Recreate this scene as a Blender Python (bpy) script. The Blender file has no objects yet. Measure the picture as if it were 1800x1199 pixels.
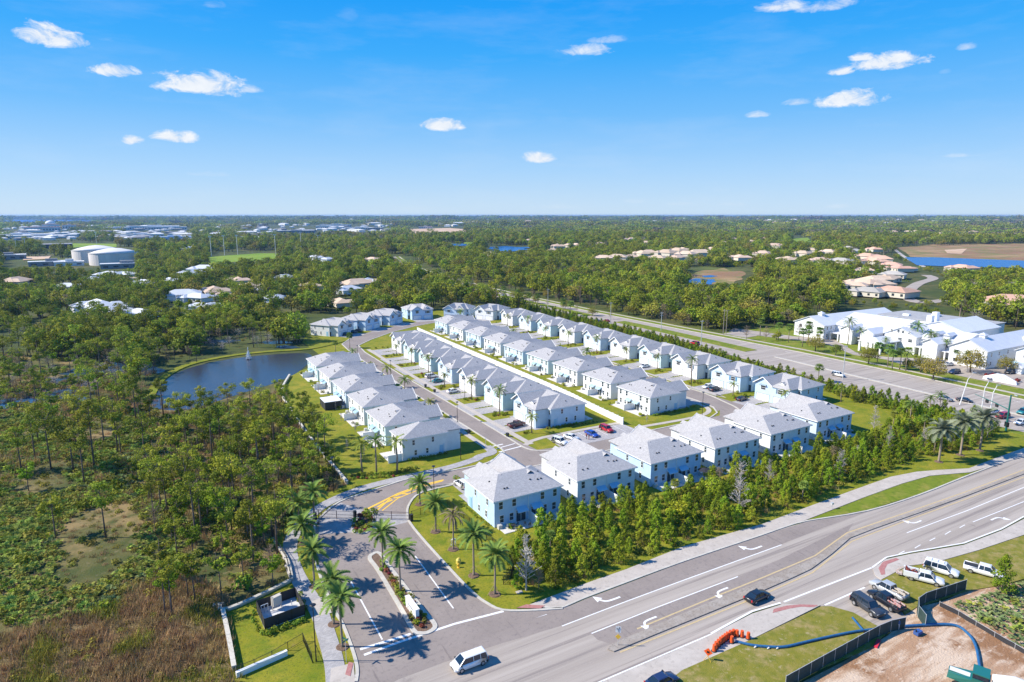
import bpy, math, random
import numpy as np
from mathutils import Vector, Matrix
from mathutils.geometry import tessellate_polygon
R = math.radians
sc = bpy.context.scene
COL = sc.collection
rng = random.Random(7)
nr = np.random.RandomState(11)

# ---------------------------------------------------------------- camera
# world axes follow the estate's street grid; the drone hovers at 60 m over the origin
LENS_F, PITCH, CAM_H, HEAD = 1150.0, math.atan(221.5 / 1150.0), 60.0, R(60.2)
cd = bpy.data.cameras.new('camera')
cam = bpy.data.objects.new('camera', cd); COL.objects.link(cam)
cd.sensor_width = 36.0; cd.lens = 36.0 * LENS_F / 1800.0
cd.clip_start = 0.5; cd.clip_end = 60000.0
cam.location = (0, 0, CAM_H)
cam.rotation_euler = (math.pi / 2 - PITCH, 0, HEAD - math.pi / 2)
sc.camera = cam

# ---------------------------------------------------------------- sky, sun, exposure
SUN_AZ, SUN_EL = R(151.0), R(40.0)
sc.view_settings.view_transform = 'Standard'; sc.view_settings.look = 'None'
sc.view_settings.gamma = 1.0; sc.view_settings.use_curve_mapping = False
sc.view_settings.exposure = 0.60
world = bpy.data.worlds.new('World'); sc.world = world; world.use_nodes = True
def build_sky():
    nt = world.node_tree; N = nt.nodes; L = nt.links
    bg = N['Background']; bg.inputs[1].default_value = 0.085
    s = N.new('ShaderNodeTexSky'); s.sky_type = 'NISHITA'; s.sun_disc = False
    s.sun_elevation = SUN_EL; s.sun_rotation = R(90) - SUN_AZ + 2 * math.pi
    s.altitude = 0.0; s.air_density = 1.0; s.dust_density = 0.35; s.ozone_density = 3.0
    hs = N.new('ShaderNodeHueSaturation'); hs.inputs['Saturation'].default_value = 1.25
    L.new(s.outputs[0], hs.inputs['Color'])
    tc = N.new('ShaderNodeTexCoord'); sx = N.new('ShaderNodeSeparateXYZ'); L.new(tc.outputs['Generated'], sx.inputs[0])
    def M(op, a, b=None, c=None, clamp=False):
        n = N.new('ShaderNodeMath'); n.operation = op; n.use_clamp = clamp
        for i, v in enumerate((a, b, c)):
            if v is None: continue
            if isinstance(v, (int, float)): n.inputs[i].default_value = v
            else: L.new(v, n.inputs[i])
        return n.outputs[0]
    el = M('ARCSINE', sx.outputs[2])
    az = M('ARCTAN2', sx.outputs[1], sx.outputs[0])
    # broad cloud puffs: fine and coarse noise in the sky's own directions
    mp = N.new('ShaderNodeMapping'); mp.inputs['Scale'].default_value = (1, 1, 2.0); L.new(tc.outputs['Generated'], mp.inputs[0])
    n1 = N.new('ShaderNodeTexNoise'); n1.inputs['Scale'].default_value = 30; n1.inputs['Detail'].default_value = 9; n1.inputs['Roughness'].default_value = .70; n1.inputs['Distortion'].default_value = .5
    L.new(mp.outputs[0], n1.inputs['Vector'])
    nz = M('MULTIPLY', M('SUBTRACT', n1.outputs[0], 0.5), 3.4)
    tot = None
    # photo directions of the clouds: (u, v, half width, half height, density)
    for u, v, w, h, d in ((88,58,66,24,1),(198,120,44,15,1),(355,142,80,27,1),(440,155,24,9,.7),(232,244,22,11,1),(308,238,42,14,1),
                          (778,216,40,15,1),(946,275,32,13,1),(1030,86,48,12,.8),(1070,68,36,8,.55),(1480,122,24,11,1),(1560,105,66,19,1.1),(1520,98,26,10,1),
                          (1492,170,58,20,1),(1400,178,26,8,.7),(1332,199,22,8,.65),(1385,6,52,14,.8),(1450,8,60,12,.75),(1700,80,20,8,.6),(1690,272,40,5,.45),(1200,356,26,6,.5),(1290,358,30,5,.4),(375,6,22,8,.4),(612,22,20,20,.22),(365,305,44,6,.3),(1662,125,12,6,.35),(190,68,20,7,.35),(1475,362,24,6,.45),(985,362,60,6,.3),(1120,352,30,6,.3)):
        cx, cy = (u - 900) / LENS_F, (599.5 - v) / LENS_F
        f = math.cos(PITCH) + math.sin(PITCH) * cy; z = -math.sin(PITCH) + math.cos(PITCH) * cy
        a0 = HEAD - math.atan2(cx, f); e0 = math.atan2(z, math.hypot(f, cx))
        k = math.cos(math.atan2(cx, f)) / LENS_F
        px = M('DIVIDE', M('SUBTRACT', az, a0), w * 1.08 * k * math.cos(math.atan2(cx, f)))
        dy = M('SUBTRACT', el, e0 - h * .35 * k)
        py = M('DIVIDE', dy, h * 1.08 * k)
        # flat base: below the centre line the puff closes faster
        py = M('MAXIMUM', py, M('MULTIPLY', py, -2.0))
        r2 = M('ADD', M('MULTIPLY', px, px), M('MULTIPLY', py, py))
        m = M('SUBTRACT', 0.86, r2)
        m = M('MULTIPLY', M('ADD', m, nz), 1.25 * min(d, 1.0), clamp=True)
        m = M('MULTIPLY', m, min(d, .95))
        tot = m if tot is None else M('MAXIMUM', tot, m)
    # faint high streaks
    mp2 = N.new('ShaderNodeMapping'); mp2.inputs['Scale'].default_value = (1, 1, 5.0); mp2.inputs['Rotation'].default_value = (.05, .03, .4); L.new(tc.outputs['Generated'], mp2.inputs[0])
    n2 = N.new('ShaderNodeTexNoise'); n2.inputs['Scale'].default_value = 5; n2.inputs['Detail'].default_value = 9; n2.inputs['Roughness'].default_value = .62; L.new(mp2.outputs[0], n2.inputs['Vector'])
    st = M('MULTIPLY', M('MULTIPLY', M('SUBTRACT', n2.outputs[0], .50), 2.2, clamp=True), .18); tot = M('MAXIMUM', tot, st)
    # no clouds below the horizon
    tot = M('MULTIPLY', tot, M('GREATER_THAN', el, 0.004))
    # vivid winter blue: the Nishita sky is graded by elevation towards the photograph's azure
    gr = N.new('ShaderNodeValToRGB'); cr = gr.color_ramp; K = 0.085 * 2 ** sc.view_settings.exposure
    stops = ((0, (.60,.78,.96)), (.04, (.40,.67,1.0)), (.09, (.17,.52,1.0)), (.14, (.045,.42,1.0)), (.20, (.0,.33,.98)), (.45, (.03,.24,.78)), (1.0, (.03,.17,.60)))
    while len(cr.elements) < len(stops): cr.elements.new(.5)
    for e, (p, c) in zip(cr.elements, stops): e.position = p; e.color = (*c, 1)
    L.new(M('DIVIDE', M('MAXIMUM', el, 0.0), math.pi / 2), gr.inputs[0])
    gs = N.new('ShaderNodeVectorMath'); gs.operation = 'SCALE'; gs.inputs['Scale'].default_value = 1 / K; L.new(gr.outputs[0], gs.inputs[0])
    mixh = N.new('ShaderNodeMix'); mixh.data_type = 'RGBA'; mixh.inputs[0].default_value = .93; L.new(hs.outputs[0], mixh.inputs[6]); L.new(gs.outputs[0], mixh.inputs[7])
    mx = N.new('ShaderNodeMix'); mx.data_type = 'RGBA'; L.new(tot, mx.inputs[0]); L.new(mixh.outputs[2], mx.inputs[6])
    sh = N.new('ShaderNodeMix'); sh.data_type = 'RGBA'; L.new(M('ADD', M('MULTIPLY', nz, .9), .6, clamp=True), sh.inputs[0])
    sh.inputs[6].default_value = (.72 / K, .80 / K, .93 / K, 1); sh.inputs[7].default_value = (.93 / K, .96 / K, 1.0 / K, 1)
    L.new(sh.outputs[2], mx.inputs[7])
    L.new(mx.outputs[2], bg.inputs[0])
build_sky()
sd = bpy.data.lights.new('sun', 'SUN'); sd.energy = 5.0; sd.angle = R(0.53); sd.color = (1.0, 0.93, 0.81)
sun = bpy.data.objects.new('sun', sd); COL.objects.link(sun)
sdir = Vector((math.cos(SUN_AZ) * math.cos(SUN_EL), math.sin(SUN_AZ) * math.cos(SUN_EL), math.sin(SUN_EL)))
sun.rotation_euler = sdir.to_track_quat('Z', 'Y').to_euler(); sun.location = (0, 0, 200)

# ---------------------------------------------------------------- helpers
def at(u, v, z=0.0):
    """ground point (height z) seen at pixel u, v of the 1800 px photograph"""
    dx, dy = (u - 900) / LENS_F, (599.5 - v) / LENS_F
    f = math.cos(PITCH) + math.sin(PITCH) * dy; q = -math.sin(PITCH) + math.cos(PITCH) * dy
    t = (z - CAM_H) / q
    c, s = math.cos(HEAD), math.sin(HEAD)
    return (f * t * c + dx * t * s, f * t * s - dx * t * c)
def pix(x, y, z=0.0):
    c, s = math.cos(HEAD), math.sin(HEAD)
    f = x * c + y * s; r = x * s - y * c; q = z - CAM_H
    d = f * math.cos(PITCH) - q * math.sin(PITCH)
    if d < 1: return (-9999, -9999)
    return (900 + LENS_F * r / d, 599.5 - LENS_F * (f * math.sin(PITCH) + q * math.cos(PITCH)) / d)
def A(*uv): return [at(u, v) for u, v in uv]

def tag(o, label=None, cat=None, group=None, kind=None):
    if label and not 4 <= len(label.replace('-', ' ').split()) <= 16: print('LABEL', len(label.split()), label)
    if label: o['label'] = label
    if cat: o['category'] = cat
    if group: o['group'] = group
    if kind: o['kind'] = kind
    return o
def empty(name, loc=(0, 0, 0), rz=0.0):
    o = bpy.data.objects.new(name, None); COL.objects.link(o)
    o.location = loc; o.rotation_euler = (0, 0, rz); o.empty_display_size = .5
    return o
KIDS = {}
def link(o, parent):
    COL.objects.link(o)
    if parent: o.parent = parent; KIDS.setdefault(parent.name, []).append(o)
    return o
def obj(name, me, parent=None, loc=None, rz=None):
    o = bpy.data.objects.new(name, me); link(o, parent)
    if loc is not None: o.location = loc
    if rz is not None: o.rotation_euler = (0, 0, rz)
    return o
def copy_tree(o, parent=None):
    c = o.copy(); link(c, parent)
    for ch in KIDS.get(o.name, []): copy_tree(ch, c)
    return c
class Proto:
    """the first place() uses the source itself, later ones copy it with its parts"""
    def __init__(s, make): s.make = make; s.src = None
    def place(s, loc, rz=0.0, sc_=1.0, label=None, group=None):
        if s.src is None: s.src = s.make(); o = s.src
        else: o = copy_tree(s.src)
        o.location = loc; o.rotation_euler = (0, 0, rz)
        if sc_ != 1.0: o.scale = (sc_,) * 3
        else: o.scale = (1, 1, 1)
        if label: o['label'] = label
        if group: o['group'] = group
        return o

class MB:
    def __init__(s): s.v = []; s.f = []; s.m = []
    def add(s, vs, fs, m=0):
        b = len(s.v); s.v += [tuple(p) for p in vs]; s.f += [tuple(i + b for i in f) for f in fs]; s.m += [m] * len(fs); return s
    def box(s, x0, x1, y0, y1, z0, z1, m=0):
        return s.add([(x0,y0,z0),(x1,y0,z0),(x1,y1,z0),(x0,y1,z0),(x0,y0,z1),(x1,y0,z1),(x1,y1,z1),(x0,y1,z1)],
                     [(0,3,2,1),(4,5,6,7),(0,1,5,4),(1,2,6,5),(2,3,7,6),(3,0,4,7)], m)
    def bar(s, p, q, w, h=None, m=0):
        """box beam from p to q, width w, height h"""
        h = w if h is None else h
        p = Vector(p); q = Vector(q); d = (q - p).normalized()
        up = Vector((0, 0, 1)) if abs(d.z) < .95 else Vector((1, 0, 0))
        a = d.cross(up).normalized() * w / 2; b = a.cross(d).normalized() * h / 2
        vs = [p - a - b, p + a - b, p + a + b, p - a + b, q - a - b, q + a - b, q + a + b, q - a + b]
        return s.add(vs, [(0,3,2,1),(4,5,6,7),(0,1,5,4),(1,2,6,5),(2,3,7,6),(3,0,4,7)], m)
    def tube(s, pts, rad, n=6, m=0, cap=True):
        pts = [Vector(p) for p in pts]; rad = rad if isinstance(rad, (list, tuple)) else [rad] * len(pts)
        vs = []; fs = []
        for i, p in enumerate(pts):
            d = (pts[min(i + 1, len(pts) - 1)] - pts[max(i - 1, 0)]).normalized()
            up = Vector((0, 0, 1)) if abs(d.z) < .9 else Vector((1, 0, 0))
            a = d.cross(up).normalized(); b = d.cross(a).normalized()
            for k in range(n):
                t = 2 * math.pi * k / n; vs.append(p + (a * math.cos(t) + b * math.sin(t)) * rad[i])
        for i in range(len(pts) - 1):
            for k in range(n):
                a0 = i * n + k; a1 = i * n + (k + 1) % n; fs.append((a0, a1, a1 + n, a0 + n))
        if cap: fs.append(tuple(range(n))[::-1]); fs.append(tuple(range((len(pts) - 1) * n, len(pts) * n)))
        return s.add(vs, fs, m)
    def cyl(s, x, y, z0, z1, r, n=12, m=0, r2=None):
        return s.tube([(x, y, z0), (x, y, z1)], [r, r if r2 is None else r2], n, m)
    def prism(s, poly, z0, z1, m=0):
        n = len(poly); ar = sum(poly[i][0] * poly[(i+1) % n][1] - poly[(i+1) % n][0] * poly[i][1] for i in range(n))
        if ar < 0: poly = poly[::-1]
        tris = tessellate_polygon([[Vector((p[0], p[1], 0)) for p in poly]])
        vs = [(p[0], p[1], z0) for p in poly] + [(p[0], p[1], z1) for p in poly]
        fs = []
        for t in tris:
            a, b, c = [poly[i] for i in t]
            if (b[0]-a[0])*(c[1]-a[1]) - (b[1]-a[1])*(c[0]-a[0]) < 0: t = (t[0], t[2], t[1])
            fs.append((t[0] + n, t[1] + n, t[2] + n))
        fs += [(i, (i + 1) % n, (i + 1) % n + n, i + n) for i in range(n)]
        return s.add(vs, fs, m)
    def mesh(s, name, mats, smooth=False):
        me = bpy.data.meshes.new(name); me.from_pydata(s.v, [], s.f); me.update()
        for m_ in (mats if isinstance(mats, (list, tuple)) else [mats]): me.materials.append(m_)
        me.polygons.foreach_set('material_index', s.m)
        if smooth: me.polygons.foreach_set('use_smooth', [True] * len(s.f))
        return me
    def build(s, name, mats, parent=None, smooth=False, loc=None, rz=None):
        return obj(name, s.mesh(name, mats, smooth), parent, loc, rz)
def sheet(name, poly, z, m, kind='structure', parent=None):
    n = len(poly); tris = tessellate_polygon([[Vector((p[0], p[1], 0)) for p in poly]]); fs = []
    for t in tris:
        a, b, c = [poly[i] for i in t]
        if (b[0]-a[0])*(c[1]-a[1]) - (b[1]-a[1])*(c[0]-a[0]) < 0: t = (t[0], t[2], t[1])
        fs.append(tuple(t))
    me = bpy.data.meshes.new(name); me.from_pydata([(p[0], p[1], z) for p in poly], [], fs); me.materials.append(m); me.update()
    o = obj(name, me, parent)
    if kind: o['kind'] = kind
    return o
def curve(pts, n=6, closed=False):
    """Catmull-Rom through the points"""
    out = []; k = len(pts)
    for i in range(k if closed else k - 1):
        p0, p1, p2, p3 = [pts[(i + j) % k] if closed else pts[min(max(i + j, 0), k - 1)] for j in (-1, 0, 1, 2)]
        for t in range(n):
            t /= n
            out.append(tuple(.5 * ((2 * p1[q]) + (-p0[q] + p2[q]) * t + (2*p0[q] - 5*p1[q] + 4*p2[q] - p3[q]) * t*t + (-p0[q] + 3*p1[q] - 3*p2[q] + p3[q]) * t**3) for q in (0, 1)))
    if not closed: out.append(tuple(pts[-1][:2]))
    return out
def offset(pts, d, closed=False):
    out = []; n = len(pts)
    for i in range(n):
        a = pts[(i - 1) % n if closed else max(i - 1, 0)]; b = pts[(i + 1) % n if closed else min(i + 1, n - 1)]
        dx, dy = b[0] - a[0], b[1] - a[1]; l = math.hypot(dx, dy) or 1
        out.append((pts[i][0] - dy / l * d, pts[i][1] + dx / l * d))
    return out
def band(pts, w, z0, z1, closed=False, mb=None, m=0):
    """a strip of width w along a line, top z1 and bottom z0"""
    mb = mb or MB(); l = offset(pts, w / 2, closed); r = offset(pts, -w / 2, closed); n = len(pts)
    vs = []
    for i in range(n): vs += [(l[i][0], l[i][1], z0), (r[i][0], r[i][1], z0), (r[i][0], r[i][1], z1), (l[i][0], l[i][1], z1)]
    fs = []
    for i in range(n if closed else n - 1):
        a = 4 * i; b = 4 * ((i + 1) % n)
        fs += [(a+3, a+2, b+2, b+3), (a, a+3, b+3, b), (a+2, a+1, b+1, b+2)]
    if not closed: fs += [(0, 1, 2, 3), (4*n-1, 4*n-2, 4*n-3, 4*n-4)]
    mb.add(vs, fs, m); return mb
def inside(p, poly):
    x, y = p; c = False; n = len(poly)
    for i in range(n):
        x1, y1 = poly[i]; x2, y2 = poly[(i + 1) % n]
        if (y1 > y) != (y2 > y) and x < (x2 - x1) * (y - y1) / (y2 - y1) + x1: c = not c
    return c

# ---------------------------------------------------------------- materials
MATS = {}
def mat(name, col, rough=.8, col2=None, scale=1.0, detail=6, metal=0.0, bump=0.0, spec=.5, rnd=0.0, ramp=(.35, .65), coords='Object', alpha=None, mapping=None, trans=0.0):
    """noise-mixed principled material; rnd varies the value per object"""
    if name in MATS: return MATS[name]
    m = bpy.data.materials.new(name); m.use_nodes = True; nt = m.node_tree; N = nt.nodes; L = nt.links
    b = N['Principled BSDF']; b.inputs['Roughness'].default_value = rough; b.inputs['Metallic'].default_value = metal
    b.inputs['Specular IOR Level'].default_value = spec
    src = None
    if col2 is not None or bump:
        tc = N.new('ShaderNodeTexCoord'); vec = tc.outputs[coords]
        if mapping:
            mp = N.new('ShaderNodeMapping'); mp.inputs['Scale'].default_value = mapping; L.new(vec, mp.inputs[0]); vec = mp.outputs[0]
        nz = N.new('ShaderNodeTexNoise'); nz.inputs['Scale'].default_value = scale; nz.inputs['Detail'].default_value = detail; nz.inputs['Roughness'].default_value = .62
        L.new(vec, nz.inputs['Vector'])
    if col2 is not None:
        cr = N.new('ShaderNodeValToRGB'); cr.color_ramp.elements[0].position = ramp[0]; cr.color_ramp.elements[1].position = ramp[1]
        cr.color_ramp.elements[0].color = (*col, 1); cr.color_ramp.elements[1].color = (*col2, 1)
        L.new(nz.outputs[0], cr.inputs[0]); src = cr.outputs[0]
    else: b.inputs['Base Color'].default_value = (*col, 1)
    if rnd:
        oi = N.new('ShaderNodeObjectInfo'); hs = N.new('ShaderNodeHueSaturation')
        mr = N.new('ShaderNodeMapRange'); mr.inputs['To Min'].default_value = 1 - rnd; mr.inputs['To Max'].default_value = 1 + rnd
        L.new(oi.outputs['Random'], mr.inputs[0]); L.new(mr.outputs[0], hs.inputs['Value'])
        mh = N.new('ShaderNodeMapRange'); mh.inputs['To Min'].default_value = .5 + rnd * .07; mh.inputs['To Max'].default_value = .5 - rnd * .05
        mu = N.new('ShaderNodeMath'); mu.operation = 'MULTIPLY'; mu.inputs[1].default_value = 7.31; fr = N.new('ShaderNodeMath'); fr.operation = 'FRACT'
        L.new(oi.outputs['Random'], mu.inputs[0]); L.new(mu.outputs[0], fr.inputs[0]); L.new(fr.outputs[0], mh.inputs[0]); L.new(mh.outputs[0], hs.inputs['Hue'])
        if src is not None: L.new(src, hs.inputs['Color'])
        else: hs.inputs['Color'].default_value = (*col, 1)
        src = hs.outputs[0]
    if src is not None: L.new(src, b.inputs['Base Color'])
    if bump:
        bp = N.new('ShaderNodeBump'); bp.inputs['Strength'].default_value = bump; bp.inputs['Distance'].default_value = .1
        L.new(nz.outputs[0], bp.inputs['Height']); L.new(bp.outputs[0], b.inputs['Normal'])
    if trans:  # thin leaves let some light through
        tr = N.new('ShaderNodeBsdfTranslucent'); mx = N.new('ShaderNodeMixShader'); mx.inputs[0].default_value = trans
        if src is not None: L.new(src, tr.inputs[0])
        else: tr.inputs[0].default_value = (*col, 1)
        L.new(b.outputs[0], mx.inputs[1]); L.new(tr.outputs[0], mx.inputs[2]); L.new(mx.outputs[0], N['Material Output'].inputs[0])
    MATS[name] = m; return m
def layered(name, layers, rough=.9, bump=.3, bscale=8.0):
    """ground material: base colour then (colour, noise scale, low, high, detail) layers mixed over it in world metres"""
    m = bpy.data.materials.new(name); m.use_nodes = True; nt = m.node_tree; N = nt.nodes; L = nt.links
    b = N['Principled BSDF']; b.inputs['Roughness'].default_value = rough; b.inputs['Specular IOR Level'].default_value = .15
    tc = N.new('ShaderNodeTexCoord'); cur = None; base = layers[0]
    for i, (c, scl, lo, hi, det) in enumerate(layers[1:]):
        mp = N.new('ShaderNodeMapping'); mp.inputs['Location'].default_value = (i * 13.7, i * 5.1, 0)
        if isinstance(scl, tuple): mp.inputs['Scale'].default_value = scl; s_ = 1.0
        else: s_ = scl
        L.new(tc.outputs['Object'], mp.inputs[0])
        nz = N.new('ShaderNodeTexNoise'); nz.inputs['Scale'].default_value = s_; nz.inputs['Detail'].default_value = det; nz.inputs['Roughness'].default_value = .65
        L.new(mp.outputs[0], nz.inputs['Vector'])
        mr = N.new('ShaderNodeMapRange'); mr.inputs['From Min'].default_value = lo; mr.inputs['From Max'].default_value = hi
        L.new(nz.outputs[0], mr.inputs[0])
        mx = N.new('ShaderNodeMix'); mx.data_type = 'RGBA'; L.new(mr.outputs[0], mx.inputs[0])
        if cur is None: mx.inputs[6].default_value = (*base, 1)
        else: L.new(cur, mx.inputs[6])
        mx.inputs[7].default_value = (*c, 1); cur = mx.outputs[2]
    L.new(cur, b.inputs['Base Color'])
    if bump:
        nz = N.new('ShaderNodeTexNoise'); nz.inputs['Scale'].default_value = bscale; nz.inputs['Detail'].default_value = 6
        L.new(tc.outputs['Object'], nz.inputs['Vector'])
        bp = N.new('ShaderNodeBump'); bp.inputs['Strength'].default_value = bump; bp.inputs['Distance'].default_value = .15
        L.new(nz.outputs[0], bp.inputs['Height']); L.new(bp.outputs[0], b.inputs['Normal'])
    return m
def scatter_nodes(protos, name):
    """geometry nodes: one point cloud, each point an instance of one of the source meshes"""
    coll = bpy.data.collections.new(name + ' sources')
    for i, me in enumerate(protos):
        o = bpy.data.objects.new('%s_source_%02d' % (name, i), me); coll.objects.link(o)
    g = bpy.data.node_groups.new(name, 'GeometryNodeTree')
    g.interface.new_socket('Geometry', in_out='INPUT', socket_type='NodeSocketGeometry')
    g.interface.new_socket('Geometry', in_out='OUTPUT', socket_type='NodeSocketGeometry')
    N = g.nodes; L = g.links; gi = N.new('NodeGroupInput'); go = N.new('NodeGroupOutput')
    ip = N.new('GeometryNodeInstanceOnPoints'); ci = N.new('GeometryNodeCollectionInfo'); ci.inputs['Collection'].default_value = coll
    ci.inputs['Separate Children'].default_value = True; ci.inputs['Reset Children'].default_value = True
    ip.inputs['Pick Instance'].default_value = True
    def attr(nm, t):
        a = N.new('GeometryNodeInputNamedAttribute'); a.data_type = t; a.inputs[0].default_value = nm; return a.outputs[0]
    cx = N.new('ShaderNodeCombineXYZ'); L.new(attr('rz', 'FLOAT'), cx.inputs[2])
    L.new(gi.outputs[0], ip.inputs['Points']); L.new(ci.outputs[0], ip.inputs['Instance']); L.new(attr('idx', 'INT'), ip.inputs['Instance Index'])
    L.new(cx.outputs[0], ip.inputs['Rotation']); L.new(attr('sv', 'FLOAT_VECTOR'), ip.inputs['Scale']); L.new(ip.outputs[0], go.inputs[0])
    return g
def scatter(name, pts, protos, smin, smax, label, cat=None, idx=None, hvar=.15, group=None):
    """pts: list of (x, y, z[, scale]); a mass nobody could count, one object"""
    n = len(pts)
    me = bpy.data.meshes.new(name); me.vertices.add(n)
    me.vertices.foreach_set('co', np.array([p[:3] for p in pts], dtype=np.float32).ravel())
    s = nr.uniform(smin, smax, n)
    if n and len(pts[0]) > 3: s = s * np.array([p[3] for p in pts])
    sv = np.stack([s, s, s * nr.uniform(1 - hvar, 1 + hvar, n)], 1)
    for nm, t, dat, key in (('rz', 'FLOAT', nr.uniform(0, 6.283, n), 'value'), ('sv', 'FLOAT_VECTOR', sv.ravel(), 'vector'),
                            ('idx', 'INT', nr.randint(0, len(protos), n) if idx is None else np.array(idx), 'value')):
        a = me.attributes.new(nm, t, 'POINT'); a.data.foreach_set(key, dat.astype(np.int32 if t == 'INT' else np.float32))
    me.materials.append(protos[0].materials[0])
    o = obj(name, me); md = o.modifiers.new('scatter', 'NODES'); md.node_group = scatter_nodes(protos, name)
    tag(o, label, cat, group, 'stuff'); return o
# ================================================================= ground, water, roads
def tri_strip_mat(): pass
M_FOREST = layered('forest floor', [(.065,.085,.020), ((.13,.115,.04), .02, .45, .65, 8), ((.045,.062,.016), .11, .45, .62, 6), ((.13,.155,.035), .006, .56, .70, 5)], bump=.4, bscale=1.0)
M_SCRUB = layered('scrub ground', [(.11,.105,.035), ((.25,.18,.08), .045, .47, .58, 9), ((.065,.08,.022), .12, .48, .60, 8), ((.26,.20,.12), .5, .60, .72, 8)], bump=.8, bscale=2.5)
M_DRYGRASS = layered('dry meadow', [(.15,.105,.055), ((.27,.20,.10), .16, .42, .66, 9), ((.075,.055,.03), .55, .50, .68, 8), ((.20,.18,.05), .07, .56, .70, 8)], bump=1.0, bscale=3.0)
M_LAWN = layered('lawn grass', [(.205,.215,.014), ((.30,.255,.030), .10, .42, .64, 9), ((.135,.18,.012), .35, .45, .66, 8), ((.085,.11,.014), 3.0, .50, .72, 5), ((.28,.22,.09), .6, .60, .74, 8)], bump=.5, bscale=9.0)
M_VERGE = layered('verge grass', [(.155,.20,.018), ((.27,.24,.05), .22, .48, .66, 9), ((.105,.15,.014), .9, .48, .68, 8)], bump=.5, bscale=8.0)
M_DRYLAWN = layered('worn verge grass', [(.205,.19,.03), ((.30,.235,.09), .35, .47, .63, 9), ((.14,.155,.02), .8, .46, .66, 8), ((.40,.33,.20), 1.1, .60, .72, 8)], bump=.6, bscale=7.0)
M_ASPHALT = layered('estate asphalt', [(.245,.208,.187), ((.290,.247,.222), .12, .38, .62, 9), ((.200,.170,.160), 1.6, .52, .70, 8), ((.32,.275,.25), 14.0, .55, .75, 3), ((.16,.135,.13), (.9,.06,1), .60, .74, 7)], rough=.85, bump=.12, bscale=30)
M_ROADOLD = layered('sun bleached road', [(.335,.290,.252), ((.41,.36,.315), (.012,.42,1), .40, .60, 6), ((.25,.215,.195), (.018,1.1,1), .52, .64, 7), ((.42,.36,.32), 5.0, .58, .72, 6), ((.21,.18,.17), .11, .64, .74, 9)], rough=.85, bump=.12, bscale=30)
M_CONC = layered('pale concrete', [(.43,.385,.34), ((.50,.45,.40), .4, .4, .65, 8), ((.34,.30,.265), 1.6, .54, .70, 8)], rough=.8, bump=.1, bscale=20)
M_KERB = layered('kerb concrete', [(.47,.44,.39), ((.55,.52,.46), .8, .4, .65, 6), ((.36,.33,.29), 3.0, .55, .70, 6)], rough=.8, bump=.08)
M_DIRT = layered('graded sand', [(.38,.235,.145), ((.56,.43,.32), (.08,.42,1), .44, .56, 9), ((.27,.145,.075), .10, .52, .60, 9), ((.60,.49,.39), (.5,1.6,1), .56, .70, 8), ((.20,.115,.07), (.25,1.2,1), .62, .70, 6)], bump=.9, bscale=4.0)
M_RED = mat('red tactile paving', (.34,.13,.12), .8, (.42,.20,.18), 3)
M_MULCH = mat('bark mulch', (.10,.055,.035), .95, (.21,.14,.095), 5, bump=.6)
M_WHITE = mat('road paint white', (.62,.61,.60), .6, (.78,.77,.76), 3, ramp=(.3,.5))
M_YELLOW = mat('road paint yellow', (.72,.40,.02), .6, (.82,.50,.05), 4, ramp=(.3,.5))
M_YELLOWOLD = mat('faded yellow paint', (.42,.33,.19), .7, (.55,.42,.22), 3, ramp=(.3,.6))
def paver_mat():
    m = bpy.data.materials.new('grey pavers'); m.use_nodes = True; nt = m.node_tree; N = nt.nodes; L = nt.links
    b = N['Principled BSDF']; b.inputs['Roughness'].default_value = .85
    tc = N.new('ShaderNodeTexCoord'); br = N.new('ShaderNodeTexBrick'); br.inputs['Scale'].default_value = 1.0
    br.inputs['Brick Width'].default_value = .4; br.inputs['Row Height'].default_value = .2; br.inputs['Mortar Size'].default_value = .008
    br.inputs['Color1'].default_value = (.42,.40,.395,1); br.inputs['Color2'].default_value = (.32,.305,.305,1); br.inputs['Mortar'].default_value = (.17,.165,.17,1)
    L.new(tc.outputs['Object'], br.inputs['Vector'])
    nz = N.new('ShaderNodeTexNoise'); nz.inputs['Scale'].default_value = .7; nz.inputs['Detail'].default_value = 7; L.new(tc.outputs['Object'], nz.inputs['Vector'])
    hs = N.new('ShaderNodeHueSaturation'); mr = N.new('ShaderNodeMapRange'); mr.inputs['To Min'].default_value = .75; mr.inputs['To Max'].default_value = 1.25
    L.new(nz.outputs[0], mr.inputs[0]); L.new(mr.outputs[0], hs.inputs['Value']); L.new(br.outputs[0], hs.inputs['Color']); L.new(hs.outputs[0], b.inputs['Base Color'])
    return m
M_PAVER = paver_mat()
def water_mat(name, col, rough=.06, bump=.25, scale=1.2):
    m = bpy.data.materials.new(name); m.use_nodes = True; nt = m.node_tree; N = nt.nodes; L = nt.links
    b = N['Principled BSDF']; b.inputs['Roughness'].default_value = rough; b.inputs['IOR'].default_value = 1.33; b.inputs['Base Color'].default_value = (*col, 1)
    tc = N.new('ShaderNodeTexCoord'); nz = N.new('ShaderNodeTexNoise'); nz.inputs['Scale'].default_value = scale; nz.inputs['Detail'].default_value = 5; L.new(tc.outputs['Object'], nz.inputs['Vector'])
    bp = N.new('ShaderNodeBump'); bp.inputs['Strength'].default_value = bump; bp.inputs['Distance'].default_value = .1; L.new(nz.outputs[0], bp.inputs['Height']); L.new(bp.outputs[0], b.inputs['Normal'])
    return m
M_POND = water_mat('pond water', (.040,.048,.070), .14, .6)
M_MARSH = water_mat('marsh water', (.03,.07,.13), .10, .3)
M_LAKE = water_mat('lake water', (.005,.085,.30), .25, .5, .6)
M_LAGOON = water_mat('lagoon water', (.02,.10,.30), .5, .3, .05)

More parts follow.
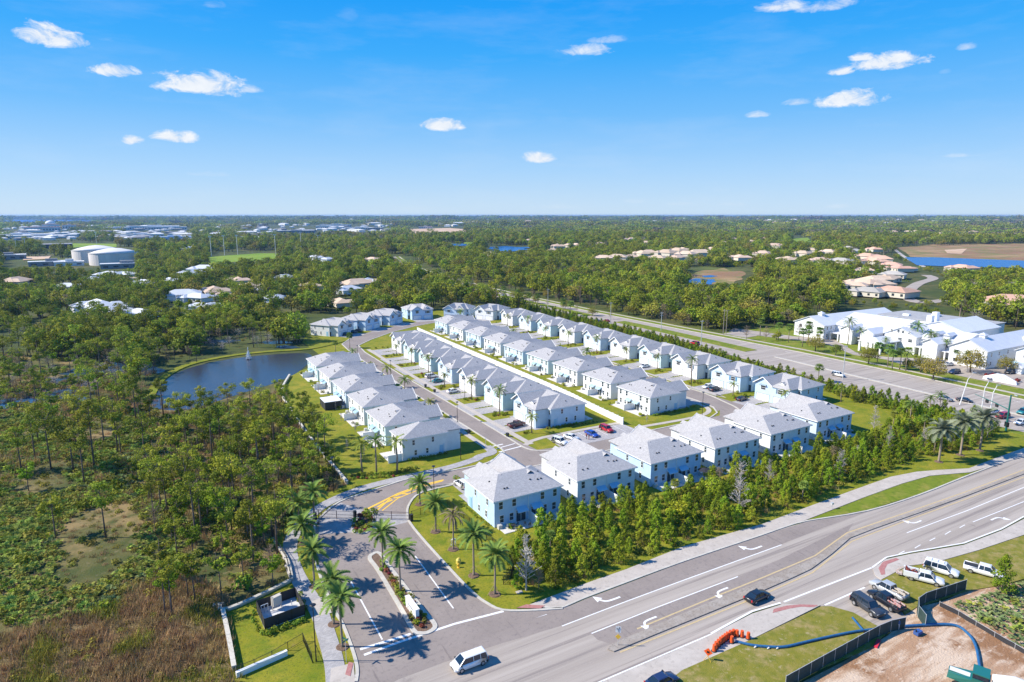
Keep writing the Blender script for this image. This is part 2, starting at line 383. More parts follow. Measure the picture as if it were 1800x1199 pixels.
Z = dict(ground=0.0)
sheet('ground', [(-42000,-42000),(42000,-42000),(42000,42000),(-42000,42000)], 0.0, M_FOREST)
SCRUB = [(-160,30),(6,30),(6.2,84),(6.5,101),(17.5,104.5),(18,122),(24.5,133.5),(36.9,139.5),(36.9,180),(38.5,230),(45,252),(10,232),(-4,262),(-8,300),(-60,360),(-230,420),(-300,260)]
sheet('scrub_field', SCRUB, .012, M_SCRUB)
sheet('dry_meadow_field', A((-250,1175),(0,1118),(116,1085),(189,1070),(225,1045),(262,1018),(300,1030),(340,1048),(388,1062),(392,1075),(412,1199),(420,1330),(-300,1330)), .022, M_DRYGRASS)
LAWN = [(5.2,55),(6.2,84),(6.5,101),(17.5,104.5),(18,122),(24.5,133.5),(36.9,139.5),(36.9,180),(38.5,230),(47,254),(57,262),(66,285),(66,318),(76,350),(104,372),(152,392),(196,366),(203,330),(207,300),(209,92),(225,80),(225,70),(100,74),(57,72),(30,72)]
sheet('estate_lawn', LAWN, .03, M_LAWN)
# water
def blob(u0, v0, du, dv, n=18, seed=0, j=.25):
    r = random.Random(seed); pts = []
    for i in range(n):
        t = 2 * math.pi * i / n; k = 1 + r.uniform(-j, j); pts.append(at(u0 + du * k * math.cos(t), v0 + dv * k * math.sin(t)))
    return curve(pts, 4, True)
sheet('pond_water', curve(A((262,710),(285,672),(330,648),(400,632),(470,624),(536,621),(548,630),(530,650),(505,664),(470,678),(430,690),(360,712),(310,722)), 4, True), .05, M_POND)
band(curve(A((262,700),(283,668),(328,643),(400,627),(470,619),(540,614),(580,606),(603,600)), 5), 3.2, .0, .35).build('pond_bank', M_LAWN)['kind'] = 'structure'
for i, (u, v, du, dv) in enumerate(((40,700,60,9),(110,672,50,9),(160,655,60,8),(225,645,45,7),(95,690,40,7),(262,650,26,6),(485,602,26,3),(360,600,60,3.5),(505,610,20,3),(130,700,30,5),(15,712,30,6),(500,715,9,6),(505,765,7,7),(470,735,6,5))):
    sheet('marsh_water', blob(u, v, du, dv, seed=i), .016 + .004 * i, M_MARSH)
sheet('lake_water', A((1590,453),(1640,453),(1800,459),(1960,466),(1960,478),(1800,473),(1770,471),(1690,470),(1612,467),(1600,460)), .6, M_LAKE)
sheet('golf_pond_water', blob(1580,422,8,3.0, seed=3), .9, M_LAKE)
sheet('wetland_water', blob(1236,495,24,5, seed=41), .25, M_LAKE); sheet('wetland_water', blob(1246,486,14,1.8, seed=42), .25, M_LAKE)
sheet('lake_water', blob(893,438,36,4.2, seed=43), .8, M_LAKE)
sheet('lake_water', blob(805,431,26,2.0, seed=44), .8, M_LAKE)
sheet('lagoon_water', A((-700,390.5),(-100,391.2),(60,390.7),(178,388.6),(100,387.0),(-700,386.8)), 3.0, M_LAGOON)
M_REED = layered('marsh reeds', [(.26,.15,.08), ((.36,.24,.12), .012, .42, .60, 8), ((.17,.17,.05), .03, .48, .62, 8)], bump=.8, bscale=.6)
sheet('wetland_ground', blob(1262,487,46,13, seed=51, j=.2), .15, M_REED)
sheet('wetland_ground', A((1575,436),(1640,430),(1800,428),(1950,430),(1950,466),(1800,459),(1700,455),(1640,453),(1600,452),(1592,444)), .4, M_REED)
M_FIELD = layered('bright sports turf', [(.16,.26,.02), ((.22,.29,.03), .01, .4, .6, 4)], bump=0)
for j, pz in enumerate((((76,430),(108,428),(205,429),(205,435),(140,435),(80,438)), ((366,452),(455,446),(490,446),(490,455),(400,462),(372,466)), ((1392,420),(1420,418),(1428,426),(1400,428)), ((820,421),(850,420),(848,428),(815,429)),((1620,402),(1650,402),(1652,406),(1622,406)))):
    sheet('playing_field', A(*pz), .5 + .05 * j, M_FIELD)
M_TAN = layered('bare sand', [(.50,.33,.20), ((.62,.46,.33), .02, .4, .6, 6)], bump=0)
for j, pz in enumerate((((718,403),(790,401),(828,404),(826,408),(720,411)), ((45,452),(90,450),(85,456),(40,458)), ((705,424),(730,422),(732,430),(712,431)), ((1660,440),(1700,438),(1690,447),(1665,446)))):
    sheet('sand_clearing', A(*pz), .6 + .05 * j, M_TAN)

# boulevard on the right, running away along the estate
BLV_F = [(249,60),(250,96),(252.5,140),(252.5,185),(249,250),(246.5,333),(247,420),(251,502),(260,600),(285,760),(330,920)]
BLV_N = [(213,60),(211.5,94),(213,130),(219,180),(226,229),(228.5,300),(229.5,400),(229.5,458),(236,560),(262,740),(305,920)]
sheet('boulevard', BLV_N + BLV_F[::-1], .10, M_ROADOLD)
mid = [((a[0] + b[0]) / 2 - 1, (a[1] + b[1]) / 2) for a, b in zip(BLV_N, BLV_F)]
band(mid[:4], 1.3, .10, .24).build('boulevard_median', M_KERB)['kind'] = 'structure'
band(mid[5:], 6.0, .10, .24).build('boulevard_median', M_VERGE)['kind'] = 'structure'
band(curve([(236,196),(237,230),(237.5,262),(237,290)], 4), 7.5, .10, .25).build('boulevard_median', M_VERGE)['kind'] = 'structure'
band(BLV_F, .5, .10, .27).build('boulevard_kerb', M_KERB)['kind'] = 'structure'
VF = [(p[0] + 4.5, p[1]) for p in BLV_F]; band(VF, 8.5, .0, .13).build('boulevard_verge', M_VERGE)['kind'] = 'structure'
band([(p[0] + 6.2, p[1]) for p in BLV_F], 1.8, .05, .17).build('boulevard_path', M_CONC)['kind'] = 'structure'
band([(p[0] - 2.2, p[1]) for p in BLV_N], 3.0, .0, .14).build('boulevard_verge', M_VERGE)['kind'] = 'structure'
for k, off in enumerate((4.2,)):
    for line, sg in ((BLV_F, -1), (BLV_N, 1)):
        mb = MB(); ll = curve([(p[0] + sg * off, p[1]) for p in line[:9]], 10)
        for i in range(0, len(ll) - 1, 2): band([ll[i], ((ll[i][0] + ll[i+1][0]) / 2, (ll[i][1] + ll[i+1][1]) / 2)], .13, .10, .108, mb=mb)
        mb.build('lane_marking', M_WHITE)['kind'] = 'structure'
# far roads
def road_px(name, pts, w, z=.3, m=None):
    band(curve(A(*pts), 6), w, z - .2, z).build(name, m or M_ROADOLD)['kind'] = 'structure'
road_px('far_road', ((415,405),(425,412),(445,421),(470,424)), 26, 1.0); road_px('far_road', ((545,438),(580,446),(640,462),(700,478),(760,492),(850,510)), 12, .3)
road_px('estate_road', ((1662,528),(1618,532),(1592,520),(1612,500),(1640,490),(1628,484)), 9, .3)
road_px('lake_path', ((1572,438),(1590,452),(1625,470)), 5, .5, M_CONC)
road_px('far_road', ((700,476),(760,482),(830,500)), 9, .35)

# foreground main road
top = [at(600,1260),(18.5,70),(19.5,76.5)] + A((985,1070),(1003,1065),(1028,1054),(1089,1031),(1200,990),(1340,942),(1380,928),(1420,917),(1527,899),(1620,870),(1700,838),(1800,800)) + [(215,72),(249,66)]
bot = A((1040,1215),(1053,1199),(1250,1114),(1322,1076),(1378,1060),(1397,1058),(1533,999),(1556,980),(1600,971),(1694,955),(1760,930),(1800,908)) + [(190,53),(249,50)]
sheet('main_road', [at(600,1260), at(1040,1260)] + bot + top[::-1][:-1], .040, M_ROADOLD)
# newer, darker lanes
sheet('turn_lane', [at(600,1250),(19.5,76)] + A((985,1070),(1003,1065),(1028,1054),(1089,1031),(1200,989),(1340,942),(1410,920),(1527,899),(1450,927),(1374,957),(1200,1020),(1100,1057),(985,1101),(880,1132),(780,1165),(700,1195)), .046, M_ASPHALT)
sheet('turn_lane', A((1040,1115),(1150,1071),(1297,1015),(1370,984),(1440,950),(1500,920),(1487,940),(1433,982),(1250,1058),(1128,1110),(1075,1133),(1050,1125)), .046, M_ASPHALT)
sheet('main_road', A((1360,1062),(1397,1057),(1533,998),(1560,985),(1545,1000),(1543,1014),(1570,1035),(1640,1070),(1600,1092),(1560,1110),(1500,1078),(1462,1067),(1440,1066)), .043, M_ROADOLD)
MED_T = A((1068,1143),(1075,1134),(1128,1111),(1250,1059),(1340,1022),(1395,998),(1433,982),(1460,962),(1489,941),(1530,926),(1600,903),(1700,868),(1800,829)) + [(200,66.5),(215,65)]
MED_B = A((1079,1147),(1161,1113),(1250,1077),(1340,1040),(1395,1016),(1425,1002),(1462,975),(1494,947),(1535,931),(1600,908),(1700,872),(1800,834)) + [(200,65),(215,63.5)]
MB().prism(MED_T + MED_B[::-1], .03, .20).build('road_median', layered('worn concrete', [(.30,.255,.215), ((.36,.32,.28), .5, .4, .6, 8), ((.21,.18,.155), 3, .5, .68, 8)], bump=.2))['kind'] = 'structure'
# sidewalks, kerbs and verges along the main road
SW_T = A((925,1066),(989,1042),(1045,1021),(1100,1002),(1200,962),(1340,922),(1417,893),(1498,863),(1565,839),(1611,830),(1647,827),(1703,824),(1750,806),(1800,788)) + [(205,74.8),(214,74.5)]
SW_B = A((958,1069),(985,1069),(1003,1063),(1028,1052),(1089,1029),(1200,987),(1340,940),(1373,930),(1411,917),(1519,875),(1585,851),(1634,837),(1705,831),(1746,819),(1800,803)) + [(205,73.2),(214,72.8)]
MB().prism(SW_T + SW_B[::-1], .0, .13).build('sidewalk', M_CONC)['kind'] = 'structure'
MB().prism(curve(A((958,1070),(985,1070),(1003,1064),(1028,1053),(1089,1030),(1200,989),(1340,942),(1380,928),(1420,917),(1527,899),(1620,870),(1700,838),(1800,800)) + [(214,72.4)], 3) + offset(curve(A((958,1070),(985,1070),(1003,1064),(1028,1053),(1089,1030),(1200,989),(1340,942),(1380,928),(1420,917),(1527,899),(1620,870),(1700,838),(1800,800)) + [(214,72.4)], 3), .35)[::-1], .0, .17).build('kerb', M_KERB)['kind'] = 'structure'
MB().prism(A((1416,917),(1470,896),(1519,876),(1585,852),(1634,838),(1704,833),(1680,846),(1620,868),(1527,897),(1460,909)), .0, .15).build('grass_verge', M_VERGE)['kind'] = 'structure'
MB().prism(A((1180,1215),(1040,1225),(1060,1199),(1180,1148),(1250,1117),(1322,1080),(1376,1063),(1442,1065),(1331,1120),(1240,1163)), .0, .135).build('sidewalk', M_CONC)['kind'] = 'structure'
MB().prism(A((1120,1240),(1200,1179),(1331,1121),(1444,1067),(1461,1067),(1500,1078),(1560,1112),(1530,1140),(1390,1199),(1330,1240)), .0, .14).build('grass_verge', M_DRYLAWN)['kind'] = 'structure'
MB().prism(A((1534,1001),(1557,984),(1600,975),(1694,959),(1760,934),(1800,913),(1900,868),(1900,900),(1800,941),(1720,968),(1642,990),(1594,996),(1549,1020),(1538,1012)), .0, .135).build('sidewalk', M_CONC)['kind'] = 'structure'
MB().prism(A((1549,1021),(1594,997),(1642,991),(1720,969),(1800,942),(1900,905),(1960,1010),(1830,1010),(1760,1030),(1700,1040),(1650,1056),(1612,1068),(1590,1082),(1562,1040)), .0, .14).build('grass_verge', M_DRYLAWN)['kind'] = 'structure'
sheet('graded_earth', A((1380,1215),(1480,1165),(1560,1118),(1612,1068),(1655,1058),(1700,1038),(1760,1028),(1960,1010),(2100,1100),(2200,1400),(1300,1400)), .05, M_DIRT)
for p in (((1360,1072),(1383,1066),(1407,1064),(1438,1065),(1430,1069),(1408,1068),(1387,1071.5),(1358,1079)), ((1549,1012),(1544,1000),(1552,989),(1575,982),(1581,985),(1560,993),(1555,1002),(1556,1011))):
    MB().prism(A(*p), .10, .155).build('tactile_paving', M_RED)['kind'] = 'structure'
MB().prism(A((908,1070),(925,1064),(958,1066),(950,1071)), .06, .16).build('tactile_paving', M_RED)['kind'] = 'structure'
MB().prism(A((607,1187),(613,1165),(621,1167),(616,1190)), .06, .16).build('tactile_paving', M_RED)['kind'] = 'structure'

# ---- estate roads
KL = A((622,1235),(626,1199),(628,1179),(622,1150),(603,1099),(589,1076),(576,1046),(563,1013),(556,986),(554,950),(553,926),(565,908),(596,883),(643,866),(683,853),(720,842),(782,830),(832,820),(857,814)) + [(73.5,137.0),(76.5,138.0),(78.2,141.5),(78.3,147)]
KR = A((989,1070),(930,1074),(883,1073),(856,1061),(833,1044),(792,1002),(728,930),(716,905),(721,884),(742,866),(803,851)) + [(52,128.8),(60,127.9),(80,127.4),(140,127.2)]
e1 = curve(KL[1:], 3); e2 = curve(KR, 3)
sheet('estate_road', e1 + [(85,150),(86,137),(100,134.6),(150,134.6),(158,142),(165,150),(165,138),(158,130),(150,127.3)] + e2[::-1], .056, M_ASPHALT)
sheet('estate_road', [(78.2,140),(84.1,140),(84.3,236),(85,280),(87,296),(96,307),(112,322),(130,334),(150,342),(157,336),(156.5,300),(156,160),(155.5,148),(153,138),(165,144),(165,165),(165.5,330),(160,345),(148,350),(128,344),(108,333),(90,318),(81,303),(79.2,280),(78.6,200)], .060, M_ASPHALT)
MB().prism([(92.3,134.6),(119.5,134.3),(119.0,143.2),(93.2,143.6)], .0, .075).build('parking_lot', M_PAVER)['kind'] = 'structure'
sheet('estate_road', A((563,912),(598,884),(655,903),(724,905),(717,918),(690,925),(640,935),(560,940)), .064, M_PAVER)
def kerb(pts, closed=False, w=.45, z=.17, m=None): o = band(pts, w, .0, z, closed).build('kerb', m or M_KERB); o['kind'] = 'structure'; return o
kerb(e1); kerb(e2[:-6] + [(139,127.2)])
kerb(curve([(83.9,236),(84.2,170),(84.0,148),(83.9,141),(85,137.2),(88.6,134.7),(92.3,134.5)], 4)); kerb([(119.6,134.3),(140,134.2),(146,134.5),(151.5,137),(155,142),(156,150),(156.4,200),(156.6,300)])
kerb(curve([(165.2,330),(165,165),(164.6,154),(162.8,145),(160.5,137),(156,131),(150,128),(139,127.2)], 4)); kerb([(78.3,147),(78.4,200),(79,280),(81,303),(90,318)]); kerb([(84,236),(84.8,280),(86.8,296),(96,307),(112,322),(130,334),(150,342)])
# medians of the entrance
EM = curve(A((668,974),(690,1004),(745,1075),(762,1095),(764,1105),(752,1113),(738,1114),(726,1108),(700,1062),(664,1002),(650,983),(655,975)), 3, True)
MB().prism(EM, .0, .14).build('entrance_median', M_MULCH)['kind'] = 'structure'; kerb(EM, True, .7, .18)
GM = curve(A((657,903),(650,898),(640,900),(628,912),(621,926),(623,937),(636,938),(648,934),(657,918)), 3, True)
MB().prism(GM, .0, .14).build('gate_median', M_MULCH)['kind'] = 'structure'; kerb(GM, True, .6, .18)
# paths
WK = curve(A((592,1240),(588,1170),(572,1110),(560,1075),(535,1035),(517,1000),(509,968),(516,940),(536,915),(575,885),(640,858),(720,838),(790,822),(835,808)) + [(71,140.2),(75.0,141.3),(75.8,146)], 5)
band(WK, 2.6, .0, .10).build('paver_path', M_PAVER)['kind'] = 'structure'
MB().prism(A((545,1060),(574,1047),(583,1078),(556,1086)), .0, .115).build('path_landing', M_CONC)['kind'] = 'structure'
MB().prism(A((580,1199),(582,1176),(622,1166),(624,1199),(616,1230),(570,1230)), .0, .115).build('path_landing', M_CONC)['kind'] = 'structure'
MB().prism([at(585,1160),at(600,1075),at(577,1080),at(563,1092)], .0, .02)
band([(86.9,141.5),(86.7,170),(87.2,236),(88.0,285)], 1.7, .0, .09).build('path', M_CONC)['kind'] = 'structure'
band([(75.4,146),(75.6,200),(76,270)], 1.6, .0, .09).build('path', M_CONC)['kind'] = 'structure'
band(curve([(85.2,141.6),(92.5,144.4),(119.5,144.2)], 3), 1.5, .0, .085).build('path', M_CONC)['kind'] = 'structure'
band(curve([(120,138.3),(133,137.4),(143,137.2),(149,138.6),(152.6,142),(153.6,148),(153.8,170),(154,300)], 4), 1.5, .0, .085).build('path', M_CONC)['kind'] = 'structure'
band(curve([(167.4,330),(167.3,165),(166.8,152)], 4), 1.3, .0, .085).build('path', M_CONC)['kind'] = 'structure'

# ---- road markings
def line_px(pts, w=.2, z=.052, m=None, name='lane_marking'):
    o = band(A(*pts), w, z - .004, z).build(name, m or M_WHITE); o['kind'] = 'structure'; return o
line_px(((988,1101),(1100,1058),(1200,1021),(1374,958)), .2); line_px(((1040,1114),(1150,1070),(1297,1014)), .2)
line_px(((1120,1106),(1250,1052),(1340,1016),(1433,977),(1489,937),(1600,899),(1700,864),(1800,826)), .28, .052, M_YELLOWOLD)
line_px(((1090,1147),(1165,1117),(1340,1046),(1428,1007),(1497,952),(1600,913),(1700,877),(1800,839)), .28, .052, M_YELLOWOLD)
line_px(((640,1152),(700,1130),(800,1097),(885,1075)), .45, .066); line_px(((600,1197),(700,1165),(800,1128),(960,1079)), .55, .052)
line_px(((633,1142),(680,1128),(722,1115)), .5, .066)
line_px(((1050,1201),(1251,1115)), .22); line_px(((1378,1058.5),(1532,998.5)), .3); line_px(((1450,1064),(1520,1033)), .3)
line_px(((1250,1114),(1322,1075),(1372,1060)), .35); line_px(((1533,998),(1558,980),(1600,971),(1694,955),(1760,930),(1800,908)), .3)
for a, b in (((1580,974),(1590,969)),((1608,964),(1618,958)),((1634,951),(1644,946)),((1661,940),(1671,934)),((1687,928),(1696,923))): line_px((a, b), .16)
line_px(((1594,937),(1700,898),(1800,857)), .18); line_px(((1710,918),(1800,882)), .18)
line_px(((730,978),(797,1070)), .22, .066); line_px(((617,1023),(672,1125)), .22, .066)
line_px(((640,898),(700,868),(735,855),(780,844)), .55, .068, M_YELLOW); line_px(((655,905),(688,875),(722,862),(778,846)), .35, .068, M_YELLOW); line_px(((672,898),(700,876),(735,862)), .30, .0685, M_YELLOW)
for k in range(4): line_px(((664 + 14 * k, 892 - 8 * k), (676 + 14 * k, 884 - 5 * k)), .5, .069, M_YELLOW)
line_px(((866,785),(884,781)), .5, .066); line_px(((873,789),(905,780)), .35, .066); line_px(((877,795),(916,785)), .45, .066)
for i in range(9):
    x = 93.6 + 3.1 * i; band([(x, 137.0), (x + .3, 143)], .12, .074, .079).build('bay_marking', M_WHITE)['kind'] = 'structure'
def arrow(u, v, az, kind='turn', s=1.0, mir=1):
    """painted turn arrow, tail towards -az"""
    x, y = at(u, v); mb = MB()
    pts = [(-2.0,-.1),(-.3,-.1),(.55,.12),(1.0,.75)]
    pts = [(a * s, b * s * mir) for a, b in pts]
    c, d = math.cos(az), math.sin(az); tr = lambda p: (x + p[0] * c - p[1] * d, y + p[0] * d + p[1] * c)
    band([tr(p) for p in curve(pts, 4)], .34 * s, .048, .053, mb=mb)
    h = [(.45, .95), (1.65, .45), (1.45, 1.95)]; h = [tr((a * s, b * s * mir)) for a, b in h]
    if mir > 0: h = h
    mb.prism(h, .048, .054); mb.build('turn_arrow', M_WHITE)['kind'] = 'structure'
arrow(1070,1056, R(180), s=1.1, mir=-1); arrow(1324,965, R(180), s=1.1, mir=-1); arrow(1265,1040, R(180), s=1.0, mir=1); arrow(1137,1092, R(180), s=1.0, mir=1)
arrow(1609,919, R(180), s=.95, mir=-1); arrow(1752,911, R(0), s=1.0, mir=-1)
# ================================================================= houses of the estate
def siding_mat(name, col):
    """painted lap siding: the boards' shadow lines as fine relief"""
    m = bpy.data.materials.new(name); m.use_nodes = True; nt = m.node_tree; N = nt.nodes; L = nt.links
    b = N['Principled BSDF']; b.inputs['Roughness'].default_value = .6
    tc = N.new('ShaderNodeTexCoord'); nz = N.new('ShaderNodeTexNoise'); nz.inputs['Scale'].default_value = .9; nz.inputs['Detail'].default_value = 6
    L.new(tc.outputs['Object'], nz.inputs['Vector'])
    mx = N.new('ShaderNodeMix'); mx.data_type = 'RGBA'; mr = N.new('ShaderNodeMapRange'); mr.inputs['From Min'].default_value = .35; mr.inputs['From Max'].default_value = .7
    L.new(nz.outputs[0], mr.inputs[0]); L.new(mr.outputs[0], mx.inputs[0]); mx.inputs[6].default_value = (*col, 1); mx.inputs[7].default_value = (*[c * .90 for c in col], 1)
    L.new(mx.outputs[2], b.inputs['Base Color'])
    wv = N.new('ShaderNodeTexWave'); wv.bands_direction = 'Z'; wv.wave_profile = 'SAW'; wv.inputs['Scale'].default_value = 1.6; wv.inputs['Distortion'].default_value = 0
    L.new(tc.outputs['Object'], wv.inputs['Vector'])
    bp = N.new('ShaderNodeBump'); bp.inputs['Strength'].default_value = .25; bp.inputs['Distance'].default_value = .03; L.new(wv.outputs[0], bp.inputs['Height']); L.new(bp.outputs[0], b.inputs['Normal'])
    return m
WALLC = dict(white=siding_mat('white siding', (.76,.77,.78)), blue=siding_mat('pale blue siding', (.57,.69,.81)), aqua=siding_mat('pale aqua siding', (.60,.75,.77)), sky=siding_mat('sky blue siding', (.50,.66,.83)))
M_TRIM = mat('white trim', (.82,.82,.82), .5)
def shingle_mat():
    m = bpy.data.materials.new('pale grey roof shingles'); m.use_nodes = True; nt = m.node_tree; N = nt.nodes; L = nt.links
    b = N['Principled BSDF']; b.inputs['Roughness'].default_value = .85
    tc = N.new('ShaderNodeTexCoord'); br = N.new('ShaderNodeTexBrick'); br.inputs['Scale'].default_value = 1; br.inputs['Brick Width'].default_value = .5; br.inputs['Row Height'].default_value = .16; br.inputs['Mortar Size'].default_value = .012
    br.inputs['Color1'].default_value = (.43,.42,.42,1); br.inputs['Color2'].default_value = (.355,.345,.35,1); br.inputs['Mortar'].default_value = (.25,.245,.25,1)
    L.new(tc.outputs['Object'], br.inputs['Vector'])
    nz = N.new('ShaderNodeTexNoise'); nz.inputs['Scale'].default_value = 2.5; nz.inputs['Detail'].default_value = 9; nz.inputs['Roughness'].default_value = .75; L.new(tc.outputs['Object'], nz.inputs['Vector'])
    mr = N.new('ShaderNodeMapRange'); mr.inputs['From Min'].default_value = .3; mr.inputs['From Max'].default_value = .7; mr.inputs['To Min'].default_value = .78; mr.inputs['To Max'].default_value = 1.22; L.new(nz.outputs[0], mr.inputs[0])
    hs = N.new('ShaderNodeHueSaturation'); L.new(mr.outputs[0], hs.inputs['Value']); L.new(br.outputs[0], hs.inputs['Color']); L.new(hs.outputs[0], b.inputs['Base Color'])
    return m
M_ROOF = shingle_mat()
M_GLASS = mat('window glass', (.035,.05,.06), .06, spec=.8)
M_FRAME = mat('white window frame', (.80,.80,.80), .4)
M_DARKDOOR = mat('dark entry door', (.03,.045,.07), .4)
M_SIDEDOOR = mat('pale blue door', (.30,.52,.70), .5)
M_GARAGE = mat('white garage door', (.78,.79,.80), .45)
M_SHUTTER = mat('grey shutter', (.14,.19,.25), .6); M_SHUTBLUE = mat('blue shutter', (.05,.22,.42), .6)
M_AWN = mat('pale metal awning', (.45,.62,.74), .4, metal=.1)
M_PATIO = mat('patio slab', (.55,.52,.48), .85, (.66,.63,.58), 2)
M_VENT = mat('dark roof vent', (.05,.05,.055), .6)
M_AC = mat('condenser metal', (.50,.50,.48), .5)
EZ, RZ = 5.6, 8.05   # eave and ridge heights

def window_mesh(w, h):
    """frame and panes for a double hung window, built facing -Y at the origin"""
    f = MB(); t = .09
    f.box(-w/2-t, -w/2, -.06, .02, 0, h); f.box(w/2, w/2+t, -.06, .02, 0, h); f.box(-w/2-t, w/2+t, -.075, .02, h, h+.12); f.box(-w/2-t-.03, w/2+t+.03, -.10, .02, -.10, 0); f.box(-w/2, w/2, -.045, .0, h*.5-.035, h*.5+.035)
    g = MB(); g.box(-w/2, w/2, -.025, .0, 0, h)
    return f.mesh('window_frame', M_FRAME), g.mesh('pane', M_GLASS)
WM = {k: window_mesh(*k) for k in ((.85,1.45),(.62,1.3),(1.7,1.35),(.6,1.1),(1.0,1.2))}
def window(parent, key, x, y, z, rz):
    w = obj('window', WM[key][0], parent, (x, y, z), rz); obj('pane', WM[key][1], w); return w

def roof_mesh(half=16.3, single=False):
    """main hip + front gable + front hip, all solids with real eaves"""
    mb = MB(); X = half / 2; F = 12.85; t = .22
    def solid(tops, faces, drop=t):
        n = len(tops); vs = tops + [(x, y, z - drop) for x, y, z in tops]
        fs = [tuple(f) for f in faces]; fs += [tuple(i + n for i in reversed(f)) for f in faces]
        return vs, fs
    rx = X - 4.6 if not single else .4
    tops = [(-X,0,EZ),(X,0,EZ),(X,F,EZ),(-X,F,EZ),(-rx,6.6,RZ),(rx,6.6,RZ)]
    faces = [(0,1,5,4),(1,2,5),(2,3,4,5),(3,0,4)]
    vs, fs = solid(tops, faces); fs += [(0,6,7,1),(1,7,8,2),(2,8,9,3),(3,9,6,0)]; mb.add(vs, fs)
    # fascia
    for (a, b) in (((-X,0),(X,0)),((X,0),(X,F)),((X,F),(-X,F)),((-X,F),(-X,0))):
        mb.bar((a[0], a[1], EZ-.13), (b[0], b[1], EZ-.13), .06, .2, 1)
    if single:
        G = [(-X+1.2, X-1.2)]
    else: G = None
    V = 17.1
    if not single:
        # gable (front left as seen from the street) : ridge along depth at x=+3.05
        gx, gw = 3.2, 3.6; gz = 7.75
        tops = [(gx-gw,5,EZ),(gx+gw,5,EZ),(gx+gw,V+.15,EZ),(gx-gw,V+.15,EZ),(gx,5,gz+.25),(gx,V+.15,gz+.25)]
        vs, fs = solid(tops, [(4,5,3,0),(1,2,5,4)]); fs += [(0,3,9,6),(1,7,8,2),(3,5,11,9),(5,2,8,11)]; mb.add(vs, fs)
        # hip over the right half, swelling up to the main ridge
        hx0, hx1 = -6.75, -.1; hm = -3.0
        tops = [(hx0,6,EZ),(hx1,6,EZ),(hx1,V,EZ),(hx0,V,EZ),(hm,6.2,RZ),(hm,13.4,RZ)]
        vs, fs = solid(tops, [(4,5,3,0),(1,2,5,4),(2,3,5)]); fs += [(0,3,9,6),(1,7,8,2),(2,8,9,3)]; mb.add(vs, fs)
        # small gablet on the front slope
        tops = [(hm-1.0,15.0,7.0),(hm+1.0,15.0,7.0),(hm+1.0,16.1,6.75),(hm-1.0,16.1,6.75),(hm,14.3,7.42),(hm,16.1,7.42)]
        mb.add(tops, [(4,5,3,0),(1,2,5,4)]); mb.add([(hm-.85,15.9,6.0),(hm+.85,15.9,6.0),(hm+.85,15.9,6.78),(hm,15.9,7.30),(hm-.85,15.9,6.78)], [(0,1,2,3,4)], 1)
        # ridge up to the middle
        tops = [(-rx-.0,6.6,RZ),(rx,6.6,RZ),(hm+2.0,13.4,RZ-.6),(hm,13.4,RZ+.02)]
    else:
        tops = [(-3.2,5,EZ),(3.2,5,EZ),(3.2,V,EZ),(-3.2,V,EZ),(0,6,RZ-.2),(0,V-2.6,RZ-.2)]
        vs, fs = solid(tops, [(4,5,3,0),(1,2,5,4),(2,3,5)]); fs += [(0,3,9,6),(1,7,8,2),(2,8,9,3)]; mb.add(vs, fs)
    return mb.mesh('roof', [M_ROOF, M_TRIM])
ROOF_D = roof_mesh(); ROOF_S = roof_mesh(8.6, True)
def wall_meshes(half, wx0, wx1):
    a = MB(); a.box(-half, half, .45, 12.4, 0, EZ - .03)
    b = MB(); b.box(wx0, wx1, 12.4, 16.7, 0, EZ - .03)
    return a, b
WALL_A = {}
def wall_me(kind, colour, trimc):
    key = (kind, colour)
    if key not in WALL_A:
        if kind == 'duplex':
            mb = MB(); mb.box(-7.7, 7.7, .45, 12.4, 0, EZ-.06); mb.box(-6.3, 6.3, 12.4, 16.7, 0, EZ-.06)
            # gable end, proud of the front wall
            mb.add([(6.3,16.7,EZ-.06),(-.1,16.7,EZ-.06),(3.2,16.7,7.75),(6.3,16.5,EZ-.06),(-.1,16.5,EZ-.06),(3.2,16.5,7.75)], [(0,1,2),(3,5,4),(0,2,5,3),(2,1,4,5)])
        else:
            mb = MB(); mb.box(-3.9, 3.9, .45, 12.4, 0, EZ-.06); mb.box(-2.8, 2.8, 12.4, 16.7, 0, EZ-.06)
        WALL_A[key] = mb.mesh('wall', WALLC[colour])
    return WALL_A[key]
def m_awning():
    mb = MB(); mb.add([(-1.15,.40,3.35),(1.15,.40,3.35),(1.25,-.75,2.75),(-1.25,-.75,2.75),(-1.15,.40,3.22),(1.15,.40,3.22),(1.25,-.75,2.62),(-1.25,-.75,2.62)],
        [(0,3,2,1),(4,5,6,7),(0,4,7,3),(1,2,6,5),(3,7,6,2),(0,1,5,4)])
    for s in (-1.1, 1.1): mb.bar((s,.42,2.45), (s,-.68,2.68), .06)
    for i in range(6): x = -1.1 + i * .44; mb.bar((x,.38,3.385),(x*1.08,-.72,2.785), .05, .05)
    return mb.mesh('patio_awning', M_AWN)
ME_AWN = m_awning()
def m_slider():
    f = MB(); f.box(-1.18,-1.08,.34,.44,0,2.45); f.box(1.08,1.18,.34,.44,0,2.45); f.box(-1.18,1.18,.34,.44,2.35,2.45); f.box(-.04,.04,.38,.44,0,2.35)
    g = MB(); g.box(-1.08,1.08,.40,.445,0,2.35); return f.mesh('sliding_door', M_FRAME), g.mesh('pane', M_GLASS)
ME_SLD = m_slider()
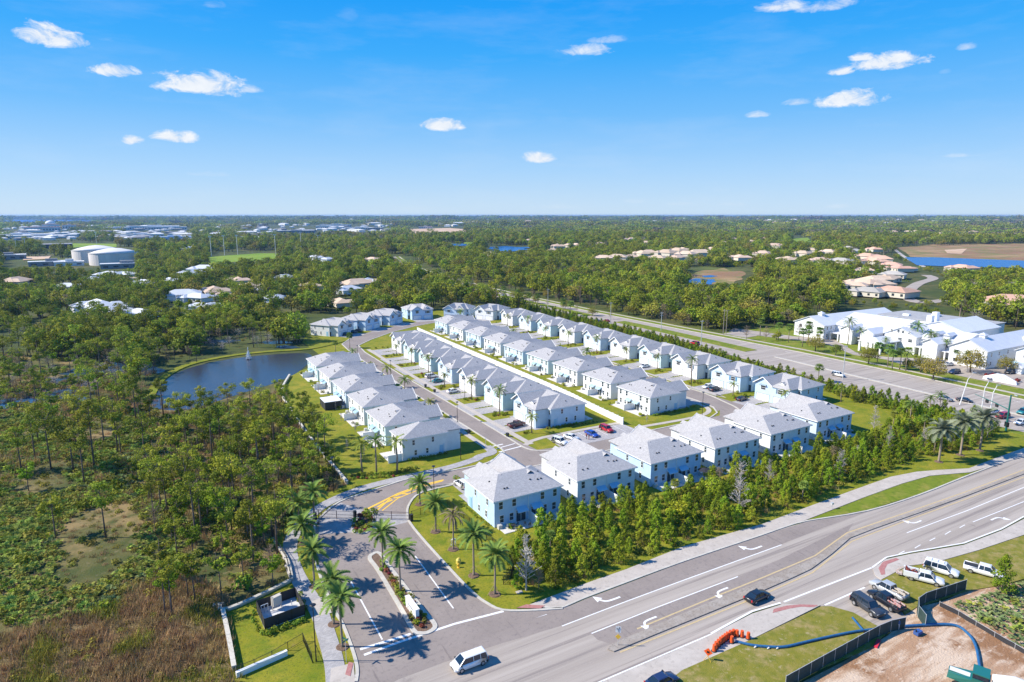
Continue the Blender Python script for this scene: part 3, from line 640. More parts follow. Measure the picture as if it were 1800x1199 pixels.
def m_garage(w):
    f = MB(); f.box(-w/2-.12,-w/2,16.68,16.78,0,2.45); f.box(w/2,w/2+.12,16.68,16.78,0,2.45); f.box(-w/2-.12,w/2+.12,16.68,16.80,2.33,2.47)
    d = MB()
    for i in range(4): d.box(-w/2, w/2, 16.68, 16.72 + .0, i*.583+.01, i*.583+.565)
    return f.mesh('door_surround', mat('grey reveal', (.32,.34,.38), .6)), d.mesh('garage_door', M_GARAGE)
ME_GAR = m_garage(4.7)
def simple(fn, name, m):
    mb = MB(); fn(mb); return mb.mesh(name, m)
ME_DOOR = simple(lambda b: b.box(-.48,.48,-.05,.02,0,2.1), 'entry_door', M_DARKDOOR)
ME_SDOOR = simple(lambda b: (b.box(-.5,.5,-.05,.02,0,2.3), b.box(.62,.74,-.06,.02,0,2.6)), 'side_door', M_SIDEDOOR)
ME_PATIO = simple(lambda b: b.box(-7.2,7.2,-2.9,.43,0,.10), 'patio_slab', M_PATIO)
ME_PFENCE = simple(lambda b: b.box(-.06,.06,-3.3,.40,0,2.0), 'privacy_fence', M_TRIM)
def m_vent(b): b.box(-.18,.18,-.12,.12,0,.16); b.box(-.10,.10,-.08,.08,.16,.24)
ME_VENT = simple(m_vent, 'roof_vent', M_VENT)
def m_ac(b): b.box(-.4,.4,-.4,.4,0,.8); b.cyl(0,0,.8,.84,.3,10)
ME_AC = simple(m_ac, 'air_conditioner', M_AC)
ME_SPOUT = simple(lambda b: b.box(-.05,.05,.36,.45,0,EZ-.25), 'downspout', M_TRIM)
def m_bracket(b):
    b.add([(-1.15,16.72,5.9),(1.15,16.72,5.9),(1.3,17.35,5.55),(-1.3,17.35,5.55),(-1.15,16.72,5.78),(1.15,16.72,5.78),(1.3,17.35,5.45),(-1.3,17.35,5.45)],[(0,1,2,3),(7,6,5,4),(3,2,6,7),(0,3,7,4),(1,5,6,2)])
ME_BRK = simple(m_bracket, 'window_awning', mat('grey metal awning', (.25,.33,.38), .5))
ME_BARGE = simple(lambda b: (b.bar((6.95,17.28,EZ-.05),(3.2,17.28,8.0),.08,.26), b.bar((-.45,17.28,EZ-.05),(3.2,17.28,8.0),.08,.26)), 'bargeboard', M_TRIM)
def roof_z(x, y): # main hip height
    return EZ + min((RZ - EZ) * min(y, 12.85 - y) / 6.5, (RZ - EZ) * (8.15 - abs(x)) / 4.6, RZ - EZ)

hcount = [0]
def duplex(loc, rz, colour, label, group, seed, front=True, back=True, shutter=None, fence='white', side_colour=None):
    r = random.Random(seed); o = empty('duplex_house', loc, rz); tag(o, label, 'house', group)
    obj('wall', wall_me('duplex', colour, None), o); rf = obj('roof', ROOF_D, o)
    for x, y in ((-4.6,2.6),(-3.9,2.6),(2.2,3.4),(3.9,3.0),(4.5,3.0),(5.8,6.2),(-5.9,6.4)):
        x += r.uniform(-.4,.4); v = obj('roof_vent', ME_VENT, rf, (x, y, roof_z(x, y) - .03))
    for sx in (-1, 1):
        window(o, (.85,1.45), 6.3*sx, .45, 3.55, 0); window(o, (.85,1.45), 3.3*sx, .45, 3.55, 0)
        if back:
            window(o, (.85,1.45), 6.1*sx, .45, .75, 0); window(o, (.85,1.45), 3.9*sx, .45, .75, 0)
            s = obj('sliding_door', ME_SLD[0], o, (1.75*sx, 0, .1)); obj('pane', ME_SLD[1], s)
            obj('patio_awning', ME_AWN, o, (1.75*sx, 0, -.25))
            obj('air_conditioner', ME_AC, o, (7.0*sx, -.4, 0)) if sx < 0 or r.random() < .5 else None
        # sides
        a = -math.pi/2 * -sx  # window faces +-X
        a = math.pi/2 if sx > 0 else -math.pi/2
        window(o, (.62,1.3), 7.7*sx, 3.4, 3.6, a); window(o, (.62,1.3), 7.7*sx, 8.6, 3.6, a)
        window(o, (.62,1.3), 7.7*sx, 3.9, .9, a); window(o, (.62,1.3), 7.7*sx, 7.0, .9, a)
        obj('side_door', ME_SDOOR, o, (7.7*sx, 10.9, .05), a)
        if front:
            obj('entry_door', ME_DOOR, o, (7.0*sx, 12.42, .1), math.pi)
            window(o, (.6,1.1), 7.0*sx, 12.42, 3.7, math.pi)
            g = obj('garage_door', ME_GAR[1], o, (3.2*sx, 0, 0)); obj('door_surround', ME_GAR[0], g)
    obj('downspout', ME_SPOUT, o)
    if back: obj('patio_slab', ME_PATIO, o); obj('privacy_fence', ME_PFENCE, o)
    if front:
        window(o, (1.7,1.35), 3.2, 16.7, 3.75, math.pi); obj('window_awning', ME_BRK, o, (3.2, 0, -.25)); obj('bargeboard', ME_BARGE, o)
        window(o, (1.7,1.35), -3.2, 16.7, 3.55, math.pi)
        ms = SHUT_B if shutter == 'blue' else SHUT_G
        obj('shutter', ms, o, (-3.2-1.3, 0, 0)); obj('shutter', ms, o, (-3.2+1.3, 0, 0))
    return o
SHUT_G = simple(lambda b: b.box(-.3,.3,16.69,16.76,3.5,4.95), 'shutter', M_SHUTTER)
SHUT_B = simple(lambda b: b.box(-.3,.3,16.69,16.76,3.5,4.95), 'shutter', M_SHUTBLUE)

def ordinal(i): return ('first','second','third','fourth','fifth','sixth','seventh','eighth','ninth','tenth','eleventh')[i]
HOUSES = []
# row along the main road, backs to the road, garages to the cross street
for i, (x, y, c, lb) in enumerate(((63.65,104.1,'sky','nearest the entrance gate, blue rear wall, patio chairs on its slab'),(83.5,104.3,'white','with shaded bluish rear, next to the gate-side corner house'),
        (103.3,104.0,'sky','third from the gate, strong blue rear wall, facing the parking bays'),(123.1,103.9,'white','fourth from the gate in the row behind the pine belt'),
        (143.0,104.1,'white','fifth from the gate in the row behind the pine belt'),(162.8,105.2,'blue','at the open lawn end of the row behind the pine belt'))):
    h = duplex((x, y, .03), 0, c, 'two-storey duplex ' + lb, 'duplex houses backing onto the main road', i); HOUSES.append((x, y, 0, 'H', i))
# left row (backs to the preserve)
o = empty('duplex_house', (52.5,150.9,.03), -math.pi/2); tag(o, 'narrow single house with grey hip roof, near end of the preserve row', 'house', 'houses backing onto the preserve')
obj('wall', wall_me('single', 'white', None), o); rf = obj('roof', ROOF_S, o)
for x, y in ((-1.5,5.0),(.5,11.5),(1.2,4)): obj('roof_vent', ME_VENT, rf, (x, y, EZ + .95))
for x, y, z, k, a in ((3.9,3.4,3.6,(.62,1.3),math.pi/2),(3.9,8.6,3.6,(.62,1.3),math.pi/2),(3.9,3.9,.9,(.62,1.3),math.pi/2),(3.9,7.0,.9,(.62,1.3),math.pi/2),(2.6,.45,3.55,(.85,1.45),0),(-2.2,.45,3.55,(.85,1.45),0),(2.6,.45,.75,(.85,1.45),0)): window(o, k, x, y, z, a)
obj('side_door', ME_SDOOR, o, (3.9, 10.9, .05), math.pi/2); s = obj('sliding_door', ME_SLD[0], o, (-1.2,0,.1)); obj('pane', ME_SLD[1], s)
obj('patio_slab', simple(lambda b: b.box(-3.9,3.9,-2.9,.43,0,.1), 'patio_slab', M_PATIO), o); obj('privacy_fence', ME_PFENCE, o, (3.8,0,0)); obj('garage_door', ME_GAR[1], o, (0,0,0))
for i in range(5):
    y = 167.0 + 19.65 * i; x = 52.4 + .3 * i
    duplex((x, y, .03), -math.pi/2, ('aqua','white','blue','white','aqua')[i], 'two-storey duplex, %s behind the narrow end house in the row by the preserve wall' % ordinal(i), 'houses backing onto the preserve', 20 + i); HOUSES.append((x, y, -math.pi/2, 'L', i))
# centre row, garages to the left street
for i, y in enumerate((158.3,177.9,197.0,216.5,236.9,256.3,276.0)):
    x = (94.8,95.0,95.0,95.4,95.8,96.6,98.2)[i] + 16.7
    duplex((x, y, .03), math.pi/2, ('blue','aqua','white','blue','aqua','aqua','white')[i], 'two-storey duplex with twin garages on the sunny street, %s from the crosswalk' % ordinal(i), 'houses backing onto the white wall, street side', 40 + i); HOUSES.append((x, y, math.pi/2, 'C', i))
# middle row, backs to the white wall
for i in range(9):
    y = 153.1 + 19.6 * i; x = 131.2 + .40 * i
    duplex((x, y, .03), -math.pi/2, ('white','white','white','aqua','blue','white','blue','white','blue')[i], 'two-storey duplex with rear yard facing the white wall, %s from the parking bays' % ordinal(i), 'houses across the white wall', 60 + i); HOUSES.append((x, y, -math.pi/2, 'M', i))
# right row, backs to the boulevard
for i, y in enumerate((137.1,157.2,177.6,197.4,216.8,236.6,256.6,277.0,295.5,314.6)):
    x = (191.7,192.6,193.3,194.0,194.3,194.3,194.2,194.0,193.8,193.6)[i]
    duplex((x, y, .03), math.pi/2 + R((3,3,2,1,.5,0,0,0,0,0)[i]), ('sky','blue','white','aqua','white','blue','white','aqua','blue','white')[i], 'two-storey duplex with its back to the boulevard, %s along from the open lawn' % ordinal(i), 'houses backing onto the boulevard', 80 + i, shutter='blue' if i == 1 else None); HOUSES.append((x, y, math.pi/2, 'R', i))
# far cul-de-sac
for i, (x, y, a, c, lb) in enumerate(((80.0,340.4,-144,'white','leftmost in the far close, long white side wall above the pond'),(97.2,350.4,-144,'sky','with blue front, second from the pond in the far cul-de-sac'),
        (113.8,359.8,-144,'blue','third from the pond in the far cul-de-sac'),(143.8,370.9,-184,'sky','standing alone before the woods in the far cul-de-sac'),
        (171.5,359.5,-225,'blue','blue-fronted, between the woods and the end of the middle row'),(188.2,344.1,-241,'white','turned towards the street at the far end of the boulevard row'))):
    duplex((x, y, .03), R(a), c, 'two-storey duplex ' + lb, 'houses of the far cul-de-sac', 100 + i, back=False)

# ---- driveways
dm = MB(); dm.box(-6.1,-.5,0,9.4,0,.075); ME_DW = None
def driveway(h, l):
    x, y, a, row, i = h; a_ = a
    mb = MB(); mb.box(-6.2,-.45,16.75,16.75+l,0,.074); mb.box(.45,6.2,16.75,16.75+l,0,.074); mb.box(6.2,7.4,12.5,17.6,0,.07); mb.box(-7.4,-6.2,12.5,17.6,0,.07)
    mb.box(-.45,.45,16.75+l*.62,16.75+l,0,.072)
    o = mb.build('driveway', M_PAVER, None, loc=(x, y, .01), rz=a); o['kind'] = 'structure'
for h in HOUSES:
    driveway(h, {'H': 6.4, 'L': 8.9, 'C': 10.6, 'M': 7.6, 'R': 10.0}[h[3]] - (abs(h[4]) * .3 if h[3] in 'M' else 0))
for (x, y, a) in ((80.0,340.4,-144),(97.2,350.4,-144),(113.8,359.8,-144),(143.8,370.9,-184),(171.5,359.5,-225),(188.2,344.1,-241)):
    mb = MB(); mb.box(-6.2,6.2,16.75,25,0,.074); o = mb.build('driveway', M_PAVER, None, loc=(x, y, .01), rz=R(a)); o['kind'] = 'structure'

# ---- white precast wall between the two rows
w = empty('boundary_wall', (0,0,0)); tag(w, 'long white panel wall running between the centre row and the middle row', 'wall')
WP = curve([(118.7,142.3),(120.0,160),(121.6,176),(122.6,210),(123.4,250),(124.4,290),(125.2,321)], 12); acc = [WP[0]]
M_WALLW = mat('white painted panel', (.80,.80,.79), .7, (.74,.74,.72), 1.5)
lens = [0]
for a, b in zip(WP, WP[1:]): lens.append(lens[-1] + math.dist(a, b))
def along(L_, pts, cum):
    for i in range(len(pts) - 1):
        if cum[i + 1] >= L_ or i == len(pts) - 2:
            t = (L_ - cum[i]) / (cum[i + 1] - cum[i]); return (pts[i][0] + (pts[i+1][0] - pts[i][0]) * t, pts[i][1] + (pts[i+1][1] - pts[i][1]) * t)
ME_WPAN = simple(lambda b: (b.box(0,2.36,-.05,.05,0,1.95), b.box(0,2.36,-.08,.08,1.95,2.05)), 'panel', M_WALLW)
ME_WPOST = simple(lambda b: (b.box(-.12,.12,-.12,.12,0,2.15), b.box(-.15,.15,-.15,.15,2.15,2.22)), 'post', M_WALLW)
n = int(lens[-1] / 2.6)
for i in range(n):
    p = along(i * 2.6, WP, lens); q = along(i * 2.6 + 2.6, WP, lens); a = math.atan2(q[1] - p[1], q[0] - p[0])
    obj('post', ME_WPOST, w, (*p, .03), a); obj('panel', ME_WPAN, w, (p[0] + .12 * math.cos(a), p[1] + .12 * math.sin(a), .03), a)

# ---- retaining walls at the preserve
M_BLOCK = mat('split block', (.42,.36,.28), .9, (.58,.52,.42), 1.6, bump=.5)
def block_wall(pts, label, h=.9, w_=.5):
    o = empty('retaining_wall', (0,0,0)); tag(o, label, 'wall'); ln = [0]
    pts = curve(pts, 6)
    for a, b in zip(pts, pts[1:]): ln.append(ln[-1] + math.dist(a, b))
    k = int(ln[-1] / 1.5); r = random.Random(len(label))
    me = [simple(lambda b: b.box(.02,1.48,-w_/2,w_/2,0,h - .25), 'block', M_BLOCK), simple(lambda b: b.box(.01,1.49,-w_/2-.06,w_/2+.06,h-.24,h), 'capstone', mat('pale capstone', (.50,.46,.38), .85, (.62,.58,.50), 2, bump=.3))]
    for i in range(k):
        p = along(i * 1.5, pts, ln); q = along(i * 1.5 + 1.5, pts, ln); a = math.atan2(q[1] - p[1], q[0] - p[0])
        obj('block', me[0], o, (*p, 0), a); obj('capstone', me[1], o, (p[0], p[1], r.uniform(-.02,.02)), a)
    return o
block_wall([(36.9,139.6),(36.7,160),(36.8,180),(37.6,205),(39.4,228),(47,252)], 'low pale block retaining wall between the preserve and the back lawns')
block_wall([(6.6,100.8),(6.5,92),(6.3,84.7)], 'low pale block retaining wall on the meadow side of the equipment lawn')
block_wall(A((393,1065),(388,1062))+[(6.6,101),(12.0,102.4),(17.4,104.6)], 'low dark block wall behind the fenced equipment pad', .5)
block_wall([(17.6,104.6),(18.2,112),(17.4,122)], 'low block wall between the preserve trees and the paver path', .6)
# ================================================================= vegetation
def leaf_mat(name, a, b, rnd=.3, trans=.25, scale=.5, rough=.75):
    return mat(name, a, rough, b, scale, 3, rnd=rnd, trans=trans, spec=.12, ramp=(.3, .7))
G_PINE = leaf_mat('pine needles', (0.178,0.227,0.021), (0.342,0.356,0.033), .38)
G_YPINE = leaf_mat('young pine needles', (0.122,0.207,0.013), (0.286,0.339,0.019), .38)
G_BROAD = leaf_mat('broad leaves', (0.118,0.183,0.013), (0.298,0.312,0.024), .42)
G_OLIVE = leaf_mat('olive leaves', (0.199,0.199,0.029), (0.350,0.293,0.051), .35)
G_YEL = leaf_mat('yellow green leaves', (0.180,0.240,0.014), (0.360,0.360,0.024), .3)
G_PALM = leaf_mat('date palm fronds', (0.106,0.194,0.039), (0.227,0.299,0.058), .22, .15)
G_PALMY = leaf_mat('light palm fronds', (0.176,0.231,0.033), (0.297,0.308,0.055), .3, .2)
G_SILVER = leaf_mat('grey green palm fronds', (0.154,0.187,0.110), (0.264,0.286,0.187), .2, .15)
G_DEADP = leaf_mat('dry palm fronds', (.19,.15,.08), (.30,.24,.14), .2, .1)
G_PALMETTO = leaf_mat('palmetto fans', (0.161,0.225,0.035), (0.457,0.469,0.094), .38, .15)
G_PALMETTOY = leaf_mat('light palmetto fans', (.16,.22,.07), (.30,.36,.15), .3, .15)
G_DRY = leaf_mat('dry grass blades', (0.276,0.172,0.078), (0.488,0.329,0.156), .35, .2)
G_GREY = mat('bare grey twigs', (.26,.23,.20), .9, (.40,.37,.34), .7, rnd=.25)
G_BROWN = mat('bare brown twigs', (.16,.11,.075), .9, (.25,.19,.13), .7, rnd=.3)
G_BARK = mat('pine bark', (.10,.075,.06), .95, (.20,.155,.13), 2, bump=.5, rnd=.2)
G_PBARK = mat('palm trunk', (.26,.20,.15), .95, (.36,.29,.22), 5, bump=.8, rnd=.1, mapping=(1,1,6))
G_RED = leaf_mat('red leaves', (.20,.035,.03), (.34,.08,.06), .3, .15)
G_SHRUB = leaf_mat('shrub leaves', (0.131,0.225,0.020), (0.283,0.356,0.041), .35, .2)

def leaf_arrays(centres, radii, counts, size, seed, up=.3, tri=False, shell=.5):
    """small leaf faces spread through ellipsoid clumps"""
    r = np.random.RandomState(seed); V = []
    for c, rad, n, s in zip(centres, radii, counts, size if hasattr(size, '__len__') else [size] * len(centres)):
        d = r.normal(size=(n, 3)); d /= np.linalg.norm(d, axis=1)[:, None]
        k = (shell + (1 - shell) * r.rand(n) ** .5)[:, None]
        p = np.array(c) + d * k * np.array(rad)
        nm = d + r.normal(scale=.55, size=(n, 3)) + np.array([0, 0, up]); nm /= np.linalg.norm(nm, axis=1)[:, None]
        t = np.cross(nm, r.normal(size=(n, 3))); t /= np.linalg.norm(t, axis=1)[:, None]; b = np.cross(nm, t)
        ss = (s * r.uniform(.6, 1.35, n))[:, None]
        V.append(np.stack([p - t * ss * .5, p + b * ss * .42, p + t * ss * .5, p - b * ss * .42], 1))
    return np.concatenate(V).reshape(-1, 3)
def quads_mesh(name, leafV, mats, extra=None):
    """leaf quads + optional MB (material 1)"""
    ev = np.array(extra.v, dtype=np.float32).reshape(-1, 3) if extra and extra.v else np.zeros((0, 3), np.float32)
    nq = len(leafV) // 4; lv = np.arange(nq * 4)
    me = bpy.data.meshes.new(name); co = np.concatenate([leafV.astype(np.float32), ev])
    ef = extra.f if extra else []
    loops = list(lv) ; starts = list(range(0, nq * 4, 4)); tot = [4] * nq; k = nq * 4
    for f in ef: starts.append(k); tot.append(len(f)); loops += [i + nq * 4 for i in f]; k += len(f)
    me.vertices.add(len(co)); me.vertices.foreach_set('co', co.ravel())
    me.loops.add(len(loops)); me.loops.foreach_set('vertex_index', np.array(loops, dtype=np.int32))
    me.polygons.add(len(starts)); me.polygons.foreach_set('loop_start', np.array(starts, dtype=np.int32))
    try: me.polygons.foreach_set('loop_total', np.array(tot, dtype=np.int32))
    except Exception: pass
    for m_ in mats: me.materials.append(m_)
    me.polygons.foreach_set('material_index', np.array([0] * nq + [1] * len(ef), dtype=np.int32)); me.update(calc_edges=True)
    return me
def twigs(mb, r, base, top, n, l0, l1, rad=.03, up=.5, droop=0.0):
    b = Vector(base); t = Vector(top)
    for i in range(n):
        k = r.random() ** .8; p = b.lerp(t, k); a = r.uniform(0, 6.283); L_ = l0 + (l1 - l0) * k; L_ *= r.uniform(.6, 1.2)
        q = p + Vector((math.cos(a) * L_, math.sin(a) * L_, up * L_ - droop * L_ * L_)); mb.bar(p, q, rad)
def bare_mesh(name, h, w, n, m, seed, low=.15, conical=True):
    r = random.Random(seed); mb = MB(); mb.tube([(0,0,0),(r.uniform(-.1,.1),r.uniform(-.1,.1),h*.5),(0,0,h)], [.13,.08,.02], 5)
    for i in range(n):
        k = low + (1 - low) * r.random(); p = Vector((0, 0, h * k)); a = r.uniform(0, 6.283)
        L_ = w * ((1 - k) * 1.1 + .12 if conical else math.sin(math.pi * min(1, k * .9 + .1)) ** .5) * r.uniform(.5, 1.15); q = p + Vector((math.cos(a) * L_, math.sin(a) * L_, L_ * r.uniform(.25, .9)))
        mb.bar(p, q, .05)
        for j in range(3):
            e = p.lerp(q, r.uniform(.35, 1)); f = e + Vector((r.uniform(-.5,.5), r.uniform(-.5,.5), r.uniform(.1,.5))) * .9; mb.bar(e, f, .032)
    return mb
def pine_parts(seed, h, crown=.42, w=2.2, clumps=11, per=95, m=None, leaf=.37):
    """tall thin trunk, limbs, tufted open crown"""
    r = random.Random(seed); trunk = MB(); lean = (r.uniform(-.5,.5), r.uniform(-.5,.5))
    tp = lambda k: (lean[0] * k * k, lean[1] * k * k, h * k)
    trunk.tube([tp(0), tp(.35), tp(.7), tp(1)], [h*.014+.03, h*.011+.02, h*.008+.01, .03], 6)
    C = []; Rr = []
    for i in range(clumps):
        k = 1 - crown * (r.random() ** .9); a = 2.4 * i + r.uniform(-.5,.5); s = w * (.30 + .85 * math.sin(math.pi * min(1, (1 - k) / crown * .75 + .22))) * r.uniform(.45, 1.0)
        if k > .93: s *= .25
        p = tp(k); q = (p[0] + s * math.cos(a), p[1] + s * math.sin(a), p[2] + s * .28)
        trunk.bar(tp(k - .06), q, .07); C.append(q); z = r.uniform(.6, 1.05) * w * .48; Rr.append((z * 1.15, z * 1.15, z * .72))
    V = leaf_arrays(C, Rr, [per] * clumps, leaf, seed, up=.5, shell=.15)
    return trunk, V
def tree_parts_to_meshes(trunk, V, leafm, barkm=None):
    return trunk.mesh('trunk', barkm or G_BARK, True), quads_mesh('crown', V, [leafm])
def whole_mesh(name, trunk, V, leafm, barkm=None): return quads_mesh(name, V, [leafm, barkm or G_BARK], trunk)
def broad_parts(seed, h, w, clumps=14, per=60, leaf=.6, low=.25):
    r = random.Random(seed); trunk = MB(); trunk.tube([(0,0,0),(r.uniform(-.3,.3),r.uniform(-.3,.3),h*.55)], [h*.03+.05, h*.015+.03], 6)
    C = []; Rr = []
    for i in range(clumps):
        a = 2.4 * i + r.uniform(-.4,.4); k = r.random(); rr = w * .5 * math.sqrt(1 - k * k * .9) * r.uniform(.45, .85)
        q = (rr * math.cos(a), rr * math.sin(a), h * (low + .12 + (1 - low - .22) * k)); C.append(q); z = w * r.uniform(.17, .27); Rr.append((z, z, z * .8))
        trunk.bar((0, 0, h * .35), q, .09)
    return trunk, leaf_arrays(C, Rr, [per] * clumps, leaf, seed, up=.45, shell=.55)
def young_pine_parts(seed, h, w):
    r = random.Random(seed); trunk = MB(); trunk.tube([(0,0,0),(0,0,h)], [.10,.02], 5); C = []; Rr = []; n = int(h * 3.2)
    for i in range(n):
        k = .10 + .90 * (i / n); a = 2.4 * i + r.uniform(-.5,.5); s = w * .5 * (1 - k ** 1.7) ** .7 * r.uniform(.55, 1.2)
        q = (s * math.cos(a), s * math.sin(a), h * k); C.append(q); z = w * (.17 + .08 * (1 - k)) * r.uniform(.75,1.3); Rr.append((z, z, z * 1.1))
    for c in C: trunk.bar((0,0,max(.1,c[2]-.4)), c, .04)
    C.append((0,0,h)); Rr.append((.18,.18,.45))
    return trunk, leaf_arrays(C, Rr, [74] * len(C), .30, seed, up=.9, shell=.2)
def frond_mesh(L_=3.0, droop=1.0, m=None, seed=0, w=.42, n=15):
    """one feather frond along +X, arching down"""
    r = random.Random(seed); mb = MB(); P = lambda t: Vector((L_ * t * (1 - .13 * droop * t), 0, L_ * (.30 * t - .62 * droop * t * t)))
    for i in range(6): mb.bar(P(i / 6), P((i + 1) / 6), .05 * (1 - i / 8))
    for i in range(n):
        t = .14 + .86 * i / n; p = P(t); p2 = P(min(1, t + .07)); ln = w * (math.sin(math.pi * (t * .82 + .12)) ** .6) * 1.35 * L_ / 3
        for s in (-1, 1):
            tip = p + Vector((ln * .75, s * ln, -.10 * ln + r.uniform(-.05,.08)))
            mb.add([p + Vector((-.02,0,.02)), p2 + Vector((.03,0,.02)), tip], [(0, 1, 2)])
    return mb
def fan_mesh_into(mb, r, base, d, size):
    """a palmetto / cabbage palm fan: a ring of pointed blades"""
    b = Vector(base); d = Vector(d).normalized(); side = d.cross(Vector((0,0,1))).normalized(); up = side.cross(d)
    for i in range(5):
        a = (i / 4 - .5) * 2.1; t = b + (d * math.cos(a) + side * math.sin(a)) * size + up * (-.18 * size)
        w_ = (d * -math.sin(a) + side * math.cos(a)) * size * .16; m_ = b + (d * math.cos(a) + side * math.sin(a)) * size * .45
        mb.add([b, m_ + w_, t, m_ - w_], [(0, 1, 2, 3)])
def palm_crown(r, z, n, size, kind='feather', droop=1.0, seed=0):
    mb = MB()
    if kind == 'feather':
        base = frond_mesh(size, droop, seed=seed, n=9)
        for i in range(n):
            a = 2.4 * i; e = R(62 - 95 * i / n + r.uniform(-6, 6)); M_ = Matrix.Rotation(a, 4, 'Z') @ Matrix.Rotation(-e, 4, 'Y')
            mb.add([tuple(M_ @ Vector(v) + Vector((0,0,z))) for v in base.v], base.f)
    else:
        for i in range(n):
            a = 2.4 * i; e = R(78 - 115 * i / n); d = Vector((math.cos(a) * math.cos(e), math.sin(a) * math.cos(e), math.sin(e)))
            s = size * r.uniform(.85, 1.1); st = Vector((0,0,z)) + d * s * .55; mb.bar((0,0,z), st, .04); fan_mesh_into(mb, r, st, d + Vector((0,0,-.25)), s * .75)
    return mb

# ---- source meshes
PINES = [tree_parts_to_meshes(*pine_parts(i, h, c, w, n), m) for i, (h, c, w, n, m) in enumerate(((13.5,.36,2.9,13,G_PINE),(11.5,.42,2.4,11,G_PINE),(10,.48,2.2,11,G_PINE),(12.5,.34,3.2,14,G_PINE),(9,.5,2.0,10,G_PINE),(15,.30,2.8,12,G_PINE),(8,.55,1.9,10,G_YPINE)))]
YPINES = [tree_parts_to_meshes(*young_pine_parts(20 + i, h, w), m) for i, (h, w, m) in enumerate(((5.6,2.9,G_YPINE),(6.6,3.2,G_YPINE),(4.6,2.6,G_YPINE),(7.2,3.3,G_YPINE),(5.0,3.2,G_BROAD)))]
BROADS = [tree_parts_to_meshes(*broad_parts(40 + i, h, w, n, 105, .42), m) for i, (h, w, n, m) in enumerate(((8,8,16,G_BROAD),(7,7,14,G_BROAD),(9,9,18,G_OLIVE),(6,6,12,G_YEL),(10,10,20,G_BROAD)))]
BARES = [bare_mesh('bare', h, w, n, G_GREY, 60 + i).mesh('trunk', G_GREY) for i, (h, w, n) in enumerate(((6.5,1.7,60),(8,1.9,70),(5.4,1.4,50)))]
BAREB = [bare_mesh('bare', h, w, n, G_BROWN, 70 + i, .3, False).mesh('trunk', G_BROWN) for i, (h, w, n) in enumerate(((7,2.4,60),(9,2.8,66)))]

def plant(kind, name, x, y, s=1.0, label=None, cat='tree', group=None, z=0.0, rz=None):
    me = kind; o = empty(name, (x, y, z), rng.uniform(0, 6.28) if rz is None else rz); o.scale = (s, s, s * rng.uniform(.9, 1.1))
    tag(o, label, cat, group)
    if isinstance(me, tuple): obj('trunk', me[0], o); obj('crown', me[1], o)
    else: obj('trunk', me, o)
    return o
# ---- entrance date palms, every frond its own part
FR = [frond_mesh(3.3, 1.0, seed=1).mesh('frond', G_PALM), frond_mesh(3.0, 1.25, seed=2).mesh('frond', G_PALM), frond_mesh(3.1, .8, seed=3).mesh('frond', G_PALM)]
FRD = [frond_mesh(2.5, 1.5, seed=4, w=.28).mesh('frond', G_DEADP)]
FRS = [frond_mesh(4.2, .95, seed=5, w=.5).mesh('frond', G_SILVER), frond_mesh(3.8, 1.2, seed=6, w=.5).mesh('frond', G_SILVER)]
def date_palm(x, y, h, label, group, fr=None, nf=30, fat=.17, z=0.0, stakes=False, sc_=1.0, name='date_palm'):
    o = empty(name, (x, y, z), rng.uniform(0, 6.28)); tag(o, label, 'palm tree', group); fr = fr or FR
    t = MB(); t.tube([(0,0,0),(0,0,.5),(.05,.03,h*.6),(0,0,h-.5),(0,0,h)], [fat*1.25,fat,fat*.92,fat*1.0,fat*1.5], 8); t.build('trunk', G_PBARK, o, True)
    b = MB(); b.tube([(0,0,h-.75),(0,0,h-.25),(0,0,h+.15)], [fat*1.0,fat*2.0,fat*.6], 8); b.build('crown_shaft', G_DEADP if fr is FRD else G_PALMY, o)
    for i in range(nf):
        a = 2.39996 * i; e = R(72 - 100 * (i / nf) ** .9 + rng.uniform(-7, 7)); f = obj('frond', fr[i % len(fr)], o, (0, 0, h))
        f.rotation_euler = (Matrix.Rotation(a, 4, 'Z') @ Matrix.Rotation(-e, 4, 'Y')).to_euler(); k = rng.uniform(.85, 1.08) * sc_; f.scale = (k, k, k)
    m = MB(); m.cyl(0, 0, .0, .155, 1.05, 12, r2=.85); m.build('mulch_ring', M_MULCH, o)
    if stakes:
        for a in (.6, 2.7, 4.8):
            s = MB(); s.bar((.12*math.cos(a),.12*math.sin(a),1.7),(1.25*math.cos(a),1.25*math.sin(a),.03), .06); s.build('stake', mat('stake timber', (.33,.24,.15), .9), o)
    return o
PG = 'date palms lining the estate entrance'
for (u, v, vt, lb, st) in ((602,1138,1052,'date palm beside the street name sign, nearest the main road',0),(587,1098,1022,'date palm on the grass strip just above the concrete landing',0),(553,1032,968,'date palm between the paver path and the left entrance lane',0),
        (533,956,922,'date palm over the bend of the paver path',0),(527,930,885,'date palm at the lawn edge, behind the path bend',0),(553,921,866,'date palm at the left end of the entrance gate',0),
        (673,998,938,'date palm at the top of the entrance median',0),(704,1040,968,'date palm above the white entrance sign',0),
        (738,887,850,'date palm at the right end of the entrance gate',1),(766,935,884,'second date palm right of the gate, staked in the lawn',1),
        (833,1012,940,'staked date palm on the corner lawn, next to the yellow cone',1),(870,1045,975,'staked date palm nearest the corner of the main road',1)):
    x, y = at(u, v); lo, hi = 1, 20
    for _ in range(30):
        mdl = (lo + hi) / 2
        if pix(x, y, mdl)[1] > vt: lo = mdl
        else: hi = mdl
    date_palm(x, y, lo, lb, PG, stakes=st)
x, y = at(797, 966); date_palm(x, y, 6.6, 'withered brown date palm on the right lawn, its fronds hanging dry', PG, FRD, 22, .15, stakes=True)
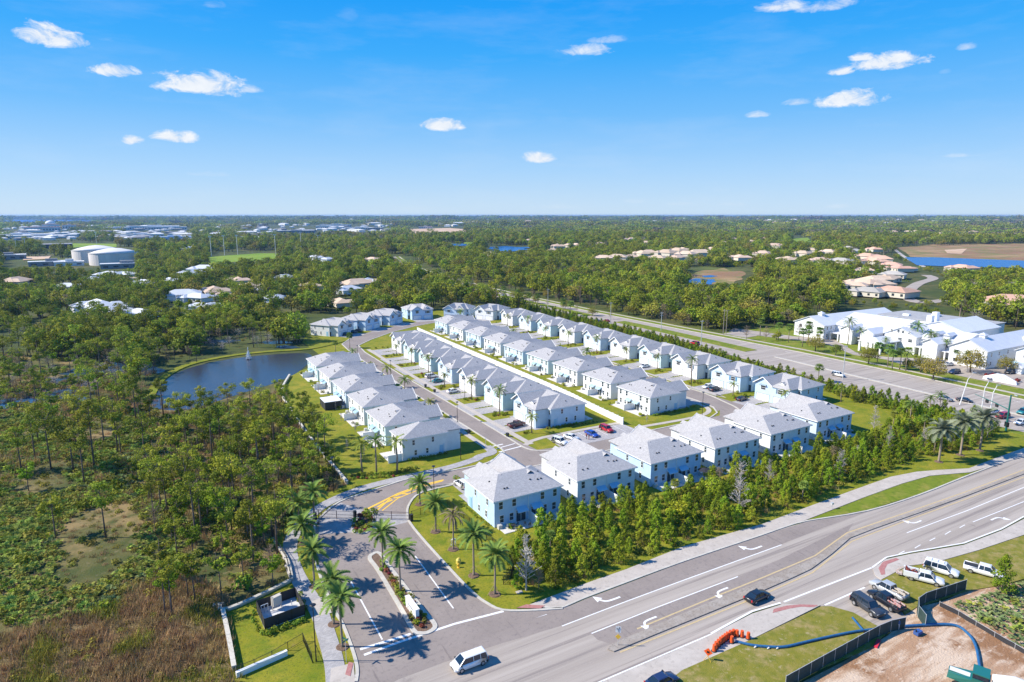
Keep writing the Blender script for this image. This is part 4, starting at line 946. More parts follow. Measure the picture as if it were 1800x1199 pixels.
for k, (u, v, h) in enumerate(((1650,812,8.2),(1688,800,8.6),(1722,792,8.8))):
    x, y = at(u, v); date_palm(x, y, h, ('silvery date palm nearest the sidewalk at the end of the pine belt', 'middle one of the three silvery date palms by the sidewalk', 'silvery date palm nearest the green signal pole')[k], 'silvery date palms at the corner', FRS, 34, .28, stakes=False)
# ---- smaller yard palms
r = random.Random(5)
def yard_palm_mesh(h, n, size, m, kind, seed, fat=.11):
    rr = random.Random(seed); t = MB(); t.tube([(0,0,0),(rr.uniform(-.15,.15),.05,h*.5),(0,0,h)], [fat*1.3,fat,fat*.8], 7)
    return t.mesh('trunk', G_PBARK, True), palm_crown(rr, h, n, size, kind, 1.2, seed).mesh('crown', m)
YP = [yard_palm_mesh(4.2,16,1.5,G_PALMY,'feather',1),yard_palm_mesh(3.4,18,1.4,G_PALMY,'feather',2),yard_palm_mesh(5.0,18,1.7,G_PALM,'feather',3),yard_palm_mesh(4.6,26,1.25,G_PALM,'fan',4),yard_palm_mesh(3.8,26,1.2,G_PALMY,'fan',5)]
COCO = [yard_palm_mesh(8.5,22,2.9,G_PALM,'feather',6,.14),yard_palm_mesh(7.0,24,2.4,G_PALM,'feather',7,.14)]
for row, xx, nm in (('C', 91.5, 'between driveways of the sunny street'), ('R', 170.5, 'between driveways of the boulevard row'), ('L', 72.8, 'before the garages of the preserve row'), ('M', 150.5, 'before the garages of the middle row')):
    hs_ = [h for h in HOUSES if h[3] == row]
    for k, h in enumerate(hs_):
        yy = h[1] - 9.3 if row in 'CR' else h[1] + 9.8
        plant(YP[(k + len(row)) % 3 if row in 'CL' else k % 3], 'yard_palm', xx + (h[0] - hs_[0][0]) * (1 if row in 'CR' else 0) + r.uniform(-1,1), yy, r.uniform(1.25, 1.6), 'young palm %s, %s along' % (nm, ordinal(k)), 'palm tree', 'young palms in the front yards', z=.03)
for (u, v, s, k, lb) in ((698,832,1.9,0,'feathery young palm at the yard corner of the narrow end house'),(662,833,1.7,2,'young palm in the shrubs left of the narrow end house'),(637,832,1.75,0,'leftmost young palm in the planting bed by the retaining wall'),
        (1265,905,0,0,''),(1240,600,0,0,''),(745,690,0,0,''),(615,612,1.2,3,'fan palm on the lawn above the pond, near the far cul-de-sac'),(590,620,1.0,3,'small fan palm above the pond'),(1438,672,1.3,3,'fan palm at the near end of the boulevard hedge, trunk leaning'),
        (1478,707,1.25,0,'yellow green palm inside the hedge behind the open lawn'),(1598,750,1.25,2,'palm in the belt above the open lawn, leftmost of three'),(1632,735,1.2,2,'palm in the belt above the open lawn, middle of three'),(1650,725,1.25,2,'palm in the belt above the open lawn, rightmost of three'),
        (1570,750,1.0,4,'short fan palm on the open lawn edge'),(1592,736,1.1,4,'short fan palm behind the lawn, next to the silvery palms'),(947,700,0,0,'')):
    if s: x, y = at(u, v); plant(YP[k], 'yard_palm', x, y, s, lb, 'palm tree', 'scattered palms of the estate')
# ---- the young pine belt behind the first row
BELT = A((905,1040),(955,1045),(1100,985),(1300,925),(1450,868),(1560,825),(1640,798),(1700,790),(1752,760),(1700,745),(1640,722),(1560,760),(1440,800),(1280,838),(1190,872),(1060,893),(980,925),(915,955),(885,985))
def fill(poly, d, seed, n=None, avoid=None, tries=60):
    """Poisson-like points in a polygon"""
    r = random.Random(seed); xs = [p[0] for p in poly]; ys = [p[1] for p in poly]; out = []; cell = {}
    area = abs(sum(poly[i][0] * poly[(i+1) % len(poly)][1] - poly[(i+1) % len(poly)][0] * poly[i][1] for i in range(len(poly)))) / 2
    bb = (max(xs) - min(xs)) * (max(ys) - min(ys)); N_ = int(bb / (d * d) * 6)
    for _ in range(N_):
        p = (r.uniform(min(xs), max(xs)), r.uniform(min(ys), max(ys)))
        if not inside(p, poly): continue
        k = (int(p[0] // d), int(p[1] // d))
        if any((p[0]-q[0])**2 + (p[1]-q[1])**2 < d*d for a in (-1,0,1) for b in (-1,0,1) for q in cell.get((k[0]+a, k[1]+b), [])): continue
        cell.setdefault(k, []).append(p); out.append(p)
    return out
def belt_label(x, y, kind):
    who = 'the gate-side corner lawn' if x < 57 else ('the first house','the second house','the third house','the fourth house','the fifth house','the last house')[min(5, int((x - 55) / 19.7))] if x < 173 else 'the open lawn'
    side = 'sidewalk edge' if y < 87.5 else 'house side' if y > 95.5 else 'middle'
    return '%s in the %s of the belt %s %s' % (kind, side, 'below' if who.endswith('lawn') else 'behind', who)
r = random.Random(31); bp = fill(BELT, 2.35, 3); print('belt trees', len(bp))
bp = bp[:290]
for i, (x, y) in enumerate(bp):
    q = r.random(); u, v = pix(x, y)
    if q < .045: plant(r.choice(YP[3:] if r.random() < .6 else [BROADS[3]]), 'cabbage_palm', x, y, .8, 'yellowing cabbage palm standing among the young pines behind the first row', 'palm tree', 'cabbage palms in the pine belt')
    elif q < .09: plant(BAREB[0], 'bare_shrub_tree', x, y, r.uniform(.4,.65), 'bare brown sapling among the young pines behind the first row', 'tree', 'bare saplings in the pine belt')
    else: plant(YPINES[r.randrange(5)], 'young_pine', x, y, r.choice((r.uniform(.5,.78), r.uniform(.68, .98))) * (.86 if y > 93 and x < 150 else .92), belt_label(x, y, 'bushy young pine'), 'pine tree', 'young pines in the belt by the sidewalk')
for k, (u, v, s) in enumerate(((925,1038,1.35),(1298,905,1.35),(1475,845,1.35),(1350,855,.9),(1560,800,.9),(1622,790,1.1),(1735,770,1.0),(1535,760,.9),(1505,815,.8))):
    x, y = at(u, v); plant(BARES[k % 3], 'bare_cypress', x, y, s, ('tall bare grey cypress at the corner lawn, ahead of the pine belt','pale bare cypress on the sidewalk side of the belt, behind the third house','pale bare cypress rising from the pine belt below the last house','small bare cypress inside the pine belt behind the fourth house','small bare cypress in the belt, below the open lawn','bare cypress left of the silvery palms','bare cypress under the green signal pole','bare grey sapling at the edge of the open lawn','small pale cypress between belt and last house')[k], 'tree', 'bare cypresses in the pine belt')
# ---- hedge belt along the boulevard
HB = [(199,80),(209,84),(210,94),(209,130),(214,180),(221,229),(223.5,300),(224.5,400),(225,440),(214,440),(208,360),(203,330),(203,220),(202,150),(201,100)]
HB2 = [(197.5,92),(207,88),(208.5,130),(212.5,180),(219.5,229),(222,300),(223,400),(221,440),(215,440),(212,330),(209,240),(205,180),(201.5,130)]
hp = fill(HB2, 2.35, 9); print('hedge trees', len(hp)); hp.sort(key=lambda p: p[1])
near = hp[:270]; far = hp[270:]
for i, (x, y) in enumerate(near):
    q = r.random(); k = .78 if y > 130 else .85
    if q < .05: plant(YP[4], 'cabbage_palm', x, y, .8, 'small cabbage palm in the hedge along the boulevard', 'palm tree', 'cabbage palms in the boulevard hedge')
    elif q < .10: plant(BAREB[0], 'bare_shrub_tree', x, y, r.uniform(.35,.5), 'bare reddish sapling in the hedge along the boulevard', 'tree', 'bare saplings in the boulevard hedge')
    else: plant(YPINES[r.choice((0,2,2,4,4))], 'hedge_tree', x, y, r.uniform(.75, 1.1) * k, 'bushy evergreen of the boulevard hedge behind ' + ('the open lawn' if y < 128 else 'the %s house of the boulevard row' % ordinal(min(9, int((y - 128) / 20)))), 'tree', 'evergreens of the boulevard hedge')
YW = [whole_mesh('evergreen', *young_pine_parts(90 + i, 4.2, 2.7), m) for i, m in enumerate((G_YPINE, G_BROAD))]
if far: scatter('hedge_thicket', [(x, y, 0) for x, y in far], YW, .6, .95, 'far end of the evergreen hedge along the boulevard', 'hedge')

# ---- the preserve on the left: pines, thickets, palmetto
def in_view(x, y, z=6, mg=60): u, v = pix(x, y, z); return -mg < u < 1800 + mg and v < 1199 + 140
WOOD_A = A((395,1000),(330,1000),(262,925),(255,870),(290,800),(330,730),(420,700),(500,668),(528,700),(552,755),(600,850),(585,880),(520,915),(500,935),(497,985),(492,1010),(440,1035),(400,1050))
WOOD_B = A((-60,690),(100,690),(200,668),(262,700),(330,730),(290,800),(240,860),(100,880),(-60,880))
WOOD_C = A((-80,560),(200,560),(420,580),(600,598),(470,615),(340,640),(270,662),(180,655),(60,690),(-80,700))
r0 = random.Random(4)
def POND_VIEW(u, v): return inside((u, v), ((268,712),(290,640),(400,612),(560,606),(560,640),(545,700),(470,742),(400,760),(330,752)))
pines = []
for poly, d, sd in ((WOOD_A, 3.6, 1), (WOOD_B, 9.0, 2), (WOOD_C, 8.5, 3)):
    for p in fill(poly, d, sd):
        if inside(p, LAWN): continue
        u, v = pix(*p)
        if POND_VIEW(u, v) and r0.random() > (.45 if v > 705 else .10): continue
        if 262 < u < 540 and 615 < v < 720 and inside((u, v), ((262,710),(285,672),(330,648),(400,632),(470,620),(548,612),(560,630),(530,650),(470,690),(360,722))): continue
        if in_view(*p): pines.append((*p, sd))
print('preserve pines', len(pines))
pines.sort(key=lambda p: p[0]**2 + p[1]**2); r = random.Random(77); restp = []
def wood_label(x, y, sd):
    u, v = pix(x, y)
    if sd == 1: return 'slender pine in the crowded stand, ' + ('close to the equipment lawn and path bend' if v > 930 else 'beside the middle of the retaining wall' if v > 820 and u > 420 else 'at its meadow side' if v > 820 else 'near the pond, against the retaining wall' if u > 430 else 'between the pond and the palmetto scrub')
    if sd == 2: return 'scattered pine over the scrub, ' + ('near the palmetto at the left edge' if u < 130 else 'closer to the crowded stand')
    return 'pine by the flooded marsh, ' + ('at the left edge beyond the water' if u < 200 else 'behind the pond bank' if u > 400 else 'between the water patches and the pond')
for i, (x, y, sd) in enumerate(pines):
    if sd == 1 and r.random() < .22: kind = 'b'
    else: kind = 'p'
    if i >= 292: restp.append((x, y, 0)); continue
    if kind == 'b': plant(r.choice(BAREB + [BROADS[1]]), 'swamp_tree', x, y, r.uniform(.45,.8), 'thin half bare swamp tree among the preserve pines', 'tree', 'half bare trees of the preserve')
    else: plant(PINES[r.randrange(7)], 'preserve_pine', x, y, r.uniform(.62, 1.0) if sd == 1 else r.uniform(.75, 1.1), wood_label(x, y, sd), 'pine tree', {1: 'pines of the crowded stand', 2: 'scattered pines over the scrub', 3: 'pines around the marsh'}[sd])
for k, (u, v, m, s) in enumerate(((90,825,3,1.15),(166,822,5,1.05),(213,800,1,.9),(38,828,1,.9),(240,745,5,1.05),(265,745,1,.9),(175,708,0,1.0),(66,722,5,.85),(186,945,1,.95),(98,945,4,1.0),(283,1020,4,.9),(300,1070,6,.9))):
    x, y = at(u, v); plant(PINES[m], 'preserve_pine', x, y, s, 'solitary tall pine with flat crown over the palmetto scrub', 'pine tree', 'scattered pines over the scrub')
for k, (u, v, m, s, lb) in enumerate(((291,1082,5,.62,'left one of the two straight pines at the meadow edge'),(303,1085,5,.60,'right one of the two straight pines at the meadow edge'),(331,1050,1,.7,'thin grey-topped pine behind the two meadow pines'),(343,1057,1,.75,'thin pine nearest the equipment lawn'),(480,1030,6,.8,'bright green pine beside the paver path'),(389,1040,4,.8,'young pine standing behind the equipment lawn corner'))):
    x, y = at(u, v); plant(PINES[m], 'meadow_pine', x, y, s, lb, 'pine tree', 'pines at the meadow edge')
PINEW = [whole_mesh('pine', *pine_parts(200 + i, h, c, w, n, 40, leaf=.55), m) for i, (h, c, w, n, m) in enumerate(((12,.5,3.0,12,G_PINE),(9,.6,2.6,10,G_YPINE),(11,.55,3.2,12,G_PINE)))]
BROADW = [whole_mesh('broadleaf', *broad_parts(220 + i, h, w, n, 46, .8), m) for i, (h, w, n, m) in enumerate(((9,9,14,G_BROAD),(8,8,12,G_BROAD),(10,11,16,G_OLIVE),(7,7,10,G_YEL),(9,8,14,G_BROAD),(11,10,16,G_PINE)))]
BAREW = [quads_mesh('bare', np.zeros((0,3)), [G_BROWN, G_BROWN], bare_mesh('b', 8, 3.0, 60, None, 230, .3, False)), quads_mesh('bare', np.zeros((0,3)), [G_GREY, G_GREY], bare_mesh('b', 7, 3.4, 60, None, 231, .3, False))]
PALMW = []
for s_ in (0, 1):
    rr = random.Random(300 + s_); t = MB(); t.tube([(0,0,0),(0,0,6.5)], [.2,.15], 5); c = palm_crown(rr, 6.5, 20, 1.7, 'fan'); mm = MB(); mm.add(t.v, t.f, 1); mm.add(c.v, c.f, 0); PALMW.append(mm.mesh('palm', [G_PALM, G_PBARK]))
if restp: scatter('preserve_thicket', restp, PINEW[:2], .6, .95, 'more pines of the crowded stand by the pond, too many to tell apart', 'wood')
# understorey
def palmetto_mesh(seed, m, n=20, s=.72):
    rr = random.Random(seed); mb = MB()
    for i in range(n):
        a = 2.4 * i; e = R(rr.uniform(15, 75)); d = Vector((math.cos(a) * math.cos(e), math.sin(a) * math.cos(e), math.sin(e))); st = Vector((rr.uniform(-.5,.5), rr.uniform(-.5,.5), .1)) + d * s * rr.uniform(.4,.9)
        fan_mesh_into(mb, rr, st, d + Vector((0,0,-.3)), s * rr.uniform(.6,.95))
    return mb.mesh('palmetto', m)
PALMETTO = [palmetto_mesh(i, m) for i, m in enumerate((G_PALMETTO, G_PALMETTO, G_PALMETTO, G_PALMETTOY))]
BUSHW = [quads_mesh('bush', leaf_arrays([(0,0,.6),(.6,.3,.5),(-.5,.4,.45),(.1,-.6,.5)], [(.8,.8,.6)]*4, [26]*4, .42, 400 + i), [m]) for i, m in enumerate((G_BROAD, G_OLIVE, G_SHRUB))]
def grass_mesh(seed, m, n=46, h=.9, sp=.8):
    rr = random.Random(seed); mb = MB()
    for i in range(n):
        x, y = rr.uniform(-sp, sp), rr.uniform(-sp, sp); a = rr.uniform(0, 6.28); l = h * rr.uniform(.6, 1.2); t = rr.uniform(.15,.7)
        mb.add([(x - .05 * math.sin(a), y + .05 * math.cos(a), 0), (x + .05 * math.sin(a), y - .05 * math.cos(a), 0), (x + l * t * math.cos(a), y + l * t * math.sin(a), l)], [(0, 1, 2)])
    return mb.mesh('grass', m)
GRASSW = [grass_mesh(i, m) for i, m in enumerate((G_DRY, G_DRY, G_OLIVE))]
def noisy(x, y, s, seed): # cheap value noise through mathutils
    from mathutils import noise
    return noise.noise(Vector((x * s + seed * 7.3, y * s - seed * 3.1, seed)))
PAL_P = A((-200,700),(80,730),(250,760),(300,800),(262,860),(300,905),(330,960),(300,1010),(262,1020),(189,1072),(116,1087),(0,1120),(-250,1180))
pts = []
for p in fill(PAL_P, 1.15, 12):
    u, v = pix(*p)
    t = noisy(p[0], p[1], .075, 1)
    if t < -.12 or not in_view(*p, 1): continue
    pts.append((*p, 0, .75 + .5 * max(0, t)))
scatter('palmetto_scrub', pts, PALMETTO + BUSHW[:2], .65, 1.25, 'dense saw palmetto scrub covering the open ground left of the preserve pines', 'shrubs', idx=[4 + (i % 2) if (i * 7919) % 11 < 2 else (i % 3 if noisy(p[0], p[1], .04, 5) < .1 else (3 if noisy(p[0],p[1],.09,6) > .12 else 1)) for i, p in enumerate(pts)])
pts7 = [(*p, 0, .6) for p in fill(SCRUB, 1.5, 19) if in_view(*p, 1) and pix(*p)[1] > 690 and not inside(p, LAWN) and (noisy(p[0], p[1], .3, 7) > -.25)]
scatter('scrub_grass', pts7, GRASSW + [BUSHW[1]], .5, 1.4, 'thin dry grass and small tufts in the sandy gaps of the scrub', 'grass')
pts2 = []
for p in fill(SCRUB, 2.1, 13):
    u, v = pix(*p)
    if not in_view(*p, 1) or inside(p, LAWN): continue
    inA = inside((u, v), ((395,1000),(262,925),(255,870),(290,800),(330,730),(420,700),(500,668),(552,755),(600,850),(520,915),(492,1010),(400,1050)))
    if inside((u, v), ((262,712),(285,672),(330,646),(400,630),(470,618),(548,610),(565,630),(530,652),(470,692),(360,726))): continue
    if inA or (noisy(p[0], p[1], .06, 2) > .02 and v < 900): pts2.append((*p, 0, 1.0))
scatter('undergrowth', pts2, BUSHW + [PALMETTO[0]] + GRASSW[:2], .7, 1.5, 'tangled undergrowth below the preserve pines and around the marsh', 'shrubs')
MEADOW = A((-250,1170),(0,1115),(116,1083),(189,1068),(225,1043),(262,1016),(300,1000),(345,1020),(392,1055),(412,1199),(420,1300),(-300,1300))
pts3 = [(*p, 0, 1.0) for p in fill(MEADOW, .95, 14) if in_view(*p, 1)]
scatter('meadow_grass', pts3, GRASSW, .8, 1.5, 'tall dry brown grass of the meadow in the near left corner', 'grass', idx=[2 if noisy(p[0], p[1], .15, 3) > .25 else int(p[0] * 7) % 2 for p in pts3])
pts4 = [(*p, 0, 1.0) for p in fill([(-60,150),(36,150),(36,250),(-10,300),(-80,330)], 3.2, 15) if in_view(*p, 1) and noisy(p[0], p[1], .05, 4) > 0 and not POND_VIEW(*pix(*p)) and not inside(pix(*p), ((262,710),(285,672),(330,646),(400,630),(470,618),(548,610),(565,630),(530,652),(470,692),(360,726)))]
MARSHP = A((-60,625),(120,612),(250,600),(420,585),(560,592),(500,606),(400,618),(300,636),(270,655),(250,680),(200,695),(60,715),(-60,725))
pts8 = [(*p, 0, 1.0) for p in fill(MARSHP, 5.5, 23) if in_view(*p, 1)]
scatter('marsh_thicket', pts8, BAREW + [BUSHW[1], GRASSW[0]], .35, .75, 'leafless grey brush standing in the flooded marsh', 'shrubs')
scatter('marsh_grass', pts4, GRASSW[:2], 1.2, 2.0, 'brown sedge and dry grass between the flooded patches of the preserve', 'grass')
# ground edge of the pine belt and the palmetto by the building site
pts5 = [(*p, .03, 1.0) for p in fill(BELT, 1.9, 16)]
scatter('belt_undergrowth', pts5, GRASSW[2:] + BUSHW[1:2] + GRASSW[:1], .6, 1.1, 'rough grass and low scrub at the feet of the young pines', 'grass')
SITEP = A((1688,1065),(1730,1052),(1790,1030),(1830,1015),(1990,1030),(2050,1200),(1850,1165),(1770,1118),(1720,1092))
pts6 = [(*p, 0, 1.0) for p in fill(SITEP, 1.05, 17)]
scatter('site_palmetto', pts6, [PALMETTO[3], PALMETTO[3], PALMETTO[1]], .55, .95, 'pale saw palmetto growing behind the silt fence of the building site', 'shrubs')

# ---- forest beyond, to the horizon
CLEAR_PX = [((0,396),(70,392),(178,391),(178,388),(0,386)), ((70,425),(210,427),(210,438),(70,440)), ((128,434),(240,434),(240,468),(128,466)), ((0,452),(140,455),(245,468),(245,478),(0,476)), ((366,444),(492,440),(492,458),(366,468)),
    ((1392,414),(1430,412),(1430,430),(1392,430)), ((1574,434),(1950,424),(1950,476),(1690,474),(1600,470),(1572,440)), ((1570,436),(1600,456),(1632,474),(1620,474),(1570,445)), ((1205,470),(1330,470),(1330,504),(1205,506)), ((852,433),(935,432),(935,446),(852,446)), ((775,427),(835,427),(835,435),(775,435)),
    ((712,401),(830,398),(830,411),(712,414)), ((1480,505),(1600,498),(1560,470),(1500,455),(1560,452),(1660,490),(1665,532),(1590,540),(1500,530)), ((0,402),(130,400),(130,424),(0,428)), ((200,402),(340,400),(340,424),(200,424)), ((440,398),(690,398),(690,408),(440,410)), ((1395,575),(1425,556),(1530,540),(1610,552),(1700,566),(1830,588),(1830,700),(1380,612))]
FARHOUSES = []   # filled here so that no tree stands on a roof: (u, v, kind, size, yaw)
for (u, v, k, s, a) in ((165,497,'w',16,20),(195,490,'w',20,40),(222,489,'w',18,30),(232,493,'t',9,10),(338,487,'w',22,50),(360,480,'w',24,48),(178,553,'w',26,30),(205,556,'w',16,60),(322,528,'w',22,40),(348,532,'w',18,20),(378,522,'t',22,30),(390,524,'t',14,80),(443,513,'t',20,20),(352,545,'w',12,30),(372,547,'w',14,50),
        (28,503,'t',22,20),(555,462,'w',20,30),(575,464,'w',16,60),(655,465,'t',18,20),(628,508,'t',24,40),(645,502,'w',18,20),(612,517,'w',18,60),(545,510,'t',16,20),(455,515,'w',10,20),(655,503,'t',16,40),
        (980,441,'t',22,20),(1000,438,'t',18,60),(972,447,'t',14,40),(1012,437,'t',16,20),(1055,434,'t',16,30),(1100,427,'t',18,20),(1110,425,'t',16,50),(1185,424,'t',16,20),(1060,463,'t',22,30),(1085,462,'t',24,20),(1110,461,'t',20,50),(1128,456,'t',22,20),(1140,453,'t',20,40),(1155,463,'t',22,20),(1170,455,'t',24,10),(1190,450,'t',22,30),(1200,447,'t',18,20),(1190,462,'t',22,50),(1205,457,'t',22,20),(1225,455,'t',24,30),(1235,451,'t',18,50),(1250,444,'t',14,20),(1300,442,'t',16,40),
        (1360,440,'t',22,20),(1368,437,'o',16,50),(1385,467,'t',24,20),(1440,468,'t',22,30),(1477,470,'g',24,20),(1490,443,'g',16,10),(1502,449,'g',16,30),(1535,446,'o',18,20),(1523,461,'o',26,20),(1545,466,'o',26,30),(1565,472,'o',26,20),(1535,470,'o',24,60),(1578,478,'o',26,20),(1518,482,'t',24,40),(1595,477,'o',18,20),(1568,490,'g',26,20),
        (1540,500,'t',28,30),(1560,497,'t',26,60),(1520,507,'t',30,20),(1545,508,'t',26,40),(1500,510,'t',24,20),(1525,522,'g',26,10),(1570,523,'o',30,30),(1690,478,'o',28,20),(1775,543,'o',34,30),(1790,548,'o',26,0),(1478,420,'t',18,10),(1510,422,'t',20,30),(1565,403,'t',20,20),(1570,412,'t',22,30),(1595,411,'t',18,20),(1610,412,'t',24,10),(1630,414,'t',22,40),(1650,415,'t',18,20),(1710,412,'t',20,10),(1730,412,'t',16,30),(1745,406,'t',20,20),(1790,405,'t',24,20),(1375,402,'t',20,20),(1225,401,'t',20,20),(1212,400,'t',16,20),
        (1020,418,'t',16,20),(1040,421,'t',18,30),(1065,424,'o',16,10),(930,428,'t',16,40),(960,425,'t',16,20),(1135,433,'t',18,20),(1160,429,'t',16,60),(1210,432,'t',18,20),(1240,427,'o',16,30),(1270,433,'t',18,10),(1290,425,'t',16,50),(1320,431,'t',18,20),(1345,424,'o',16,20),(1410,455,'t',20,20),(1425,447,'t',18,50),(1455,452,'t',20,10),(1465,441,'t',18,20),(1340,455,'t',20,30),(1300,462,'t',22,10),(1630,425,'o',18,20),(1450,430,'t',18,20),(1535,428,'t',18,40),(860,455,'t',16,30),(1690,418,'t',18,30),(1760,420,'t',18,20),(255,505,'w',18,20),(120,512,'w',18,50),(300,500,'w',16,30),(420,500,'t',18,20),(500,495,'w',18,60),(250,560,'w',16,20),(600,540,'t',16,30),(480,532,'w',16,10)):
    FARHOUSES.append((u, v, k, s * (.78 if v > 470 and u > 1300 else 1.0), a))
def clear_px(u, v):
    for c in CLEAR_PX:
        if inside((u, v), c): return True
    return False
HP = {}
for (u, v, k, s, a) in FARHOUSES:
    x, y = at(u, v + .2); HP.setdefault((int(x // 60), int(y // 60)), []).append((x, y, s))
def near_house(x, y, ext=.62):
    k = (int(x // 60), int(y // 60))
    for a in (-2,-1,0,1,2):
        for b in (-2,-1,0,1,2):
            for (hx, hy, s) in HP.get((k[0]+a, k[1]+b), []):
                dx, dy = x - hx, y - hy; rr = s * ext
                if dx*dx + dy*dy < rr*rr: return 1
                # keep the sight line from the drone open
                dd = math.hypot(hx, hy); t = -(dx * hx + dy * hy) / dd
                if 0 < t < min(105, dd * .085) + s * .4 and abs(dx * hy - dy * hx) / dd < s * .52: return 2
    return 0
EXCL = [[(-25,20),(6,20),(6.5,101),(17.5,104.5),(18,122),(24.5,133.5),(36.9,139.5),(37,180),(39,232),(47,254),(40,262),(5,240),(-5,262),(2,290),(20,310),(66,312),(66,340),(60,352),(80,362),(104,384),(143,392),(170,384),(200,366),(206,345),(214,440),(218,470),(240,620),(285,830),(345,1000),(362,990),(308,750),(272,590),(264,500),(261,400),(262,300),(262,238),(300,236),(345,222),(352,60),(400,-100),(100,-100),(20,0)]]
def zone_ok(x, y):
    for e in EXCL:
        if inside((x, y), e): return False
    return True
r = random.Random(99); fpts = []; fidx = []; n0 = len(PINEW); SRC = PINEW + BROADW + BAREW + PALMW   # 0-2 pine, 3-8 broad, 9-10 bare, 11-12 palm
HD = math.atan2(math.sin(HEAD), math.cos(HEAD))
def ring(d0, d1, spacing, smul):
    n = int((d1*d1 - d0*d0) * R(86) / 2 / (spacing * spacing))
    for _ in range(n):
        d = math.sqrt(r.uniform(d0*d0, d1*d1)); a = HD + R(r.uniform(-43, 43)); x, y = d * math.cos(a), d * math.sin(a)
        u, v = pix(x, y)
        if not -80 < u < 1880: continue
        nh = near_house(x, y)
        if not zone_ok(x, y) or inside((x, y), SCRUB) or nh == 1 or clear_px(u, v): continue
        if inside((u, v), ((250,720),(270,640),(400,612),(570,600),(570,650),(545,745),(300,760))): continue
        low = nh == 2 or any(clear_px(u, v - (v - 378) * q) for q in (.05, .10, .14))
        # open marsh & thin pine flat on the left, wall of woods elsewhere
        t = noisy(x, y, .006, 8); t2 = noisy(x, y, .02, 9)
        if v > 545 and u < 620 and t2 < -.05 and v < 640: continue
        if 420 < d and t2 < -.36: continue
        town = u < 720 and 396 < v < 428
        if town and r.random() < .45: continue
        q = r.random()
        if u < 640 and v > 470: pid = r.choice((0,1,2,3,4,5,8,0,7)) if q < .90 else r.choice((6,9,11,12))
        elif town: pid = r.choice((3,4,5,7,9,10,10))
        else: pid = (r.choice((0,2,1,8)) if t > -.05 else r.choice((3,4,5,7,8))) if q < .80 else r.choice((6,6,9,9,10,5,11))
        if low:
            if r.random() < .25: continue
            fpts.append((x, y, 0, smul * r.uniform(.2, .42))); fidx.append(r.choice((3,4,5,7,8))); continue
        fpts.append((x, y, 0, smul)); fidx.append(pid)
ring(150, 420, 6.0, 1.0); ring(420, 1000, 7.6, 1.1); ring(1000, 1900, 12.5, 1.45)
print('forest', len(fpts))
# far canopy: groves of several crowns each
def grove(seed, m):
    rr = np.random.RandomState(seed); n = 15; C = [(rr.uniform(-26,26), rr.uniform(-26,26), rr.uniform(4,9.5)) for _ in range(n)]; Rr = [(rr.uniform(5,9),)*2 + (rr.uniform(3.5,5),) for _ in range(n)]
    return quads_mesh('grove', leaf_arrays(C, Rr, [34]*n, 3.0, seed, up=.5, shell=.7), [m])
GROVES = [grove(500, G_BROAD), grove(501, G_PINE), grove(502, G_OLIVE), grove(503, G_BROAD), grove(504, mat('winter woods', (.12,.10,.065), .9, (.17,.15,.09), .1, rnd=.3))]
scatter('forest', fpts, SRC, .75, 1.25, 'green woodland of pines and broadleaf trees spreading behind the estate', 'forest', idx=fidx, hvar=.2)
gpts = []; gidx = []
def gring(d0, d1, spacing, smul):
    n = int((d1*d1 - d0*d0) * R(84) / 2 / (spacing * spacing))
    for _ in range(n):
        d = math.sqrt(r.uniform(d0*d0, d1*d1)); a = HD + R(r.uniform(-42, 42)); x, y = d * math.cos(a), d * math.sin(a); u, v = pix(x, y)
        if any(clear_px(u, v - (v - 378) * q) for q in (0, .07, .14)) or near_house(x, y, 1.0): continue
        t = noisy(x, y, .0012, 21)
        if t < -.33: continue
        if u < 720 and 393 < v < 430 and r.random() < .5: continue
        gpts.append((x, y, 0, smul)); gidx.append(int(r.choice((0,0,1,2,3,4) if t < .1 else (0,1,3,1,2))))
gring(1850, 3200, 46, 1.0); gring(3200, 6500, 92, 1.6); gring(6500, 14000, 230, 3.0)
scatter('distant_woods', gpts, GROVES, .8, 1.25, 'distant woods fading to blue along the horizon', 'forest', idx=gidx, hvar=.3)
